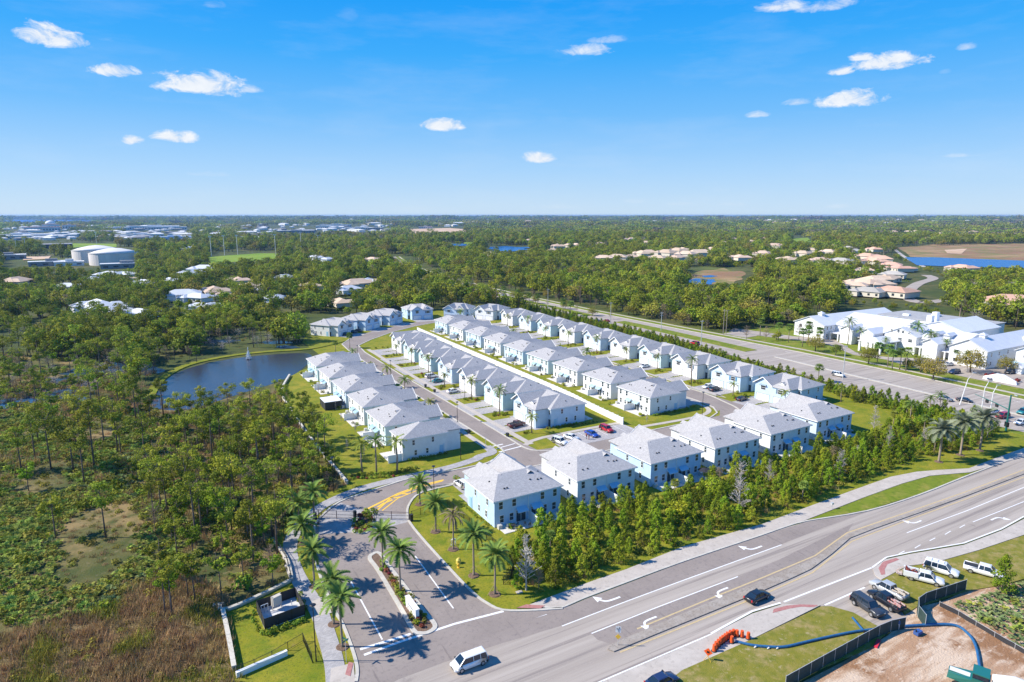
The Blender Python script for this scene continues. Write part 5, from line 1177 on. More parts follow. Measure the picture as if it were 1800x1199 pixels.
# ================================================================= large white building across the boulevard
M_METALR = mat('white metal roof', (.66,.67,.70), .45, (.60,.61,.64), .3)
M_BWHITE = mat('white stucco', (.78,.79,.80), .7, (.72,.74,.76), .5); M_BBLUE = mat('light blue stucco', (.40,.60,.74), .7, (.36,.56,.70), .5); M_FLAT = mat('grey flat roof', (.30,.30,.31), .9, (.38,.38,.38), .5)
A_ = empty('assisted_living_building', (0,0,0)); tag(A_, 'large white two-storey building complex with white metal gable roofs across the boulevard', 'building')
def gable(parent, x0, x1, y0, y1, e, rz_, axis='x', wall=None, roof=None, z=.05, hip=False, oh=.6):
    wall = wall or M_BWHITE; roof = roof or M_METALR; w = MB(); w.box(x0, x1, y0, y1, z, e); 
    xm, ym = (x0 + x1) / 2, (y0 + y1) / 2
    if not hip:
        if axis == 'x': w.add([(x0,y0,e),(x0,y1,e),(x0,ym,rz_-.1),(x1,y0,e),(x1,y1,e),(x1,ym,rz_-.1)],[(0,2,1),(3,4,5)])
        else: w.add([(x0,y0,e),(x1,y0,e),(xm,y0,rz_-.1),(x0,y1,e),(x1,y1,e),(xm,y1,rz_-.1)],[(0,1,2),(3,5,4)])
    w.build('wall', wall, parent); r_ = MB(); a0, a1, b0, b1 = x0 - oh, x1 + oh, y0 - oh, y1 + oh; e -= .12; t = .25
    if axis == 'x': hx = min((b1 - b0) / 2, (a1 - a0) / 2 - .5) if hip else 0; top = [(a0,b0,e),(a1,b0,e),(a1,b1,e),(a0,b1,e),(a0+hx,ym,rz_),(a1-hx,ym,rz_)]; F = [(0,1,5,4),(2,3,4,5)] + ([(1,2,5),(3,0,4)] if hip else [])
    else: hx = min((a1 - a0) / 2, (b1 - b0) / 2 - .5) if hip else 0; top = [(a1,b0,e),(a1,b1,e),(a0,b1,e),(a0,b0,e),(xm,b0+hx,rz_),(xm,b1-hx,rz_)]; F = [(0,1,5,4),(2,3,4,5)] + ([(1,2,5),(3,0,4)] if hip else [])
    n = 6; vs = top + [(p[0], p[1], p[2] - t) for p in top]; fs = F + [tuple(i + n for i in reversed(f)) for f in F] + [(i, i + n, (i+1) % 4 + n, (i+1) % 4) for i in (0, 2)]
    if hip: fs += [(i, i + n, (i+1) % 4 + n, (i+1) % 4) for i in (1, 3)]
    else: fs += [(1,7,11,5),(5,11,8,2),(3,9,10,4),(4,10,6,0)]
    r_.add(vs, fs); return r_.build('roof', roof, parent)
gable(A_, 288,350, 197,213.5, 7.2, 10.8); gable(A_, 297,327, 168,197, 7.2, 12.0, 'y'); gable(A_, 293,320, 156,170, 7.6, 11.0); gable(A_, 296,318, 139,157, 7.2, 10.6, 'y'); gable(A_, 287.5,340, 125.6,139.5, 7.4, 11.2)
gable(A_, 312,342, 146,167, 9.6, 13.2); gable(A_, 301,350, 108,121.5, 7.4, 11.0); gable(A_, 318,330, 118,128, 7.4, 10.2, 'y'); [gable(A_, 289.0, 300, yy-3, yy+3, 6.9, 8.8) for yy in (176, 186, 148)]; gable(A_, 300,345, 82,98, 7.4, 11.2); gable(A_, 306,330, 96,110, 7.3, 10.4, 'y')
MB().box(330,356,150,196,.05,9.6).build('wall', M_BWHITE, A_); MB().box(329.5,356.5,149.5,196.5,9.6,9.9).build('roof', M_FLAT, A_); MB().box(338,341,158,161,9.9,11.2).box(345,349,175,178,9.9,11).box(336,338,184,187,9.9,10.8).build('rooftop_unit', M_BWHITE, A_)
for cx, cy in ((316,163),(329,167.5)): MB().box(cx-1.3,cx+1.3,cy-1.1,cy+1.1,9,14.6).build('chimney', M_BWHITE, A_); 
for cx, cy, cz in ((297,205.3,10.5),(299,163,10.7),(298,132.5,10.9)): MB().box(cx-1.1,cx+1.1,cy-1.1,cy+1.1,cz-.6,cz+1.0).add([(cx-1.5,cy-1.5,cz+1.0),(cx+1.5,cy-1.5,cz+1.0),(cx+1.5,cy+1.5,cz+1.0),(cx-1.5,cy+1.5,cz+1.0),(cx,cy,cz+2.0)],[(0,1,4),(1,2,4),(2,3,4),(3,0,4),(3,2,1,0)]).build('cupola', M_METALR, A_)
for cy in (146,150.5): MB().box(297.5,301,cy-1.2,cy+1.2,8,9.6).add([(297,cy-1.5,9.5),(303,cy-1.5,9.5),(303,cy,10.6),(297,cy,10.6),(297,cy+1.5,9.5),(303,cy+1.5,9.5)],[(0,1,2,3),(3,2,5,4),(0,3,4)]).build('dormer', M_METALR, A_)
for (x0, x1, y0, y1) in ((291,297,171,196),(291,296,140,156)): MB().box(x0,x1,y0,y1,3.5,3.8).build('porch_roof', M_METALR, A_); [MB().box(x0+.1,x0+.6,yy-.25,yy+.25,.05,3.5).build('column', M_TRIM, A_) for yy in np.linspace(y0+.4, y1-.4, 7)]
# porte-cochere
gable(A_, 279.0,294, 163,172.5, 5.0, 6.6, 'x', hip=True, wall=M_BBLUE) if False else None
r_ = MB(); r_.add([(278,162.4,4.9),(297,162.4,4.9),(297,173.2,4.9),(278,173.2,4.9),(282,167.8,6.7),(297,167.8,6.7)],[(0,1,5,4),(2,3,4,5),(3,0,4),(0,3,2,1)]).box(278,297,162.4,173.2,4.6,4.9); r_.build('canopy_roof', M_METALR, A_)
for xx in (278.8,284.5,290): 
    for yy in (163.1,172.5): MB().box(xx-.4,xx+.4,yy-.4,yy+.4,.05,4.6).build('column', M_TRIM, A_)
def bwin(axis, c, vals, zs, key=(1.7,1.35)):
    for t in vals:
        for z in zs:
            if axis == 'x': window(A_, key, c, t, z, -math.pi/2)      # facing -x
            else: window(A_, key, t, c, z, 0)                          # facing -y
bwin('x', 288, (200,205,210), (1.2,4.7)); bwin('x', 287.5, (128.5,132.5,136.8), (1.2,4.7)); bwin('x', 293, (158.5,163,167.5), (4.9,)); bwin('x', 293, (159.2,162,164,167), (8.4,), (1.0,1.2)) ; bwin('x', 297, (173,178,183,188,193), (4.6,)); bwin('x', 296, (141,145,149,153), (4.6,))
bwin('y', 197, (290.5,293.5), (1.3,4.8), (.85,1.45)); bwin('y', 125.6, (291,297,304,311), (1.3,4.8), (.85,1.45)); bwin('x', 301, (110.5,114,118), (1.2,4.7)); bwin('x', 300, (85,90,94.5), (1.2,4.7)); bwin('y', 108, (304,310,316), (1.3,4.8))
for yy in (130,136.5): MB().add([(287.3,yy-1.5,3.6),(287.3,yy+1.5,3.6),(286.0,yy+1.6,2.9),(286.0,yy-1.6,2.9)],[(0,1,2,3)]).box(286,287.4,yy-1.5,yy+1.5,2.85,2.92).build('window_awning', M_METALR, A_)
MB().box(296.9,297.0,110.9,121.4,.1,3.4).build('plinth', M_BBLUE, A_)
# forecourt, drive and car park
FC = A((1455,590),(1505,620),(1560,628),(1660,632),(1735,640),(1830,650),(1830,690),(1700,664),(1660,655),(1600,645),(1555,632),(1500,624),(1450,604),(1330,590),(1280,583),(1290,577),(1400,592))
sheet('forecourt_drive', FC, .09, M_ROADOLD); sheet('forecourt_lawn', [(257,60),(257,228),(262,236),(300,234),(350,214),(356,60)], .05, M_VERGE)
sheet('access_road', A((1263,588),(1300,582),(1340,584),(1330,591),(1275,600),(1250,597)), .115, M_ROADOLD)
# monument sign near the junction
x, y = at(1757,672); o = empty('monument_sign', (x, y, .15), R(-90)); tag(o, 'wide white curved monument sign with red flower beds at its ends', 'sign')
pr = [(-5.5,0),(5.5,0),(5.2,1.2),(3.2,2.0),(1.2,2.9),(-1.2,2.9),(-3.2,2.0),(-5.2,1.2)]; s = MB(); s.prism(pr, -.35, .35); q = s.build('sign_wall', M_TRIM, o); q.rotation_euler = (math.pi/2,0,0)
s = MB(); [s.box(-2.4+i*.55,-2.1+i*.55,-.38,-.36,1.2,1.65) for i in range(9)]; s.build('lettering', mat('blue grey letters', (.30,.42,.52), .5), o)
x, y = at(1788,655); o = empty('small_pavilion', (x, y, .1)); tag(o, 'small white hip-roofed hut behind the monument sign', 'hut'); gable(o, -3,3,-2.5,2.5, 2.7, 4.0, 'x', hip=True, oh=.4)
# ================================================================= far houses among the trees
RT = dict(w=mat('white far roof', (.62,.64,.67), .6, (.54,.56,.60), .2), t=mat('tan tile roof', (.50,.36,.26), .85, (.60,.46,.35), .15, rnd=.15), o=mat('salmon tile roof', (.52,.30,.21), .85, (.62,.40,.30), .15, rnd=.15), g=mat('grey tile roof', (.36,.34,.31), .85, (.45,.42,.38), .15, rnd=.1))
M_FWALL = mat('cream far wall', (.62,.57,.48), .8); M_FWIN = mat('dark far window', (.03,.04,.05), .3)
def hip_me(k, a, b, eave=3.2):
    def hip(mb, x0, x1, y0, y1, e, s=.42):
        w = min(x1-x0, y1-y0)/2; z = e + w*s
        if x1-x0 > y1-y0: t = [(x0,y0,e),(x1,y0,e),(x1,y1,e),(x0,y1,e),(x0+w,(y0+y1)/2,z),(x1-w,(y0+y1)/2,z)]; F = [(0,1,5,4),(1,2,5),(2,3,4,5),(3,0,4)]
        else: t = [(x0,y0,e),(x1,y0,e),(x1,y1,e),(x0,y1,e),((x0+x1)/2,y0+w,z),((x0+x1)/2,y1-w,z)]; F = [(0,1,4),(1,2,5,4),(2,3,5),(3,0,4,5)]
        mb.add(t, F + [(3,2,1,0)])
    r_ = MB(); hip(r_, -a/2, a/2, -b/2, b/2, eave); hip(r_, -a*.48, -a*.02, -b*.85, b*.1, eave-.02); hip(r_, a*.12, a*.52, -b*.15, b*.75, eave-.04)
    w_ = MB(); w_.box(-a/2+.6, a/2-.6, -b/2+.6, b/2-.6, 0, eave); w_.box(-a*.48+.6, -a*.02-.6, -b*.85+.6, 0, 0, eave); w_.box(a*.12+.5, a*.52-.5, 0, b*.75-.5, 0, eave)
    g_ = MB()
    for i in range(4): x0 = -a/2+1.6+i*a*.24; g_.box(x0, x0+1.4, -b/2+.52, -b/2+.62, .9, 2.3); g_.box(x0, x0+1.4, b/2-.62, b/2-.52, .9, 2.3)
    return r_.mesh('roof', RT[k]), w_.mesh('wall', M_FWALL if k != 'w' else M_BWHITE), g_.mesh('windows', M_FWIN)
FH = {}
for i, (u, v, k, s, a) in enumerate(FARHOUSES):
    if k not in FH: FH[k] = hip_me(k, 20, 12.5)
    x, y = at(u, v + .2); o = empty('far_house', (x, y, 1.0 if v > 470 else 3.5), R(a * 3 + 17 * (i % 5))); f = s / 20 * 1.12; o.scale = (f, f, f * (1.25 if v < 460 else 1.0))
    col = {'w': 'white-roofed house', 't': 'house with tan tiled hip roof', 'o': 'house with salmon tiled hip roof', 'g': 'house with grey tiled hip roof'}[k]
    zone = 'among the dense trees left of the estate' if u < 700 else 'by the golf course in the middle distance' if u < 1330 else 'in the cluster beside the dark lake road' if 1470 < u < 1620 and v > 440 else 'on the right edge of the woods' if u > 1680 and v > 470 else 'scattered in the far woods on the right'
    tag(o, '%s %s' % (col, zone), 'house', 'far %s %s' % ({'w':'white','t':'tan','o':'salmon','g':'grey'}[k], zone)); 
    for me in FH[k][:2]: obj(me.name.split('.')[0], me, o)
    if v > 470: q = obj('windows', FH[k][2], o); q['kind'] = 'stuff'
# ---- storage tanks
M_TANK = mat('tank concrete', (.74,.68,.64), .7, (.64,.58,.55), .06, mapping=(1,1,.3)); M_TANKR = mat('tank roof', (.70,.67,.64), .7)
for (u, v, rr_, hh, lb) in ((172,459.5,28,15,'farther of the two round pale storage tanks'),(203,464.5,27.5,14,'nearer of the two round pale storage tanks')):
    x, y = at(u, v); o = empty('storage_tank', (x, y, 0)); tag(o, lb, 'storage tank', 'round storage tanks'); MB().tube([(0,0,0),(0,0,hh)], rr_, 48).build('shell', M_TANK, o); MB().tube([(0,0,hh),(0,0,hh+3.2),(0,0,hh+5.4),(0,0,hh+6.2)], [rr_+.4,rr_*.66,rr_*.3,.6], 48).build('domed_roof', M_TANKR, o, True)
    for k in range(4): a = k*.25 - 2.2; MB().box(-.25,.25,-.25,.25,0,hh+.6).build('ladder' if k == 1 else 'rib', M_TANKR, o, loc=(math.cos(a)*rr_, math.sin(a)*rr_, 0))
# ---- commercial buildings of the town
M_TOWNW = mat('town white', (.66,.66,.66), .7, rnd=.1); M_TOWNG = mat('town grey', (.26,.26,.27), .8, rnd=.15); M_TOWNB = mat('town dark', (.06,.05,.06), .8); M_TOWNR = mat('town terracotta', (.45,.20,.13), .8)
def block(u, v, w, d, h, m, label, roof=None, name='commercial_building', step=True):
    x, y = at(u, v); a = HEAD - math.pi/2 + math.atan2((900 - u), LENS_F) * 1.0; o = empty(name, (x, y, 0), a); tag(o, label, 'building')
    MB().box(-w/2, w/2, -d/2, d/2, 0, h).build('wall', m, o); MB().box(-w/2-.5, w/2+.5, -d/2-.5, d/2+.5, h, h + .8).build('roof', roof or M_TOWNW, o)
    if step: MB().box(-w*.12, w*.16, -d*.2, d*.3, h+.8, h+3.6).build('roof_unit', m, o)
    n = max(3, int(w / 9)); mb = MB()
    for i in range(n): x0 = -w/2 + (i+.25) * w / n; mb.box(x0, x0 + w/n*.5, -d/2-.12, -d/2+.1, h*.3, h*.65)
    mb.build('window_band', M_FWIN, o)
M_BLUEB = mat('pale blue cladding', (.42,.52,.68), .6)
for b_ in ((30,440,160,40,9,M_TOWNB,'dark low hall at the left edge beyond the playing field',M_TOWNG),(305,425,95,30,11,M_BLUEB,'long pale blue hall right of the storage tanks',M_BLUEB),(90,467,44,14,5,M_TOWNG,'low white service building left of the tanks'),(122,467,30,14,4.5,M_TOWNW,'low white service building just before the tanks'),(222,471,50,14,5,M_TOWNG,'grey low building in front of the nearer tank'),
        (75,407,110,60,16,M_TOWNW,'white and terracotta buildings left of the domed one',M_TOWNR),(90,404,60,60,22,M_TOWNW,'pale domed civic building in the far town',M_TOWNR),(35,417,160,50,8,M_TOWNW,'long white shed at the far left',None),(75,419,150,50,8,M_TOWNW,'second long white shed at the far left'),(122,403,50,40,18,M_TOWNW,'white building with red roof, right of the domed one',M_TOWNR),
        (270,404,190,60,16,M_TOWNW,'long white hospital-like block in the far town'),(295,404,140,60,12,M_TOWNW,'white wing extending right of the long block'),(205,405,90,40,11,M_TOWNW,'white block left of the long one'),(245,417,120,30,8,M_TOWNW,'white roofs above the pale blue hall'),(15,456,40,20,6,M_TOWNG,'small grey shed at the left edge'),
        (333,448,34,22,9,M_TOWNW,'white gabled hall near the bright playing field'),(580,402,120,50,12,M_TOWNW,'long white roof in the centre distance'),(590,400,150,40,15,M_TOWNW,'white store row left of the bare sand'),(630,404,110,40,9,M_TOWNW,'low white roofs beside the mast'),(660,404,60,40,8,M_TOWNG,'grey block below the tall mast'),(520,410,120,40,9,M_TOWNG,'grey sheds left of centre'),
        (770,396,150,60,12,M_TOWNW,'white roof line beyond the bare sand'),(1113,389,160,80,18,M_TOWNW,'bright white warehouse on the right horizon'),(1225,384.5,160,80,25,M_TOWNW,'white block near the horizon, right of centre'),(1340,382.5,220,80,40,M_TOWNW,'white blocks on the horizon at right'),(1215,397,180,60,9,M_TOWNR,'salmon roofs by the far golf course',RT['o']),(1060,398,190,60,9,M_TOWNR,'row of orange roofs in the distance',RT['o']),(1005,400,120,50,8,M_TOWNR,'pale orange roofs left of the row',RT['t']),(748,402,60,30,9,M_TOWNW,'pale building on the bare sand',RT['t'])):
    block(*b_)
x, y = at(90,403); o = empty('dome', (x, y, 20)); tag(o, 'pale dome of the civic building in the far town', 'dome'); MB().tube([(0,0,0),(0,0,9),(0,0,15),(0,0,18)], [20,18,11,1], 20).build('dome_shell', M_TOWNW, o, True)
# ---- sports field masts and radio masts
for i, (u, v, h) in enumerate(((372,452,30),(395,449,30),(418,448,30),(485,450,32),(30,447,24),(46,446,24),(170,430,26),(530,446,34),(560,440,26),(645,404,45),(686,405,48),(1165,387,70),(838,398,40),(858,398,40),(878,398,36),(1297,383,110),(1282,383,90))):
    x, y = at(u, v); o = empty('light_mast', (x, y, 0)); tag(o, 'thin pale floodlight mast standing in the far woods and fields', 'mast', 'thin masts of the middle distance'); MB().tube([(0,0,0),(0,0,h)], [.45,.3], 5).build('pole', M_TOWNW, o); MB().box(-2,2,-.3,.3,h-1.5,h).build('lamp_bar', M_TOWNW, o)
x, y = at(669,404); o = empty('radio_mast', (x, y, 0)); tag(o, 'tallest thin lattice mast reaching the horizon', 'mast'); MB().tube([(0,0,0),(0,0,62)], [.9,.5], 5).build('mast', M_TOWNW, o); MB().box(-1.5,1.5,-1.5,1.5,58,61).build('antenna_ring', M_TOWNW, o)
# ---- countless far roofs of the town
def tiny(m, a, b, h):
    mb = MB(); mb.box(-a/2,a/2,-b/2,b/2,0,h); mb.add([(-a/2-1,-b/2-1,h),(a/2+1,-b/2-1,h),(a/2+1,b/2+1,h),(-a/2-1,b/2+1,h),(-a/4,0,h+3),(a/4,0,h+3)],[(0,1,5,4),(1,2,5),(2,3,4,5),(3,0,4)]); return mb.mesh('roof', m)
TN = [tiny(M_TOWNW, 26, 16, 6), tiny(M_TOWNW, 60, 24, 8), tiny(M_TOWNG, 44, 22, 7), tiny(RT['t'], 30, 20, 6), tiny(RT['o'], 28, 20, 6)]
r = random.Random(404); tp = []; ti = []
def tring(u0, u1, v0, v1, n, ids, sc0=1.0):
    for _ in range(n):
        u = r.uniform(u0, u1); v = r.uniform(v0, v1); x, y = at(u, v); tp.append((x, y, 2.0 + max(0, (math.hypot(x, y) - 2500) * .0012), sc0 * max(.8, min(1.9, math.hypot(x, y) / 3400)))); ti.append(r.choice(ids))
tring(0,440,400,424,130,(0,0,1,2,2,0)); tring(430,700,396,410,60,(0,1,2,0)); tring(330,480,410,426,30,(0,0,2)); tring(900,1500,388,398,70,(0,0,3,4,2)); tring(1350,1800,390,400,50,(0,3,3,4)); tring(0,1800,382,388,90,(0,0,1,2,3)); tring(700,900,392,400,25,(0,1,2)); tring(330,470,418,434,12,(0,2))
scatter('distant_town', tp, TN, .7, 1.2, 'countless small pale roofs of the town along the horizon', 'town', idx=ti)
# ================================================================= haze
hz = MB().box(-15000,15000,-15000,15000,-1.0,64.0).build('haze', bpy.data.materials.new('haze')); hz['kind'] = 'stuff'; hz['label'] = 'faint blue air haze over the whole landscape'
hm = hz.data.materials[0]; hm.use_nodes = True; nt = hm.node_tree; nt.nodes.remove(nt.nodes['Principled BSDF']); pv = nt.nodes.new('ShaderNodeVolumePrincipled'); pv.inputs['Color'].default_value = (.30,.55,1.0,1); pv.inputs['Density'].default_value = .00006; pv.inputs['Anisotropy'].default_value = .2
nt.links.new(pv.outputs[0], nt.nodes['Material Output'].inputs['Volume'])
# ================================================================= vehicles
M_TYRE = mat('tyre rubber', (.02,.02,.02), .8); M_RIM = mat('alloy rim', (.45,.45,.46), .3, metal=.6); M_CGLASS = mat('car glass', (.012,.025,.045), .05, spec=.9)
M_HEAD = mat('headlight lens', (.75,.78,.8), .1); M_TAIL = mat('tail light red', (.45,.02,.02), .2); M_PLAST = mat('black plastic', (.03,.03,.03), .6)
M_GRILLE = mat('grille', (.05,.05,.055), .4, metal=.4)
PAINT = {}
def paint(n, c, metal=.1):
    if n not in PAINT:
        m = mat('car paint ' + n, c, .28, metal=metal); m.node_tree.nodes['Principled BSDF'].inputs['Coat Weight'].default_value = .6; PAINT[n] = m
    return PAINT[n]
COLS = dict(white=(.80,.80,.80), black=(.015,.016,.022), charcoal=(.045,.050,.060), silver=(.42,.44,.46), red=(.45,.012,.02), blue=(.02,.07,.38), navy=(.02,.035,.10), maroon=(.10,.018,.02), green=(.02,.16,.13), cream=(.62,.58,.48), teal=(.02,.20,.22), grey=(.18,.19,.20))
SPEC = dict(  # length, width, height, belt, bonnet height, cabin: rear bottom, rear top, front top, front bottom (x, + is forward), ground clearance, wheel radius, tail height
    sedan=(4.7,1.82,1.45,.92,.86,-1.75,-1.05,.45,1.15,.22,.33,.98), suv=(4.8,1.92,1.78,1.08,1.02,-2.28,-2.0,.55,1.2,.28,.38,1.08), minivan=(5.1,1.98,1.78,1.05,.98,-2.42,-2.2,.95,1.75,.22,.36,1.05),
    pickup=(5.8,2.0,1.88,1.15,1.12,-.75,-.65,.85,1.45,.34,.41,1.15), bigsuv=(5.2,2.02,1.92,1.15,1.12,-2.5,-2.3,.65,1.3,.32,.41,1.15))
def car_meshes(kind, colour):
    L_, W, H, B, HB_, rb, rt, ft, fb, gc, wr, TH = SPEC[kind]; P = paint(colour, COLS[colour]); h = W / 2; out = {}
    mb = MB()
    st = [(-L_/2, .80, gc+.18, TH*.80), (-L_/2+.10, .92, gc+.05, TH-.06), (-L_/2+.45, 1.0, gc, TH), (rb, 1.0, gc, B), (0, 1.0, gc-.02, B), (fb, 1.0, gc, B-.02), (fb+.35, .99, gc, HB_), (L_/2-.55, .98, gc+.02, HB_-.07), (L_/2-.16, .93, gc+.05, HB_-.16), (L_/2-.02, .84, gc+.12, HB_-.30)]
    if kind == 'pickup': st = [(-L_/2, .97, gc+.2, TH), (-L_/2+.3, .99, gc+.1, TH)] + st[3:]
    loops = []
    for x, w, z0, z1 in st:
        y = h * w; loops.append([(x, -y*.86, z0), (x, -y, z0+.12), (x, -y*1.0, (z0+z1)/2+.04), (x, -y*.95, z1-.10), (x, -y*.82, z1), (x, y*.82, z1), (x, y*.95, z1-.10), (x, y, (z0+z1)/2+.04), (x, y, z0+.12), (x, y*.86, z0)])
    vs = [p for l in loops for p in l]; n = 10; fs = [tuple(range(n))[::1], tuple(range(len(vs) - n, len(vs)))[::-1]]
    for i in range(len(loops) - 1):
        for k in range(n): a, b = i*n + k, i*n + (k+1) % n; fs.append((a, b, b + n, a + n)[::-1])
    mb.add(vs, fs)
    if kind == 'pickup':  # bed rails and dark floor
        x0, x1 = -L_/2+.12, rb-.12
        mb.box(x0, x1, h*.82, h*.96, TH-.05, TH+.12); mb.box(x0, x1, -h*.96, -h*.82, TH-.05, TH+.12); mb.box(x0-.08, x0, -h*.9, h*.9, TH-.05, TH+.10)
        bm = MB(); bm.box(x0, x1, -h*.82, h*.82, TH+.001, TH+.02); out['bed_liner'] = (bm.mesh('bed_liner', M_PLAST), None)
    out['body'] = (mb.mesh('body', P, True), None)
    g = MB(); yb, yt = h * .86, h * .68; z0, z1 = B - .03, H - .06
    vs = [(rb,-yb,z0),(fb,-yb,z0),(fb,yb,z0),(rb,yb,z0),(rt,-yt,z1),(ft,-yt,z1),(ft,yt,z1),(rt,yt,z1)]
    out['windshield'] = (MB().add([vs[1],vs[2],vs[6],vs[5],(fb-.06,-yb*.9,z0-.05),(fb-.06,yb*.9,z0-.05),(ft-.06,yt*.9,z1-.05),(ft-.06,-yt*.9,z1-.05)],[(0,1,2,3),(7,6,5,4)]).mesh('windshield', M_CGLASS), None)
    out['rear_window'] = (MB().add([vs[3],vs[0],vs[4],vs[7],(rb+.06,yb*.9,z0-.05),(rb+.06,-yb*.9,z0-.05),(rt+.06,-yt*.9,z1-.05),(rt+.06,yt*.9,z1-.05)],[(0,1,2,3),(7,6,5,4)]).mesh('rear_window', M_CGLASS), None)
    for s, nm in ((-1, 'a'), (1, 'b')):
        out['side_window' + nm] = (MB().add([(rb,s*yb,z0),(fb,s*yb,z0),(ft,s*yt,z1),(rt,s*yt,z1),(rb,s*yb*.9,z0-.02),(fb,s*yb*.9,z0-.02),(ft,s*yt*.9,z1-.02),(rt,s*yt*.9,z1-.02)],[(0,1,2,3),(7,6,5,4)] if s < 0 else [(3,2,1,0),(4,5,6,7)]).mesh('side_window', M_CGLASS), None)
    rf = MB(); rf.add([(rt-.04,-yt-.03,z1),(ft+.05,-yt-.03,z1),(ft+.05,yt+.03,z1),(rt-.04,yt+.03,z1),(rt+.10,-yt*.85,H),(ft-.2,-yt*.85,H),(ft-.2,yt*.85,H),(rt+.10,yt*.85,H)],[(0,1,5,4),(1,2,6,5),(2,3,7,6),(3,0,4,7),(4,5,6,7),(3,2,1,0)])
    for s in (-1, 1):
        rf.bar((fb+.02,s*(yb+.01),z0),(ft+.02,s*(yt+.01),z1+.02), .07); rf.bar((rb-.01,s*(yb+.01),z0),(rt+.02,s*(yt-.01),z1-.04), .09)
        [rf.bar((xx,s*(yb+.012),z0),(xx+.03,s*(yt+.012),z1+.01), .07) for xx in ((rb*.55,) if kind in ('suv','minivan','bigsuv') else ())]; mx = (rt + ft) / 2 + (.35 if kind in ('suv','minivan','bigsuv') else -.1); rf.bar((mx,s*(yb+.012),z0),(mx,s*(yt+.012),z1+.01), .06)
    out['roof'] = (rf.mesh('roof', P), None)
    return out
WHEEL_C = {}
def wheel_me(r_):
    if r_ not in WHEEL_C:
        t = MB(); t.tube([(0,-.11,0),(0,.11,0)], r_, 16); q = MB(); q.tube([(0,-.118,0),(0,.118,0)], r_*.62, 10)
        WHEEL_C[r_] = (t.mesh('wheel', M_TYRE), q.mesh('rim', M_RIM))
    return WHEEL_C[r_]
ME_HL = simple(lambda b: b.box(-.09,.09,-.17,.17,-.07,.07), 'headlight', M_HEAD); ME_TL = simple(lambda b: b.box(-.06,.06,-.10,.10,-.16,.16), 'tail_light', M_TAIL); ME_MIR = simple(lambda b: b.box(-.08,.10,-.12,.12,-.08,.08), 'mirror', M_PLAST)
ME_GRL = simple(lambda b: b.box(-.04,.03,-.45,.45,-.12,.12), 'grille', M_GRILLE)
CARS = {}
def car2(kind, colour, rear, front, label, group, z=.06):
    """placed between the ground points of its tail and its nose"""
    a, b = at(*rear), at(*front); return car(kind, colour, 0, 0, math.degrees(math.atan2(b[1]-a[1], b[0]-a[0])), label, group, z, xy=((a[0]+b[0])/2, (a[1]+b[1])/2))
def car(kind, colour, u, v, yaw, label, group, z=.06, xy=None, full=True):
    key = (kind, colour)
    x, y = xy or at(u, v)
    if key not in CARS: CARS[key] = car_meshes(kind, colour)
    L_, W, H, B, HB_, rb, rt, ft, fb, gc, wr, TH = SPEC[kind]
    o = empty({'sedan':'car','suv':'suv','minivan':'minivan','pickup':'pickup_truck','bigsuv':'suv'}[kind], (x, y, z), R(yaw)); tag(o, label, {'pickup':'pickup truck','minivan':'minivan'}.get(kind, 'car'), group)
    for nm, (me, _) in CARS[key].items(): obj(nm.rstrip('ab') if nm.startswith('side_window') else nm, me, o)
    if full:
        w_, ri = wheel_me(wr)
        for fx in (-L_*.31, L_*.305):
            for s in (-1, 1): q = obj('wheel', w_, o, (fx, s * (W/2 - .08), wr)); obj('rim', ri, q)
        for s in (-1, 1):
            obj('headlight', ME_HL, o, (L_/2 - .13, s * W * .32, HB_ - .33)); obj('tail_light', ME_TL, o, (-L_/2 + .06, s * W * .41, TH - .22)); obj('mirror', ME_MIR, o, (fb - .15, s * (W/2 + .08), B + .05))
        obj('grille', ME_GRL, o, (L_/2 - .04, 0, HB_ - .5))
    return o
RD = 'vehicles on the roads'; PK = 'cars parked at the houses'; ST_ = 'vehicles parked at the building site'
car('minivan','white',825,1170, 180, 'white minivan driving along the main road below the estate entrance', RD)
car('sedan','black',1331,1054, 2, 'dark sedan with open sunroof driving beside the road median', RD)
car2('bigsuv','charcoal',(1497,1054),(1553,1092), 'dark grey SUV parked nearest the grass by the green fence', ST_)
pk = car2('pickup','black',(1586,1082),(1528,1044), 'black pickup with loaded bed between the grey SUV and the silver pickup', ST_)
pk2 = car2('pickup','silver',(1592,1060),(1532,1028), 'silver pickup carrying timber, parked beside the black pickup', ST_)
for o, cl in ((pk, (.45,.08,.06)), (pk2, (.55,.42,.28))):
    mb = MB(); rr = random.Random(3)
    for i in range(7): x = rr.uniform(-2.5,-1.1); yy = rr.uniform(-.6,.6); mb.bar((x-.5,yy,1.24+rr.uniform(0,.15)),(x+.6,yy+rr.uniform(-.3,.3),1.25+rr.uniform(0,.25)),.16)
    mb.build('cargo', mat('cargo %s' % (cl,), cl, .8, (.5,.5,.48), 3), o)
svc = car2('pickup','white',(1586,1013),(1662,1032), 'white service truck with utility body and tools, tailgate ramp at its rear', ST_)
mb = MB(); mb.box(-3.0,-.85,-1.08,-.72,.75,1.55); mb.box(-3.0,-.85,.72,1.08,.75,1.55); mb.build('utility_body', paint('white', COLS['white']), svc)
mb = MB(); rr = random.Random(8)
for i in range(16): x = rr.uniform(-2.8,-1.1); yy = rr.uniform(-.6,.6); mb.bar((x,yy,1.2),(x+rr.uniform(-.4,.4),yy+rr.uniform(-.3,.3),1.5+rr.uniform(0,.4)),.12)
mb.build('tool_load', mat('tools and hoses', (.05,.05,.05), .6, (.5,.08,.05), 6), svc)
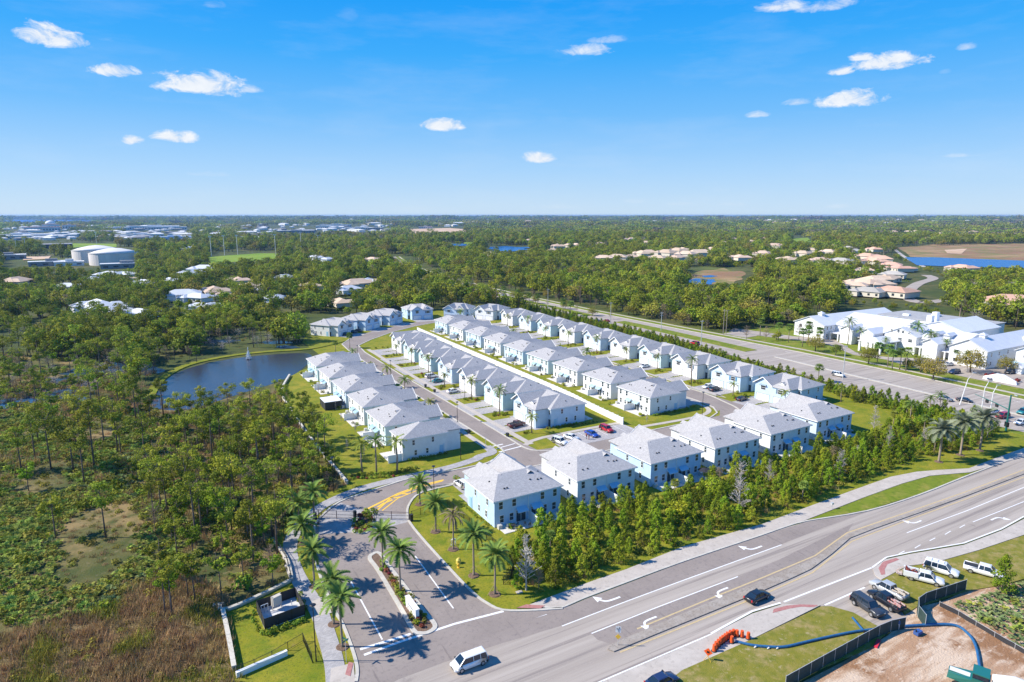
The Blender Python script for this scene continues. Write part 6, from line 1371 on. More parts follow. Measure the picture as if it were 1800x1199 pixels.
mb = MB(); mb.bar((-3.0,-.6,1.5),(-4.0,-.6,.5),.1); mb.bar((-3.0,.6,1.5),(-4.0,.6,.5),.1); mb.bar((-3.2,0,1.6),(-3.9,0,1.5),.09); mb.box(-4.0,-3.1,-.6,.6,.45,.52); mb.build('lift_ramp', mat('scratched white steel', (.6,.58,.55), .5, (.35,.18,.12), 5), svc)
big = car2('bigsuv','white',(1626,999),(1682,1016), 'white SUV with red straps on the roof rack behind the service truck', ST_)
mb = MB()
for x in (-1.5,-.6,.3): mb.bar((x,-.62,1.96),(x,.62,1.96),.07)
for s in (-.6,.6): mb.bar((-1.9,s,1.98),(.6,s,1.98),.06)
mb.build('roof_rack', mat('roof rack', (.6,.6,.6), .4), big)
car2('pickup','white',(1702,1003),(1756,1018), 'white work truck half hidden behind the young tree at the site edge', ST_)
# green mixer truck at the frame's bottom edge
p0, p1 = at(1790,1236), at(1664,1190); x, y = at(1702,1210); o = empty('mixer_truck', (x, y, .06), math.atan2(p1[1]-p0[1], p1[0]-p0[0])); tag(o, 'dark green truck cab with white hood stripe, cut by the frame at the building site', 'truck')
MB().add([(-.2,-1.1,1.0),(2.4,-.9,1.0),(2.4,.9,1.0),(-.2,1.1,1.0),(-.2,-1.1,1.9),(2.3,-.75,1.75),(2.3,.75,1.75),(-.2,1.1,1.9)],[(0,3,2,1),(4,5,6,7),(0,1,5,4),(1,2,6,5),(2,3,7,6),(3,0,4,7)]).box(-2.1,-.2,-1.15,1.15,.9,2.2).build('body', paint('green', COLS['green']), o)
MB().box(.0,2.2,-.42,.42,1.86,1.93).build('hood_stripe', paint('white', COLS['white']), o); MB().box(-1.9,-.25,-1.0,1.0,2.2,2.85).build('cab_window', M_CGLASS, o); MB().box(-2.0,-.2,-1.08,1.08,2.85,2.98).build('roof', paint('green', COLS['green']), o)
MB().tube([(-2.3,0,2.2),(-4.5,0,2.5),(-7.5,0,2.9)], [.8,1.15,.7], 14).build('drum', mat('white drum', (.7,.7,.68), .5), o, True); MB().box(-8.2,-2.1,-1.1,1.1,.8,1.1).build('chassis', M_PLAST, o)
for fx in (1.3,-4.6,-6.0):
    for s in (-1,1): q = obj('wheel', wheel_me(.5)[0], o, (fx, s*1.05, .5)); obj('rim', wheel_me(.5)[1], q)
# parked in the estate
for kind, col, u, v, yaw, lb in (('sedan','white',1004,772,-70,'white SUV-like car in the parking bay nearest the crosswalk'),('suv','white',984,780,-75,'white car parked at the left end of the parking lot'),('sedan','blue',1040,766,-88,'blue car in the parking lot with people beside it'),('suv','red',1066,758,-90,'red car at the right of the parking lot'),
        ('pickup','maroon',908,750,12,'dark red pickup on the driveway nearest the crosswalk'),('sedan','white',796,690,12,'white sedan on a driveway of the sunny street, near the pavement'),('suv','white',758,664,8,'white SUV on a driveway of the sunny street, upper of the pair'),('sedan','teal',770,672,8,'pale teal car beside the white SUV on the sunny street'),
        ('suv','white',812,856,95,'white SUV half hidden behind the corner house at the gate'),('sedan','white',1133,646,185,'white sedan before the garages of the boulevard row'),('sedan','white',1244,682,185,'white sedan on the driveway next to two dark SUVs'),('suv','charcoal',1256,687,5,'dark SUV on the boulevard row driveway, middle of three'),('sedan','black',1304,704,5,'black car on the driveway nearest the last boulevard house'),
        ('suv','navy',612,590,-30,'dark blue car at the far cul-de-sac, leftmost'),('suv','black',620,586,-30,'black car at the far cul-de-sac, second from the left'),('sedan','charcoal',630,583,-40,'dark grey car in the shade of the far cul-de-sac houses')):
    car(kind, col, u, v, yaw, lb, PK)
# boulevard and beyond
for kind, col, u, v, yaw, lb in (('sedan','navy',1050,566,92,'navy car on the boulevard, left of the red car'),('sedan','red',1066,566,92,'red car on the boulevard beside the navy car'),('suv','red',1221,606,94,'red car partly behind the boulevard hedge'),('suv','white',1473,662,-86,'white car on the boulevard behind the hedge trees'),('sedan','silver',914,532,92,'silver car far up the boulevard'),
        ('sedan','white',1744,727,176,'white car waiting at the junction, behind the red one'),('suv','red',1762,735,176,'red car waiting at the junction stop line'),('sedan','white',1794,746,176,'white sedan nearest the green signal pole'),('pickup','teal',1800,728,176,'dark teal pickup at the right edge of the junction'),('sedan','grey',1660,704,-84,'grey car on the boulevard behind the palms'),('sedan','black',1695,707,-84,'black car on the boulevard, right of the grey one'),
        ('sedan','white',1667,643,175,'white car in the forecourt of the large white building'),('suv','navy',1677,657,170,'navy car in the forecourt of the large white building'),('suv','black',1775,657,175,'black car at the right forecourt of the large white building'),('sedan','grey',1651,638,175,'grey car behind the shrubs of the large forecourt'),('suv','charcoal',1607,642,90,'dark car under the trees by the boulevard path'),('sedan','silver',1788,652,175,'silver car at the far right of the forecourt'),('suv','navy',1745,668,175,'blue car near the white monument sign'),
        ('sedan','white',884,521,92,'white car far up the boulevard near the wood')):
    car(kind, col, u, v, yaw, lb, RD if v > 700 or u < 1500 else 'cars at the large white building', z=.14)
# ================================================================= street furniture
M_BLACK = mat('black powder coat', (.012,.012,.014), .4); M_GALV = mat('galvanised steel', (.55,.57,.58), .45, metal=.3); M_GREENP = mat('dark green pole', (.01,.13,.11), .4); M_WOODP = mat('weathered pole', (.33,.29,.25), .9, (.24,.20,.17), 4, mapping=(1,1,.2))
def lamp(u, v, h, label, xy=None):
    x, y = xy or at(u, v); o = empty('street_lamp', (x, y, .03)); tag(o, label, 'street lamp', 'black street lamps of the estate')
    MB().tube([(0,0,0),(0,0,.6),(0,0,h)], [.12,.09,.055], 8).build('pole', M_BLACK, o); MB().cyl(0,0,h,h+.14,.16,12,r2=.42).cyl(0,0,h+.14,h+.22,.44,12,r2=.30).build('lamp_head', M_BLACK, o); MB().cyl(0,0,h-.10,h-.0,.22,10,r2=.30).build('lamp_glass', mat('frosted glass', (.6,.62,.65), .3), o)
for u, v, h, lb in ((556,1163,8.4,'black street lamp beside the paver path, nearest the equipment pad'),(587,866,8.0,'black street lamp on the lawn between the retaining wall and the path'),(500,951,7.4,'black street lamp in front of the preserve trees at the path bend'),(763,866,6.0,'black street lamp right of the gate palm'),(804,742,6.0,'black street lamp at the sunny street, near the narrow end house'),
        (810,808,6.8,'black street lamp on the lawn beside the narrow end house'),(687,660,5.6,'black street lamp on the kerb of the sunny street, mid row'),(629,631,5.6,'black street lamp at the top of the sunny street'),(817,702,7.0,'black street lamp among the driveways of the sunny street'),(1215,680,6.0,'black street lamp on the planting of the boulevard row'),(1234,733,7.6,'black street lamp at the inner road bend'),(757,672,6.2,'black street lamp between the driveways, upper part of the sunny street')):
    lamp(u, v, h, lb)
x, y = at(854,789); o = empty('street_sign', (x, y, .03)); tag(o, 'blue and white sign on a post beside the crosswalk', 'sign'); MB().cyl(0,0,0,2.9,.05,6).build('post', M_GALV, o); MB().box(-.45,.45,-.03,.03,2.5,3.0).build('sign_panel', mat('blue sign', (.10,.25,.45), .5), o, rz=R(60))
def power_pole(u, v, h, label, m=None, arms=1, r_=.17, z=.1):
    x, y = at(u, v); o = empty('utility_pole', (x, y, z)); tag(o, label, 'utility pole', 'poles along the boulevard')
    MB().tube([(0,0,0),(0,0,h)], [r_,r_*.65], 8).build('pole', m or M_GALV, o)
    for k in range(arms): MB().bar((-1.1,0,h-.6-1.2*k),(1.1,0,h-.6-1.2*k),.12).build('crossarm', m or M_GALV, o)
    b = MB()
    for s in (-1,-.4,.4,1): b.cyl(s,0,h-.5,h-.15,.07,6)
    b.build('insulators', mat('insulator', (.4,.4,.42), .3), o)
    return (x, y, h)
tops = [power_pole(u, v, h, lb, m, a) for u, v, h, lb, m, a in ((963,543,13,'grey utility pole on the hedge side of the boulevard, near the far end',None,1),(1073,569,12,'grey utility pole by the hedge, above the red car',None,1),(1162,582,10,'short grey pole with crossarm beside the boulevard',None,2),(1232,608,12,'grey pole rising beside the red car at the hedge',None,1),
    (1271,589,13,'weathered pair-like wooden pole across the boulevard',M_WOODP,1),(1276,588,12.4,'thin light pole right behind the weathered wooden one',M_WOODP,0),(1481,668,13,'grey pole with crossarm standing in the hedge before the boulevard',None,1))]
def catenary(a, b, k=0.0):
    mb = MB(); pts = []
    for i in range(9):
        t = i / 8; pts.append((a[0] + (b[0]-a[0])*t, a[1] + (b[1]-a[1])*t, a[2]*(1-t) + b[2]*t - .5 - 1.6*math.sin(math.pi*t)))
    mb.tube(pts, .025, 3); return mb
for i, (a, b) in enumerate(((0,1),(1,2),(2,3),(3,6))): tag(catenary(tops[a], tops[b]).build('power_line', M_BLACK), 'thin overhead wire between the ' + ('two farthest boulevard poles','pole above the red car and the short pole','short pole and the pole at the hedge','hedge pole and the next pole towards the junction')[i], 'wire')
# signal pole, leaning-looking street light masts at the junction
x, y = at(1768,758); o = empty('signal_pole', (x, y, .1), R(60)); tag(o, 'tall dark green traffic signal pole at the junction, with long arm', 'signal pole'); MB().tube([(0,0,0),(0,0,10.5)], [.28,.18], 10).build('pole', M_GREENP, o); MB().tube([(0,0,6.2),(5,0,6.6),(14,0,6.9)], [.14,.12,.08], 8).build('mast_arm', M_GREENP, o)
MB().tube([(0,0,10.3),(-1.6,0,10.9)], .06, 6).build('light_arm', M_GREENP, o); MB().box(-2.3,-1.3,-.18,.18,10.75,10.95).build('lamp_head', M_GALV, o); MB().box(4.2,5.2,-.15,.15,5.6,6.5).box(8.2,9.2,-.15,.15,5.7,6.6).build('signal_head', mat('signal black', (.03,.03,.03), .5), o); MB().box(-.6,.6,-.25,.25,1.2,2.6).build('control_box', M_BLACK, o)
for (u, v, h, lb, lean) in ((1687,712,10.5,'slanting white light mast at the junction',2.2),(1723,733,11,'upright grey light mast, left of the pair at the junction',.3),(1738,738,10.5,'upright grey light mast, right of the pair at the junction',.3)):
    x, y = at(u, v); o = empty('light_mast', (x, y, .1), R(-30)); tag(o, lb, 'light pole', 'light masts at the junction'); MB().tube([(0,0,0),(lean*.7,0,h*.8),(lean+ .8,0,h)], [.16,.11,.07], 8).build('pole', mat('white concrete pole', (.7,.7,.69), .7), o); MB().box(lean+.6,lean+1.7,-.18,.18,h-.03,h+.13).build('lamp_head', M_GALV, o)
# keep-right sign
x, y = at(1086,1136); o = empty('keep_right_sign', (x, y, .2), R(-40)); tag(o, 'white keep-right sign above a yellow diamond on the median nose', 'road sign')
MB().cyl(0,0,0,3.0,.035,6).build('post', M_GALV, o); MB().box(-.38,.38,-.05,-.035,2.0,2.95).build('sign_panel', M_WHITE, o); MB().prism([(0,-.42),(.42,0),(0,.42),(-.42,0)],0,.02).build('marker_panel', M_YELLOW, o, loc=(0,-.05,1.35)).rotation_euler = (math.pi/2,0,0)
s = MB(); s.bar((-.02,-.058,2.15),(-.02,-.058,2.5),.09,.02); s.bar((-.02,-.058,2.5),(.14,-.058,2.75),.09,.02); s.add([(.04,-.062,2.74),(.24,-.062,2.66),(.22,-.062,2.88)],[(0,1,2)]); s.box(-.24,-.14,-.062,-.055,2.45,2.7); s.build('arrow_mark', mat('sign black', (.02,.02,.02), .6), o)
# street name sign
x, y = at(609,1165); o = empty('street_name_sign', (x, y, .03), R(25)); tag(o, 'green street name sign on a thin post at the entrance corner', 'street sign'); MB().cyl(0,0,0,3.6,.035,6).build('post', M_GALV, o); MB().box(-.55,.55,-.015,.015,3.2,3.45).build('name_blade', M_GREENP, o); MB().box(-.015,.015,-.5,.5,3.47,3.7).build('name_blade', M_GREENP, o)
# entrance monument
x, y = at(725,1078); o = empty('entrance_sign', (x, y, .12), R(-90)); tag(o, 'white slab entrance sign with small lettering among the median shrubs', 'sign')
MB().box(-2.1,2.1,-.28,.28,0,1.65).build('slab', M_TRIM, o); MB().box(-2.2,2.2,-.36,.36,1.65,1.75).build('cap', M_TRIM, o)
s = MB()
for i in range(9): s.box(-1.1 + i*.24, -.98 + i*.24, -.31, -.285, .95, 1.2)
for i in range(5): s.box(-.6 + i*.24, -.5 + i*.24, -.31, -.285, .6, .72)
s.build('lettering', mat('grey letters', (.25,.30,.36), .5), o)
# ---- fences and gate
def bar_fence(name, pts, h, label, group=None, step=2.4, z=.03, m=None, pickets=True):
    o = empty(name, (0,0,0)); tag(o, label, 'fence', group); m = m or M_BLACK; ln = [0]
    for a, b in zip(pts, pts[1:]): ln.append(ln[-1] + math.dist(a, b))
    n = max(1, round(ln[-1] / step)); P_ = [along(ln[-1] * i / n, pts, ln) for i in range(n + 1)]
    pm = simple(lambda b: b.box(-.04,.04,-.04,.04,0,h), 'post', m)
    for i, p in enumerate(P_): obj('post', pm, o, (*p, z))
    for i in range(n):
        a, b = P_[i], P_[i+1]
        for hh in (.15, h - .08): MB().bar((*a, z+hh), (*b, z+hh), .045).build('rail', m, o)
        if pickets:
            k = int(math.dist(a, b) / .14); mb = MB()
            for j in range(1, k): t = j / k; q = (a[0]+(b[0]-a[0])*t, a[1]+(b[1]-a[1])*t); mb.box(q[0]-.009,q[0]+.009,q[1]-.009,q[1]+.009,z+.15,z+h-.1)
            g = mb.build('pickets', m, o); g['kind'] = 'stuff'
    return o
bar_fence('metal_fence', [(6.6,100.9),(12,102.5),(17.4,104.7)], 1.5, 'black picket fence behind the equipment lawn')
bar_fence('metal_fence', [(6.3,84.7)] + [at(505,1144)] + [(14.9,86.9)] if False else [(6.3,84.8),(10,85.2),at(533,1128)], 1.4, 'black picket fence on top of the white wall at the front of the equipment lawn')
bar_fence('metal_fence', [at(533,1128), at(549,1166)], 1.4, 'short black picket fence running down beside the street lamp')
bar_fence('metal_fence', [(17.6,104.8),(18.2,112),(17.4,122),(24.3,133.6)], 1.4, 'black picket fence between the preserve and the paver path')
bar_fence('metal_fence', [(43.4,116.6),(47,117.2),(52,118)], 1.5, 'black fence continuing right from the entrance gate'); bar_fence('metal_fence', [at(553,915), at(566,912)], 1.5, 'black fence stub left of the entrance gate')
bar_fence('metal_fence', [(52.3,118),(52.3,104),(52.5,92.5)] + A((905,1010),(885,1028)), 1.5, 'black fence between the corner lawn and the first house')
MB().prism([at(385,1180), (6.6,84.5)] + [at(505,1157), at(503,1163), at(410,1195)], .0, .02)
w = empty('low_wall', (0,0,0)); tag(w, 'low white wall under the front fence of the equipment lawn', 'wall'); a, b = (6.4,84.4), at(505,1152); band([a, b], .35, .0, .75).build('wall_face', M_TRIM, w); band([a, b], .45, .75, .83).build('wall_cap', M_TRIM, w)
def gate(a, b, label):
    o = empty('entrance_gate', (0,0,0)); tag(o, label, 'gate', 'leaves of the entrance gate'); m = mat('bronze gate', (.16,.12,.11), .5)
    for k in (0, .5, 1): p = (a[0]+(b[0]-a[0])*k, a[1]+(b[1]-a[1])*k); MB().box(p[0]-.06,p[0]+.06,p[1]-.06,p[1]+.06,.06,2.0 if k != .5 else 1.85).build('gate_post', m if k == .5 else M_BLACK, o)
    for hh in (.35, 1.0, 1.75): MB().bar((*a, hh), (*b, hh), .06).build('rail', m, o)
    mb = MB(); k = int(math.dist(a, b) / .16)
    for j in range(1, k): t = j / k; q = (a[0]+(b[0]-a[0])*t, a[1]+(b[1]-a[1])*t); mb.box(q[0]-.010,q[0]+.010,q[1]-.010,q[1]+.010,.3,1.75)
    g = mb.build('gate_bars', m, o); g['kind'] = 'stuff'
gate(at(658,913), at(719,915), 'right leaf of the entrance gate, over the exit lanes'); gate(at(560,911), at(624,914), 'left leaf of the entrance gate, over the entry lanes')
for u, v, lb in ((723,916,'gate operator box at the right kerb'),(624,910,'gate operator box left of the gate island'),(554,913,'gate operator box at the left kerb')):
    x, y = at(u, v); o = empty('gate_operator', (x, y, .1)); tag(o, 'black ' + lb, 'gate motor', 'gate operator boxes'); MB().box(-.3,.3,-.3,.3,0,1.3).build('housing', M_BLACK, o); MB().box(-.33,.33,-.33,.33,1.3,1.36).build('lid', M_PLAST, o)
# equipment pad
PADP = A((452,1075),(520,1051),(536,1082),(466,1108)); o = empty('equipment_pad', (0,0,0)); tag(o, 'fenced concrete pad with pump equipment on the small lawn', 'utility enclosure')
MB().prism(PADP, .0, .22).build('concrete_pad', mat('bright concrete', (.62,.62,.61), .8, (.52,.52,.52), 1.5), o)
M_MESHF = mat('dark privacy mesh', (.03,.03,.032), .7)
for i in range(4):
    a, b = PADP[i], PADP[(i+1) % 4]; L_ = math.dist(a, b); n = max(2, int(L_ / 1.8))
    for j in range(n):
        t0, t1 = j / n, (j + 1) / n; p = (a[0]+(b[0]-a[0])*t0, a[1]+(b[1]-a[1])*t0); q = (a[0]+(b[0]-a[0])*t1, a[1]+(b[1]-a[1])*t1)
        MB().bar((*p, .0), (*p, 1.9), .08).build('fence_post', M_BLACK, o)
        MB().bar((*p, 1.0), (*q, 1.0), .025, 1.7).build('fence_panel', M_MESHF, o)
x, y = at(487,1072)
for dx, dy, nm in ((0,0,'pump_cabinet'),):
    MB().box(-.7,.7,-.35,.35,.9,2.4).box(-.75,-.65,-.05,.05,.2,2.6).box(.65,.75,-.05,.05,.2,2.6).build(nm, mat('beige cabinet', (.55,.50,.42), .5), o, loc=(x, y, 0), rz=R(20))
MB().tube([(-2.3,.2,1.5),(-1.3,.1,1.6),(-1.3,.1,.2)], .07, 6).tube([(-2.3,.2,.2),(-2.3,.2,1.5)], .07, 6).tube([(-1.8,.2,1.55),(-1.8,.2,.2)], .05, 6).build('pipework', M_GALV, o, loc=(x, y, 0), rz=R(10))
MB().cyl(0,0,.22,.25,.75,16).build('manhole_cover', mat('manhole', (.45,.44,.40), .8), o, loc=(*at(497,1090), 0)); MB().cyl(0,0,.2,1.0,.06,8).build('vent_pipe', M_TRIM, o, loc=(*at(513,1066), 0))
# small things on the corner lawn
x, y = at(797,958); o = empty('backflow_preventer', (x, y, .03)); tag(o, 'white pipe loop with grey valve on the corner lawn', 'valve'); MB().tube([(-.4,0,0),(-.4,0,1.1),(.4,0,1.1),(.4,0,0)], .09, 8).build('pipe_loop', M_TRIM, o); MB().box(-.2,.2,-.15,.15,.95,1.3).build('valve', M_GALV, o)
x, y = at(806,990); o = empty('yellow_cover', (x, y, .03)); tag(o, 'yellow rounded plastic hood beside the staked palm', 'cover'); MB().tube([(0,0,0),(0,0,.6),(0,0,.95)], [.5,.45,.2], 8).build('hood', mat('yellow plastic', (.65,.52,.10), .5), o)
x, y = at(806,998); o = empty('fire_hydrant', (x, y, .03)); tag(o, 'small yellow hydrant on the lawn near the kerb', 'hydrant'); MB().tube([(0,0,0),(0,0,.7),(0,0,.85)], [.15,.14,.05], 8).build('barrel', M_YELLOW, o); MB().bar((-.28,0,.5),(.28,0,.5),.16).build('outlet', M_YELLOW, o); MB().cyl(0,0,0,.06,.3,8).build('flange', M_YELLOW, o)
x, y = at(908,1068 - 25); o = empty('lawn_rock', (x + .5, y, .03)); tag(o, 'small pale utility lid lying on the grass by the sidewalk tip', 'utility lid'); MB().box(-.5,.5,-.35,.35,0,.12).build('lid', M_CONC, o)
# ---- rubbish bins by the street
M_BIN = mat('black bin plastic', (.02,.025,.03), .5)
def bin_(u, v, lb):
    x, y = at(u, v); o = empty('wheelie_bin', (x, y, .06), R(20)); tag(o, lb, 'rubbish bin', 'bins beside the sunny street')
    MB().add([(-.25,-.28,0),(.25,-.28,0),(.25,.28,0),(-.25,.28,0),(-.32,-.36,1.0),(.32,-.36,1.0),(.32,.36,1.0),(-.32,.36,1.0)],[(0,3,2,1),(4,5,6,7),(0,1,5,4),(1,2,6,5),(2,3,7,6),(3,0,4,7)]).build('bin_body', M_BIN, o); MB().box(-.35,.35,-.38,.38,1.0,1.08).build('lid', M_PLAST, o)
for u, v, lb in ((748,681,'black bin on the kerb of the sunny street, upper'),(764,690,'black bin next to the grass strip, mid street'),(824,762,'dark bin on the driveway side by the narrow end house'),(892,768,'dark green bin at the kerb near the red pickup')): bin_(u, v, lb)
# ================================================================= building site
M_SILT = mat('dark green windscreen', (.016,.040,.036), .75, (.030,.060,.055), 1.2)
def screen_fence(pts, h, label, z=.05, m=None, step=2.6):
    o = empty('screen_fence', (0,0,0)); tag(o, label, 'fence', 'windscreen fences of the building site'); ln = [0]
    for a, b in zip(pts, pts[1:]): ln.append(ln[-1] + math.dist(a, b))
    n = max(1, round(ln[-1] / step)); P_ = [along(ln[-1] * i / n, pts, ln) for i in range(n + 1)]; rr = random.Random(n)
    for p in P_: MB().tube([(*p, z), (p[0], p[1], z+h+.12)], .04, 6).build('post', M_GALV, o)
    for a, b in zip(P_, P_[1:]):
        d = rr.uniform(-.12,.12); c = ((a[0]+b[0])/2 + d, (a[1]+b[1])/2 - d); mb = MB()
        for p, q in ((a, c), (c, b)): mb.bar((*p, z+h/2), (*q, z+h/2), .03, h)
        mb.build('screen_panel', m or M_SILT, o); MB().bar((*a, z+h), (*b, z+h), .05).build('top_rail', M_GALV, o)
screen_fence(curve(A((1380,1212),(1440,1178),(1490,1150),(1530,1128),(1560,1113),(1590,1106)), 4), 1.9, 'long dark green screened fence between the verge and the graded sand')
screen_fence(curve(A((1626,1102),(1613,1085),(1612,1072),(1625,1062),(1655,1052),(1697,1038)), 4), 1.9, 'curved dark green screened fence by the site gateway')
screen_fence(curve(A((1651,1066),(1690,1085),(1730,1110),(1800,1150),(1900,1210)), 4), .75, 'low black silt fence along the pale palmetto', m=mat('black silt fabric', (.03,.03,.035), .8))
M_HOSE = mat('blue layflat hose', (.015,.085,.22), .45, (.03,.14,.30), 3)
hs = curve(A((1292,1130),(1320,1137),(1350,1140),(1380,1140),(1420,1131),(1460,1122),(1500,1114),(1530,1110),(1560,1107),(1600,1103),(1672,1101),(1700,1116),(1715,1140),(1722,1180),(1726,1215)), 5)
tag(MB().tube([(x, y, .30) for x, y in hs], .19, 8).build('discharge_hose', M_HOSE), 'thick blue hose running from the orange barrels under the fence across the sand', 'hose')
M_ORANGE = mat('orange drum plastic', (.75,.10,.015), .5); M_REFL = mat('white reflective band', (.75,.74,.72), .4)
def barrel_make():
    o = empty('traffic_drum'); tag(o, 'orange striped traffic drum by hose', 'traffic drum', 'orange drums round the hose outlet')
    MB().tube([(0,0,.08),(0,0,1.0)], [.29,.23], 10).build('drum_body', M_ORANGE, o)
    for z in (.35,.70): MB().tube([(0,0,z),(0,0,z+.13)], [.285 - z*.06,.28 - z*.06], 10).build('band', M_REFL, o)
    MB().tube([(0,0,0),(0,0,.09)], [.42,.38], 10).build('base_ring', M_PLAST, o); return o
BR = Proto(barrel_make); bl = [(1255,1146),(1258,1141),(1262,1137),(1266,1133),(1270,1130),(1274,1127),(1278,1124),(1283,1121),(1289,1119),(1295,1120),(1304,1121),(1315,1124),(1286,1131)]
for i, (u, v) in enumerate(bl): BR.place((*at(u, v), .135), .3 * i, 1.0, ('orange striped traffic drum at the lower left end of the arc' if i == 0 else 'orange striped traffic drum at the right end of the arc, set apart' if i == 11 else 'single orange striped drum inside the arc beside the hose mouth' if i == 12 else 'orange striped traffic drum in the crowded arc round the hose outlet'), 'orange drums round the hose outlet' if i < 11 and i else 'orange drums set apart')
x, y = at(1244,1162); o = empty('roadworks_sign', (x, y, .13), R(-60)); tag(o, 'orange diamond work sign on a yellow stand at the verge edge', 'road sign'); MB().prism([(0,-.6),(.6,0),(0,.6),(-.6,0)],0,.03).build('sign_panel', M_ORANGE, o, loc=(0,0,1.25)).rotation_euler = (math.pi/2,0,0); MB().bar((-.5,-.3,0),(0,0,.7),.05).bar((.5,-.3,0),(0,0,.7),.05).bar((0,.5,0),(0,0,.7),.05).build('stand', M_YELLOW, o)
MB().box(-.18,.18,-.045,-.04,1.1,1.4).build('symbol', M_BLACK, o)
x, y = at(1508,1100); o = empty('folded_tarp', (x, y, .14), R(60)); tag(o, 'rolled blue tarp with black end lying on the verge', 'tarp'); MB().tube([(-1.6,0,.12),(1.6,0,.12)], .16, 8).build('roll', M_HOSE, o); MB().tube([(-2.0,0,.14),(-1.6,0,.14)], .2, 8).build('roll_end', M_BLACK, o)
x, y = at(1542,1133); o = empty('red_barrier', (x, y, .06), R(20)); tag(o, 'red plastic barrier lying flat inside the fence', 'barrier'); MB().box(-1.1,1.1,-.22,.22,0,.2).build('rail', mat('red plastic', (.6,.03,.06), .5), o)
x, y = at(1613,1116); o = empty('small_pump', (x, y, .06)); tag(o, 'small blue pump standing on the sand by the hose', 'pump'); MB().box(-.6,.6,-.35,.35,.1,.6).build('housing', mat('pump blue', (.04,.10,.30), .5), o); MB().tube([(-.5,0,.6),(-.5,0,.9)], .1, 8).build('inlet', M_BLACK, o)
o = car('sedan','navy',1163,1204, 0, 'blue car roof just cut by the bottom edge of the frame', RD)
M_SANDBAG = mat('white sandbag', (.6,.6,.57), .9)
for i, (u, v) in enumerate(((1328,1140),(1351,1142),(1367,1142))): x, y = at(u, v); tag(MB().tube([(-.3,0,.10),(0,0,.14),(.3,0,.10)], [.06,.14,.06], 6).build('sandbag', M_SANDBAG, None, True, loc=(x, y, .14)), ('leftmost','middle','rightmost')[i] + ' white sandbag against the blue hose', 'sandbag', 'sandbags along the hose')
# storm drain, utility box with shadow by the sidewalk
x, y = at(1462,895); o = empty('bench_box', (x, y, .13)); tag(o, 'small grey post box beside the sidewalk', 'utility box'); MB().cyl(0,0,0,.9,.05,6).build('post', M_GALV, o); MB().box(-.3,.3,-.2,.2,.9,1.3).build('box', M_GALV, o)
for u, v in ((668,863),(870,793),(958,1067)): MB().box(-.5,.5,-.3,.3,.06,.075).build('storm_drain', mat('iron grate', (.04,.035,.03), .8), None, loc=(*at(u, v), 0))['kind'] = 'structure'
# ================================================================= people
SKIN = mat('skin', (.45,.27,.19), .6)
def person(u, v, label, shirt, trousers, yaw=0, arm=0.0):
    x, y = at(u, v); o = empty('person', (x, y, .08), R(yaw)); tag(o, label, 'person')
    V = [(0,0,.95),(0,0,1.15),(0,0,1.42),(0,0,1.52),(0,0,1.62),(0,0,1.72),(-.17,0,1.42),(-.22,.03,1.15),(-.22,.12 + arm,.92 + arm),(.17,0,1.42),(.22,.03,1.15),(.22,.10,.90),(-.10,0,.9),(-.11,.05,.5),(-.11,-.02,.08),(-.11,.14,.04),(.10,0,.9),(.11,-.03,.5),(.11,-.10,.08),(.11,.06,.04)]
    E_ = [(0,1),(1,2),(2,3),(3,4),(4,5),(2,6),(6,7),(7,8),(2,9),(9,10),(10,11),(0,12),(12,13),(13,14),(14,15),(0,16),(16,17),(17,18),(18,19)]
    rad = [.15,.14,.16,.06,.10,.085,.07,.05,.04,.07,.05,.04,.10,.07,.05,.04,.10,.07,.05,.04]
    me = bpy.data.meshes.new('body'); me.from_pydata(V, E_, []); b = obj('body', me, o); b.modifiers.new('skin', 'SKIN')
    for sv, r_ in zip(me.skin_vertices[0].data, rad): sv.radius = (r_, r_ * .8)
    me.skin_vertices[0].data[0].use_root = True
    m = bpy.data.materials.new('clothes'); m.use_nodes = True; N = m.node_tree.nodes; L = m.node_tree.links
    tc = N.new('ShaderNodeTexCoord'); sx = N.new('ShaderNodeSeparateXYZ'); L.new(tc.outputs['Object'], sx.inputs[0]); cr = N.new('ShaderNodeValToRGB'); cr.color_ramp.interpolation = 'CONSTANT'
    mu = N.new('ShaderNodeMath'); mu.operation = 'DIVIDE'; mu.inputs[1].default_value = 2.0; L.new(sx.outputs[2], mu.inputs[0]); L.new(mu.outputs[0], cr.inputs[0]); el = cr.color_ramp.elements
    el[0].position = 0; el[0].color = (.03,.03,.03,1); el[1].position = .05; el[1].color = (*trousers, 1)
    for p_, c_ in ((.48, shirt), (.755, (.45,.27,.19)), (.835, (.06,.04,.03))): e = el.new(p_); e.color = (*c_, 1)
    L.new(cr.outputs[0], N['Principled BSDF'].inputs['Base Color']); me.materials.append(m)
    sb = b.modifiers.new('sub', 'SUBSURF'); sb.levels = 1; sb.render_levels = 2
person(1031,772, 'person in a red top standing beside the blue car', (.5,.06,.08), (.05,.05,.07), 20); person(1035,773, 'person in dark clothes standing right of the one in red', (.05,.05,.06), (.30,.10,.10), 200)
person(1578,1108, 'person in a blue shirt and pale trousers at the front of the dark grey SUV', (.04,.12,.28), (.6,.6,.6), 120, .05)
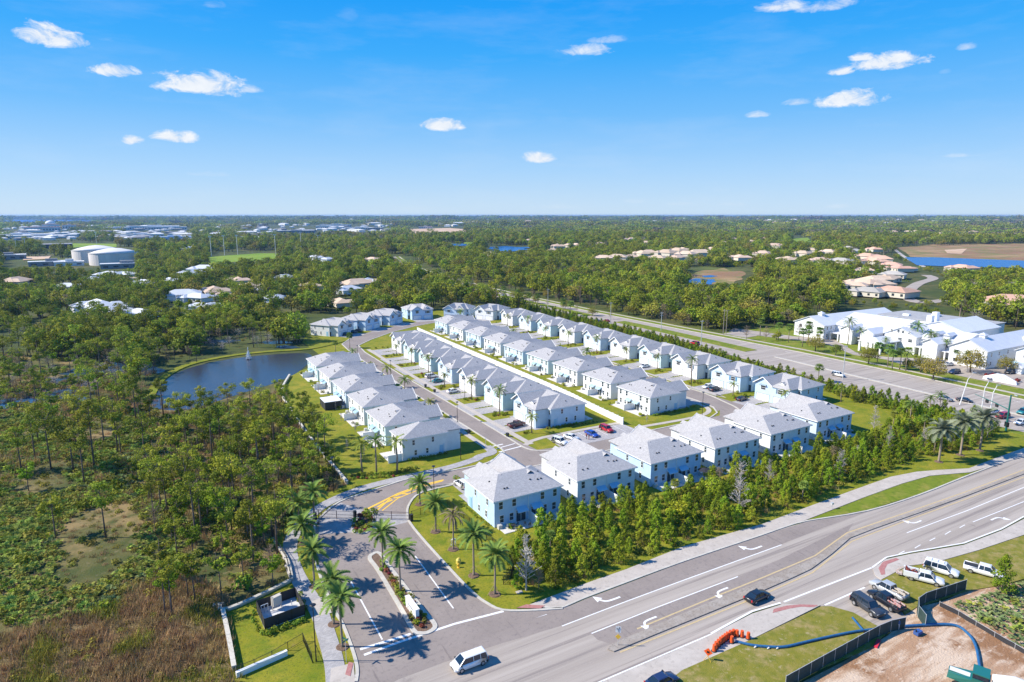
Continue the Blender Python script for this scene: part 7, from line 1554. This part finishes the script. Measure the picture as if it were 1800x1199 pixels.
# ================================================================= garden planting, small details
def shrub_mesh(seed, m, w=.7, h=.7, n=70): 
    rr = random.Random(seed); C = [(rr.uniform(-.3,.3)*w, rr.uniform(-.3,.3)*w, h*.5) for _ in range(3)]
    return quads_mesh('foliage', leaf_arrays(C, [(w*.6,w*.6,h*.5)]*3, [n//3]*3, .26, seed, shell=.6), [m])
SH = [shrub_mesh(1, G_SHRUB), shrub_mesh(2, G_OLIVE), shrub_mesh(3, G_YEL), shrub_mesh(4, G_RED, .6, .55), shrub_mesh(5, G_BROAD, .9, .9)]
SHRUBS = []
def shrub(x, y, k, s, label, group, z=.05):
    SHRUBS.append((x * x + y * y, x, y, z, k, s, label, group))
NM = ('green shrub','olive green shrub','yellow green shrub','dark red shrub','dark green shrub')
r = random.Random(12)
EMp = A((664,985),(676,990),(742,1078),(756,1100),(742,1107),(730,1102),(704,1058),(664,998))
for p in fill(EMp, .95, 5):
    k = r.choice((0,1,2,3,0,1)); shrub(*p, k, r.uniform(.7,1.2), NM[k] + ' in the planted entrance median around the white sign', NM[k] + 's of the entrance median', .14)
for p in fill(GM, .85, 6):
    k = r.choice((0,4,3,1)); shrub(*p, k, r.uniform(.8,1.4), NM[k] + ' on the small island at the gate', NM[k] + 's of the gate island', .14)
for row, v0, ln in (('C', 17.6, 6.5), ('R', 17.6, 6), ('L', 17.6, 4), ('M', 17.6, 4), ('H', 17.4, 4)):
    for (x, y, a, rw, i) in [h for h in HOUSES if h[3] == row]:
        ca, sa = math.cos(a), math.sin(a); T = lambda px, py: (x + px*ca - py*sa, y + px*sa + py*ca)
        # hedge row between the twin driveways with dark stakes
        for j in range(5):
            p = T(0, 17.4 + j * 1.05); shrub(*p, 0, .42, 'small clipped shrub in the row between twin driveways', 'clipped shrubs between the twin driveways')
        for j in range(7 if row in 'CR' else 4):
            sx = r.choice((-1,1)) if row != 'H' else 1; p = T(sx * 9.0 + r.uniform(-1.2,1.2), 17.2 + r.uniform(0, ln)); k = r.choice((0,1,2,4,1,3)); shrub(*p, k, r.uniform(.7,1.3), NM[k] + ' in the front bed between neighbouring driveways', NM[k] + 's of the front beds')
        if row in 'MLH':
            for j in range(3):
                p = T(r.choice((-6.8,6.8,-5,5,-7.4,7.4)) + r.uniform(-.5,.5), -.8 - r.uniform(.2,2.6)); k = r.choice((0,1,4,2)); shrub(*p, k, r.uniform(.8,1.5), NM[k] + ' in the back yard beside the patio slab', NM[k] + 's of the back yards')
def shrub_line(pts, d, k, s, label, group, z=.05):
    ln = [0]
    for a, b in zip(pts, pts[1:]): ln.append(ln[-1] + math.dist(a, b))
    n = int(ln[-1] / d)
    for i in range(n): p = along(i * d, pts, ln); kk = k if isinstance(k, int) else r.choice(k); shrub(p[0] + r.uniform(-.15,.15), p[1] + r.uniform(-.15,.15), kk, s * r.uniform(.8,1.2), label, group, z)
shrub_line([(54.6,146.4),(58,146.2),(66,146.1)], .9, 4, .8, 'dark shrub in the row under the side wall of the narrow end house', 'shrubs under the narrow house wall')
shrub_line([(132.5,144.4),(140,144.2),(146,144.2),(147.5,145.5)], .9, (4,0), .85, 'dark shrub in the row under the near wall of the middle row', 'shrubs under the middle row wall')
shrub_line(A((455,1112),(470,1118),(536,1092),(545,1082)), .8, (0,4), .9, 'green shrub in the hedge in front of the fenced equipment pad', 'hedge shrubs of the equipment pad')
shrub_line(A((449,1070),(445,1088),(455,1110)), .9, (0,4), .6, 'green shrub in the hedge left of the fenced equipment pad', 'hedge shrubs left of the pad')
shrub_line(A((524,1048),(540,1078)), .9, (4,), .8, 'dark shrub between the pad fence and the paver path', 'shrubs between pad and path')
shrub_line(A((620,838),(640,836),(690,834),(742,822)), .9, (4,1,0), 1.0, 'olive green shrub in the bed at the end of the retaining wall', 'shrubs at the retaining wall end')
shrub_line(A((606,845),(625,842),(655,841),(700,838)), 1.0, (1,3,0), .9, 'low grey green shrub on the bed beside the paver path', 'low shrubs beside the path')
shrub_line(A((1000,740+10),(1060,740)), 1.2, (1,), .7, 'olive shrub by the lawn above the parking bays', 'shrubs above the parking bays')
shrub_line([(97.5,150.0),(103,149.8),(109,149.6)], 1.0, (1,0,4), .9, 'shrub under the blue side wall of the first street house', 'shrubs under the first street house wall')
shrub_line([(54.8,117),(55.0,110),(55.2,105)], 1.0, (0,4), .6, 'green shrub along the white side wall of the first house', 'shrubs along the first house wall')
shrub_line(A((800,842),(820,850)), .9, (0,1), 1.1, 'shrub in the corner bed by the half hidden white SUV', 'corner bed shrubs')
for k, (u, v) in enumerate(((1735,662),(1790,672),(1745,664),(1784,674))): x, y = at(u, v); shrub(x, y, 3, 2.4, 'red flowering shrub at the end of the monument sign', 'red shrubs at the monument sign')
SHRUBS.sort(key=lambda q: q[0])
for _, x, y, z, k, s, label, group in SHRUBS[:290]:
    o = obj('shrub', SH[k], None, (x, y, z), rng.uniform(0, 6.28)); o.scale = (s, s, s); tag(o, label, 'shrub', group)
scatter('garden_shrubs', [(q[1], q[2], q[3], q[5]) for q in SHRUBS[290:]], SH, .9, 1.1, 'the remaining small shrubs of the farther front beds and back yards', 'shrubs', idx=[q[4] for q in SHRUBS[290:]])
# patio furniture behind the first house
x, y = at(885,922); o = empty('patio_table', (59.0,102.6,.13)); tag(o, 'round dark patio table on the slab of the first house', 'table'); MB().cyl(0,0,.68,.72,.55,14).build('table_top', M_PLAST, o); MB().cyl(0,0,0,.68,.05,6).build('leg', M_PLAST, o)
def chair():
    o = empty('patio_chair'); tag(o, 'grey patio chair on slab', 'chair', 'patio chairs of the first house'); m = mat('grey sling', (.12,.14,.17), .7); MB().box(-.25,.25,-.25,.25,.40,.44).build('seat', m, o); MB().box(-.25,.25,.22,.27,.44,.95).build('backrest', m, o)
    for a in (-.22,.22):
        for b in (-.22,.22): MB().box(a-.02,a+.02,b-.02,b+.02,0,.4).build('leg', M_PLAST, o)
    return o
CH = Proto(chair)
for i, (x, y, a) in enumerate(((58.1,102.8,1.6),(59.1,101.7,3.1),(60.0,102.8,-1.6),(61.6,102.4,2.6),(62.2,101.6,2.9))): CH.place((x, y, .13), a, 1.0, ('grey chair on the house side of the round patio table','grey chair on the yard side of the round patio table','grey chair right of the round patio table','grey lounge chair near the privacy fence','grey lounge chair nearest the edge of the patio slab')[i])
# dark gazebo-like umbrella & grill at the third house, screened porch in the left row
o = empty('patio_umbrella', (109.4,101.6,.1)); tag(o, 'large dark umbrella behind the third house', 'umbrella'); MB().cyl(0,0,0,2.5,.04,6).build('pole', M_PLAST, o); MB().add([(0,0,2.7)] + [(1.6*math.cos(t*math.pi/4),1.6*math.sin(t*math.pi/4),2.15) for t in range(8)], [(0,i+1,(i+1)%8+1) for i in range(8)]).build('canopy', mat('black canvas', (.02,.02,.03), .9), o)
o = empty('screened_porch', (49.4,202.5,.05)); tag(o, 'dark screened porch with white flat roof behind a house of the preserve row', 'porch'); MB().box(-2.4,2.9,-3.2,3.2,2.5,2.65).build('roof', M_TRIM, o); MB().box(-2.3,2.8,-3.1,3.1,0,2.5).build('screen', mat('dark screen', (.03,.032,.035), .8), o)
for a in (-2.32,0,2.7):
    for b in (-3.12,0,3.12): MB().box(a-.05,a+.05,b-.05,b+.05,0,2.5).build('post', M_PLAST, o)
# fountain in the pond
x, y = at(437,632); o = empty('pond_fountain', (x, y, .06)); tag(o, 'white fountain jet spraying in the pond', 'fountain'); MB().cyl(0,0,0,.3,.8,12).build('float', M_PLAST, o)
mb = MB(); rr = random.Random(2)
for i in range(260): t = rr.random(); a = rr.uniform(0,6.28); d = t * 1.6 * rr.random(); h_ = 5.5 * (1 - t) * rr.uniform(.4,1); c = (d*math.cos(a), d*math.sin(a), h_); mb.box(c[0]-.05,c[0]+.05,c[1]-.05,c[1]+.05,c[2],c[2]+.3)
q = mb.build('spray', mat('water spray', (.85,.88,.92), .3), o); q['kind'] = 'stuff'
# boulevard trees, trees and palms at the large white building
def T_(m, u, v, s, label, group=None, cat='tree', name='street_tree'): x, y = at(u, v); plant(m, name, x, y, s, label, cat, group, z=.1)
for i, (u, v, s, k) in enumerate(((1433,618,.85,2),(1469,625,.65,0),(1526,640,.8,2),(1605,672,0,0),(1640,668,.95,2),(1705,655,1.15,2),(1762,690,0,0),(1312,598,.8,9),(1346,600,.8,9),(1365,598,.7,3),(1404,598,.9,9),(1750,640,.8,9),(1768,655,.75,2),(1778,632,.7,1),(1618,655,.8,2),(1595,650,.7,3))):
    if s: T_(BAREB[1] if k == 9 else BROADS[k], u, v, s, 'rounded tree on the verge between the boulevard and the white building' if k != 9 else 'half bare brown tree on the verge near the white building', 'verge trees at the white building' if k != 9 else 'bare trees at the white building')
for i, (u, v, k, s) in enumerate(((1490,606,0,1.25),(1510,608,0,1.0),(1533,598,1,1.0),(1541,600,1,1.0),(1585,612,0,1.0),(1609,618,0,1.25),(1632,625,0,1.2),(1555,622,1,.9))): T_(COCO[k], u, v, s, 'tall coconut palm in the row before the large white building', 'coconut palms at the white building', 'palm tree', 'coconut_palm')
for i, (u, v) in enumerate(((1336,590),(1368,598),(1386,602),(1410,610),(1560,645),(1568,650),(1581,650),(1592,652),(1542,636),(1420,606),(1440,608))): T_(YP[3], u, v, 1.5, 'round headed cabbage palm on the grass strip along the boulevard', 'cabbage palms along the boulevard', 'palm tree', 'cabbage_palm')
for i, (u, v) in enumerate(((1500,600),(1480,596),(1660,630),(1680,640),(1700,648),(1655,624))): T_(COCO[i % 2], u, v, .8, 'shorter coconut palm at the porch of the large white building', 'short palms at the porch', 'palm tree', 'coconut_palm')
for i, (u, v) in enumerate(((910,532),(930,538),(945,540),(990,552),(1003,555),(870,521),(885,524),(1420,600),(1260,575))): T_(YP[3], u, v, 1.6, 'cabbage palm beside the boulevard near the distant houses', 'cabbage palms at the far boulevard', 'palm tree', 'cabbage_palm')
r = random.Random(66)
for i in range(46):
    yy = 236 + i * 8; xx = 258 + r.uniform(-2,3) if i % 2 else 237.5 + r.uniform(-1.5,1.5)
    if i % 2 == 0 and yy < 300: continue
    plant(BAREB[1] if r.random() < .7 else BROADS[2], 'boulevard_tree', xx + max(0, (yy-500)*.2), yy, r.uniform(.5,.75), 'leafless brown street tree along the receding boulevard', 'tree', 'leafless street trees of the boulevard')
x, y = at(1760,1042); plant(YPINES[3], 'site_pine', x, y, .95, 'solitary young pine with open branches before the white work truck', 'pine tree')
for (u, v, s) in ((720,862,.0),(770,800,0),(905,845,0),(610,790,.35),(625,760,.3),(640,800,.3),(600,740,.3),(575,708,.28),(590,720,.28),(560,690,.28)):
    if s: x, y = at(u, v); plant(BARES[2], 'sapling', x, y, s*1.6, 'thin leafless sapling on the lawn behind the preserve row', 'tree', 'saplings on the back lawns')
for (u, v, s) in ((1012,672,.3),(1137,742,.35),(1205,745,0),(905,700,0)):
    if s: x, y = at(u, v); plant(BARES[2], 'sapling', x, y, s*1.4, 'thin leafless sapling beside the white panel wall', 'tree', 'saplings by the white wall')
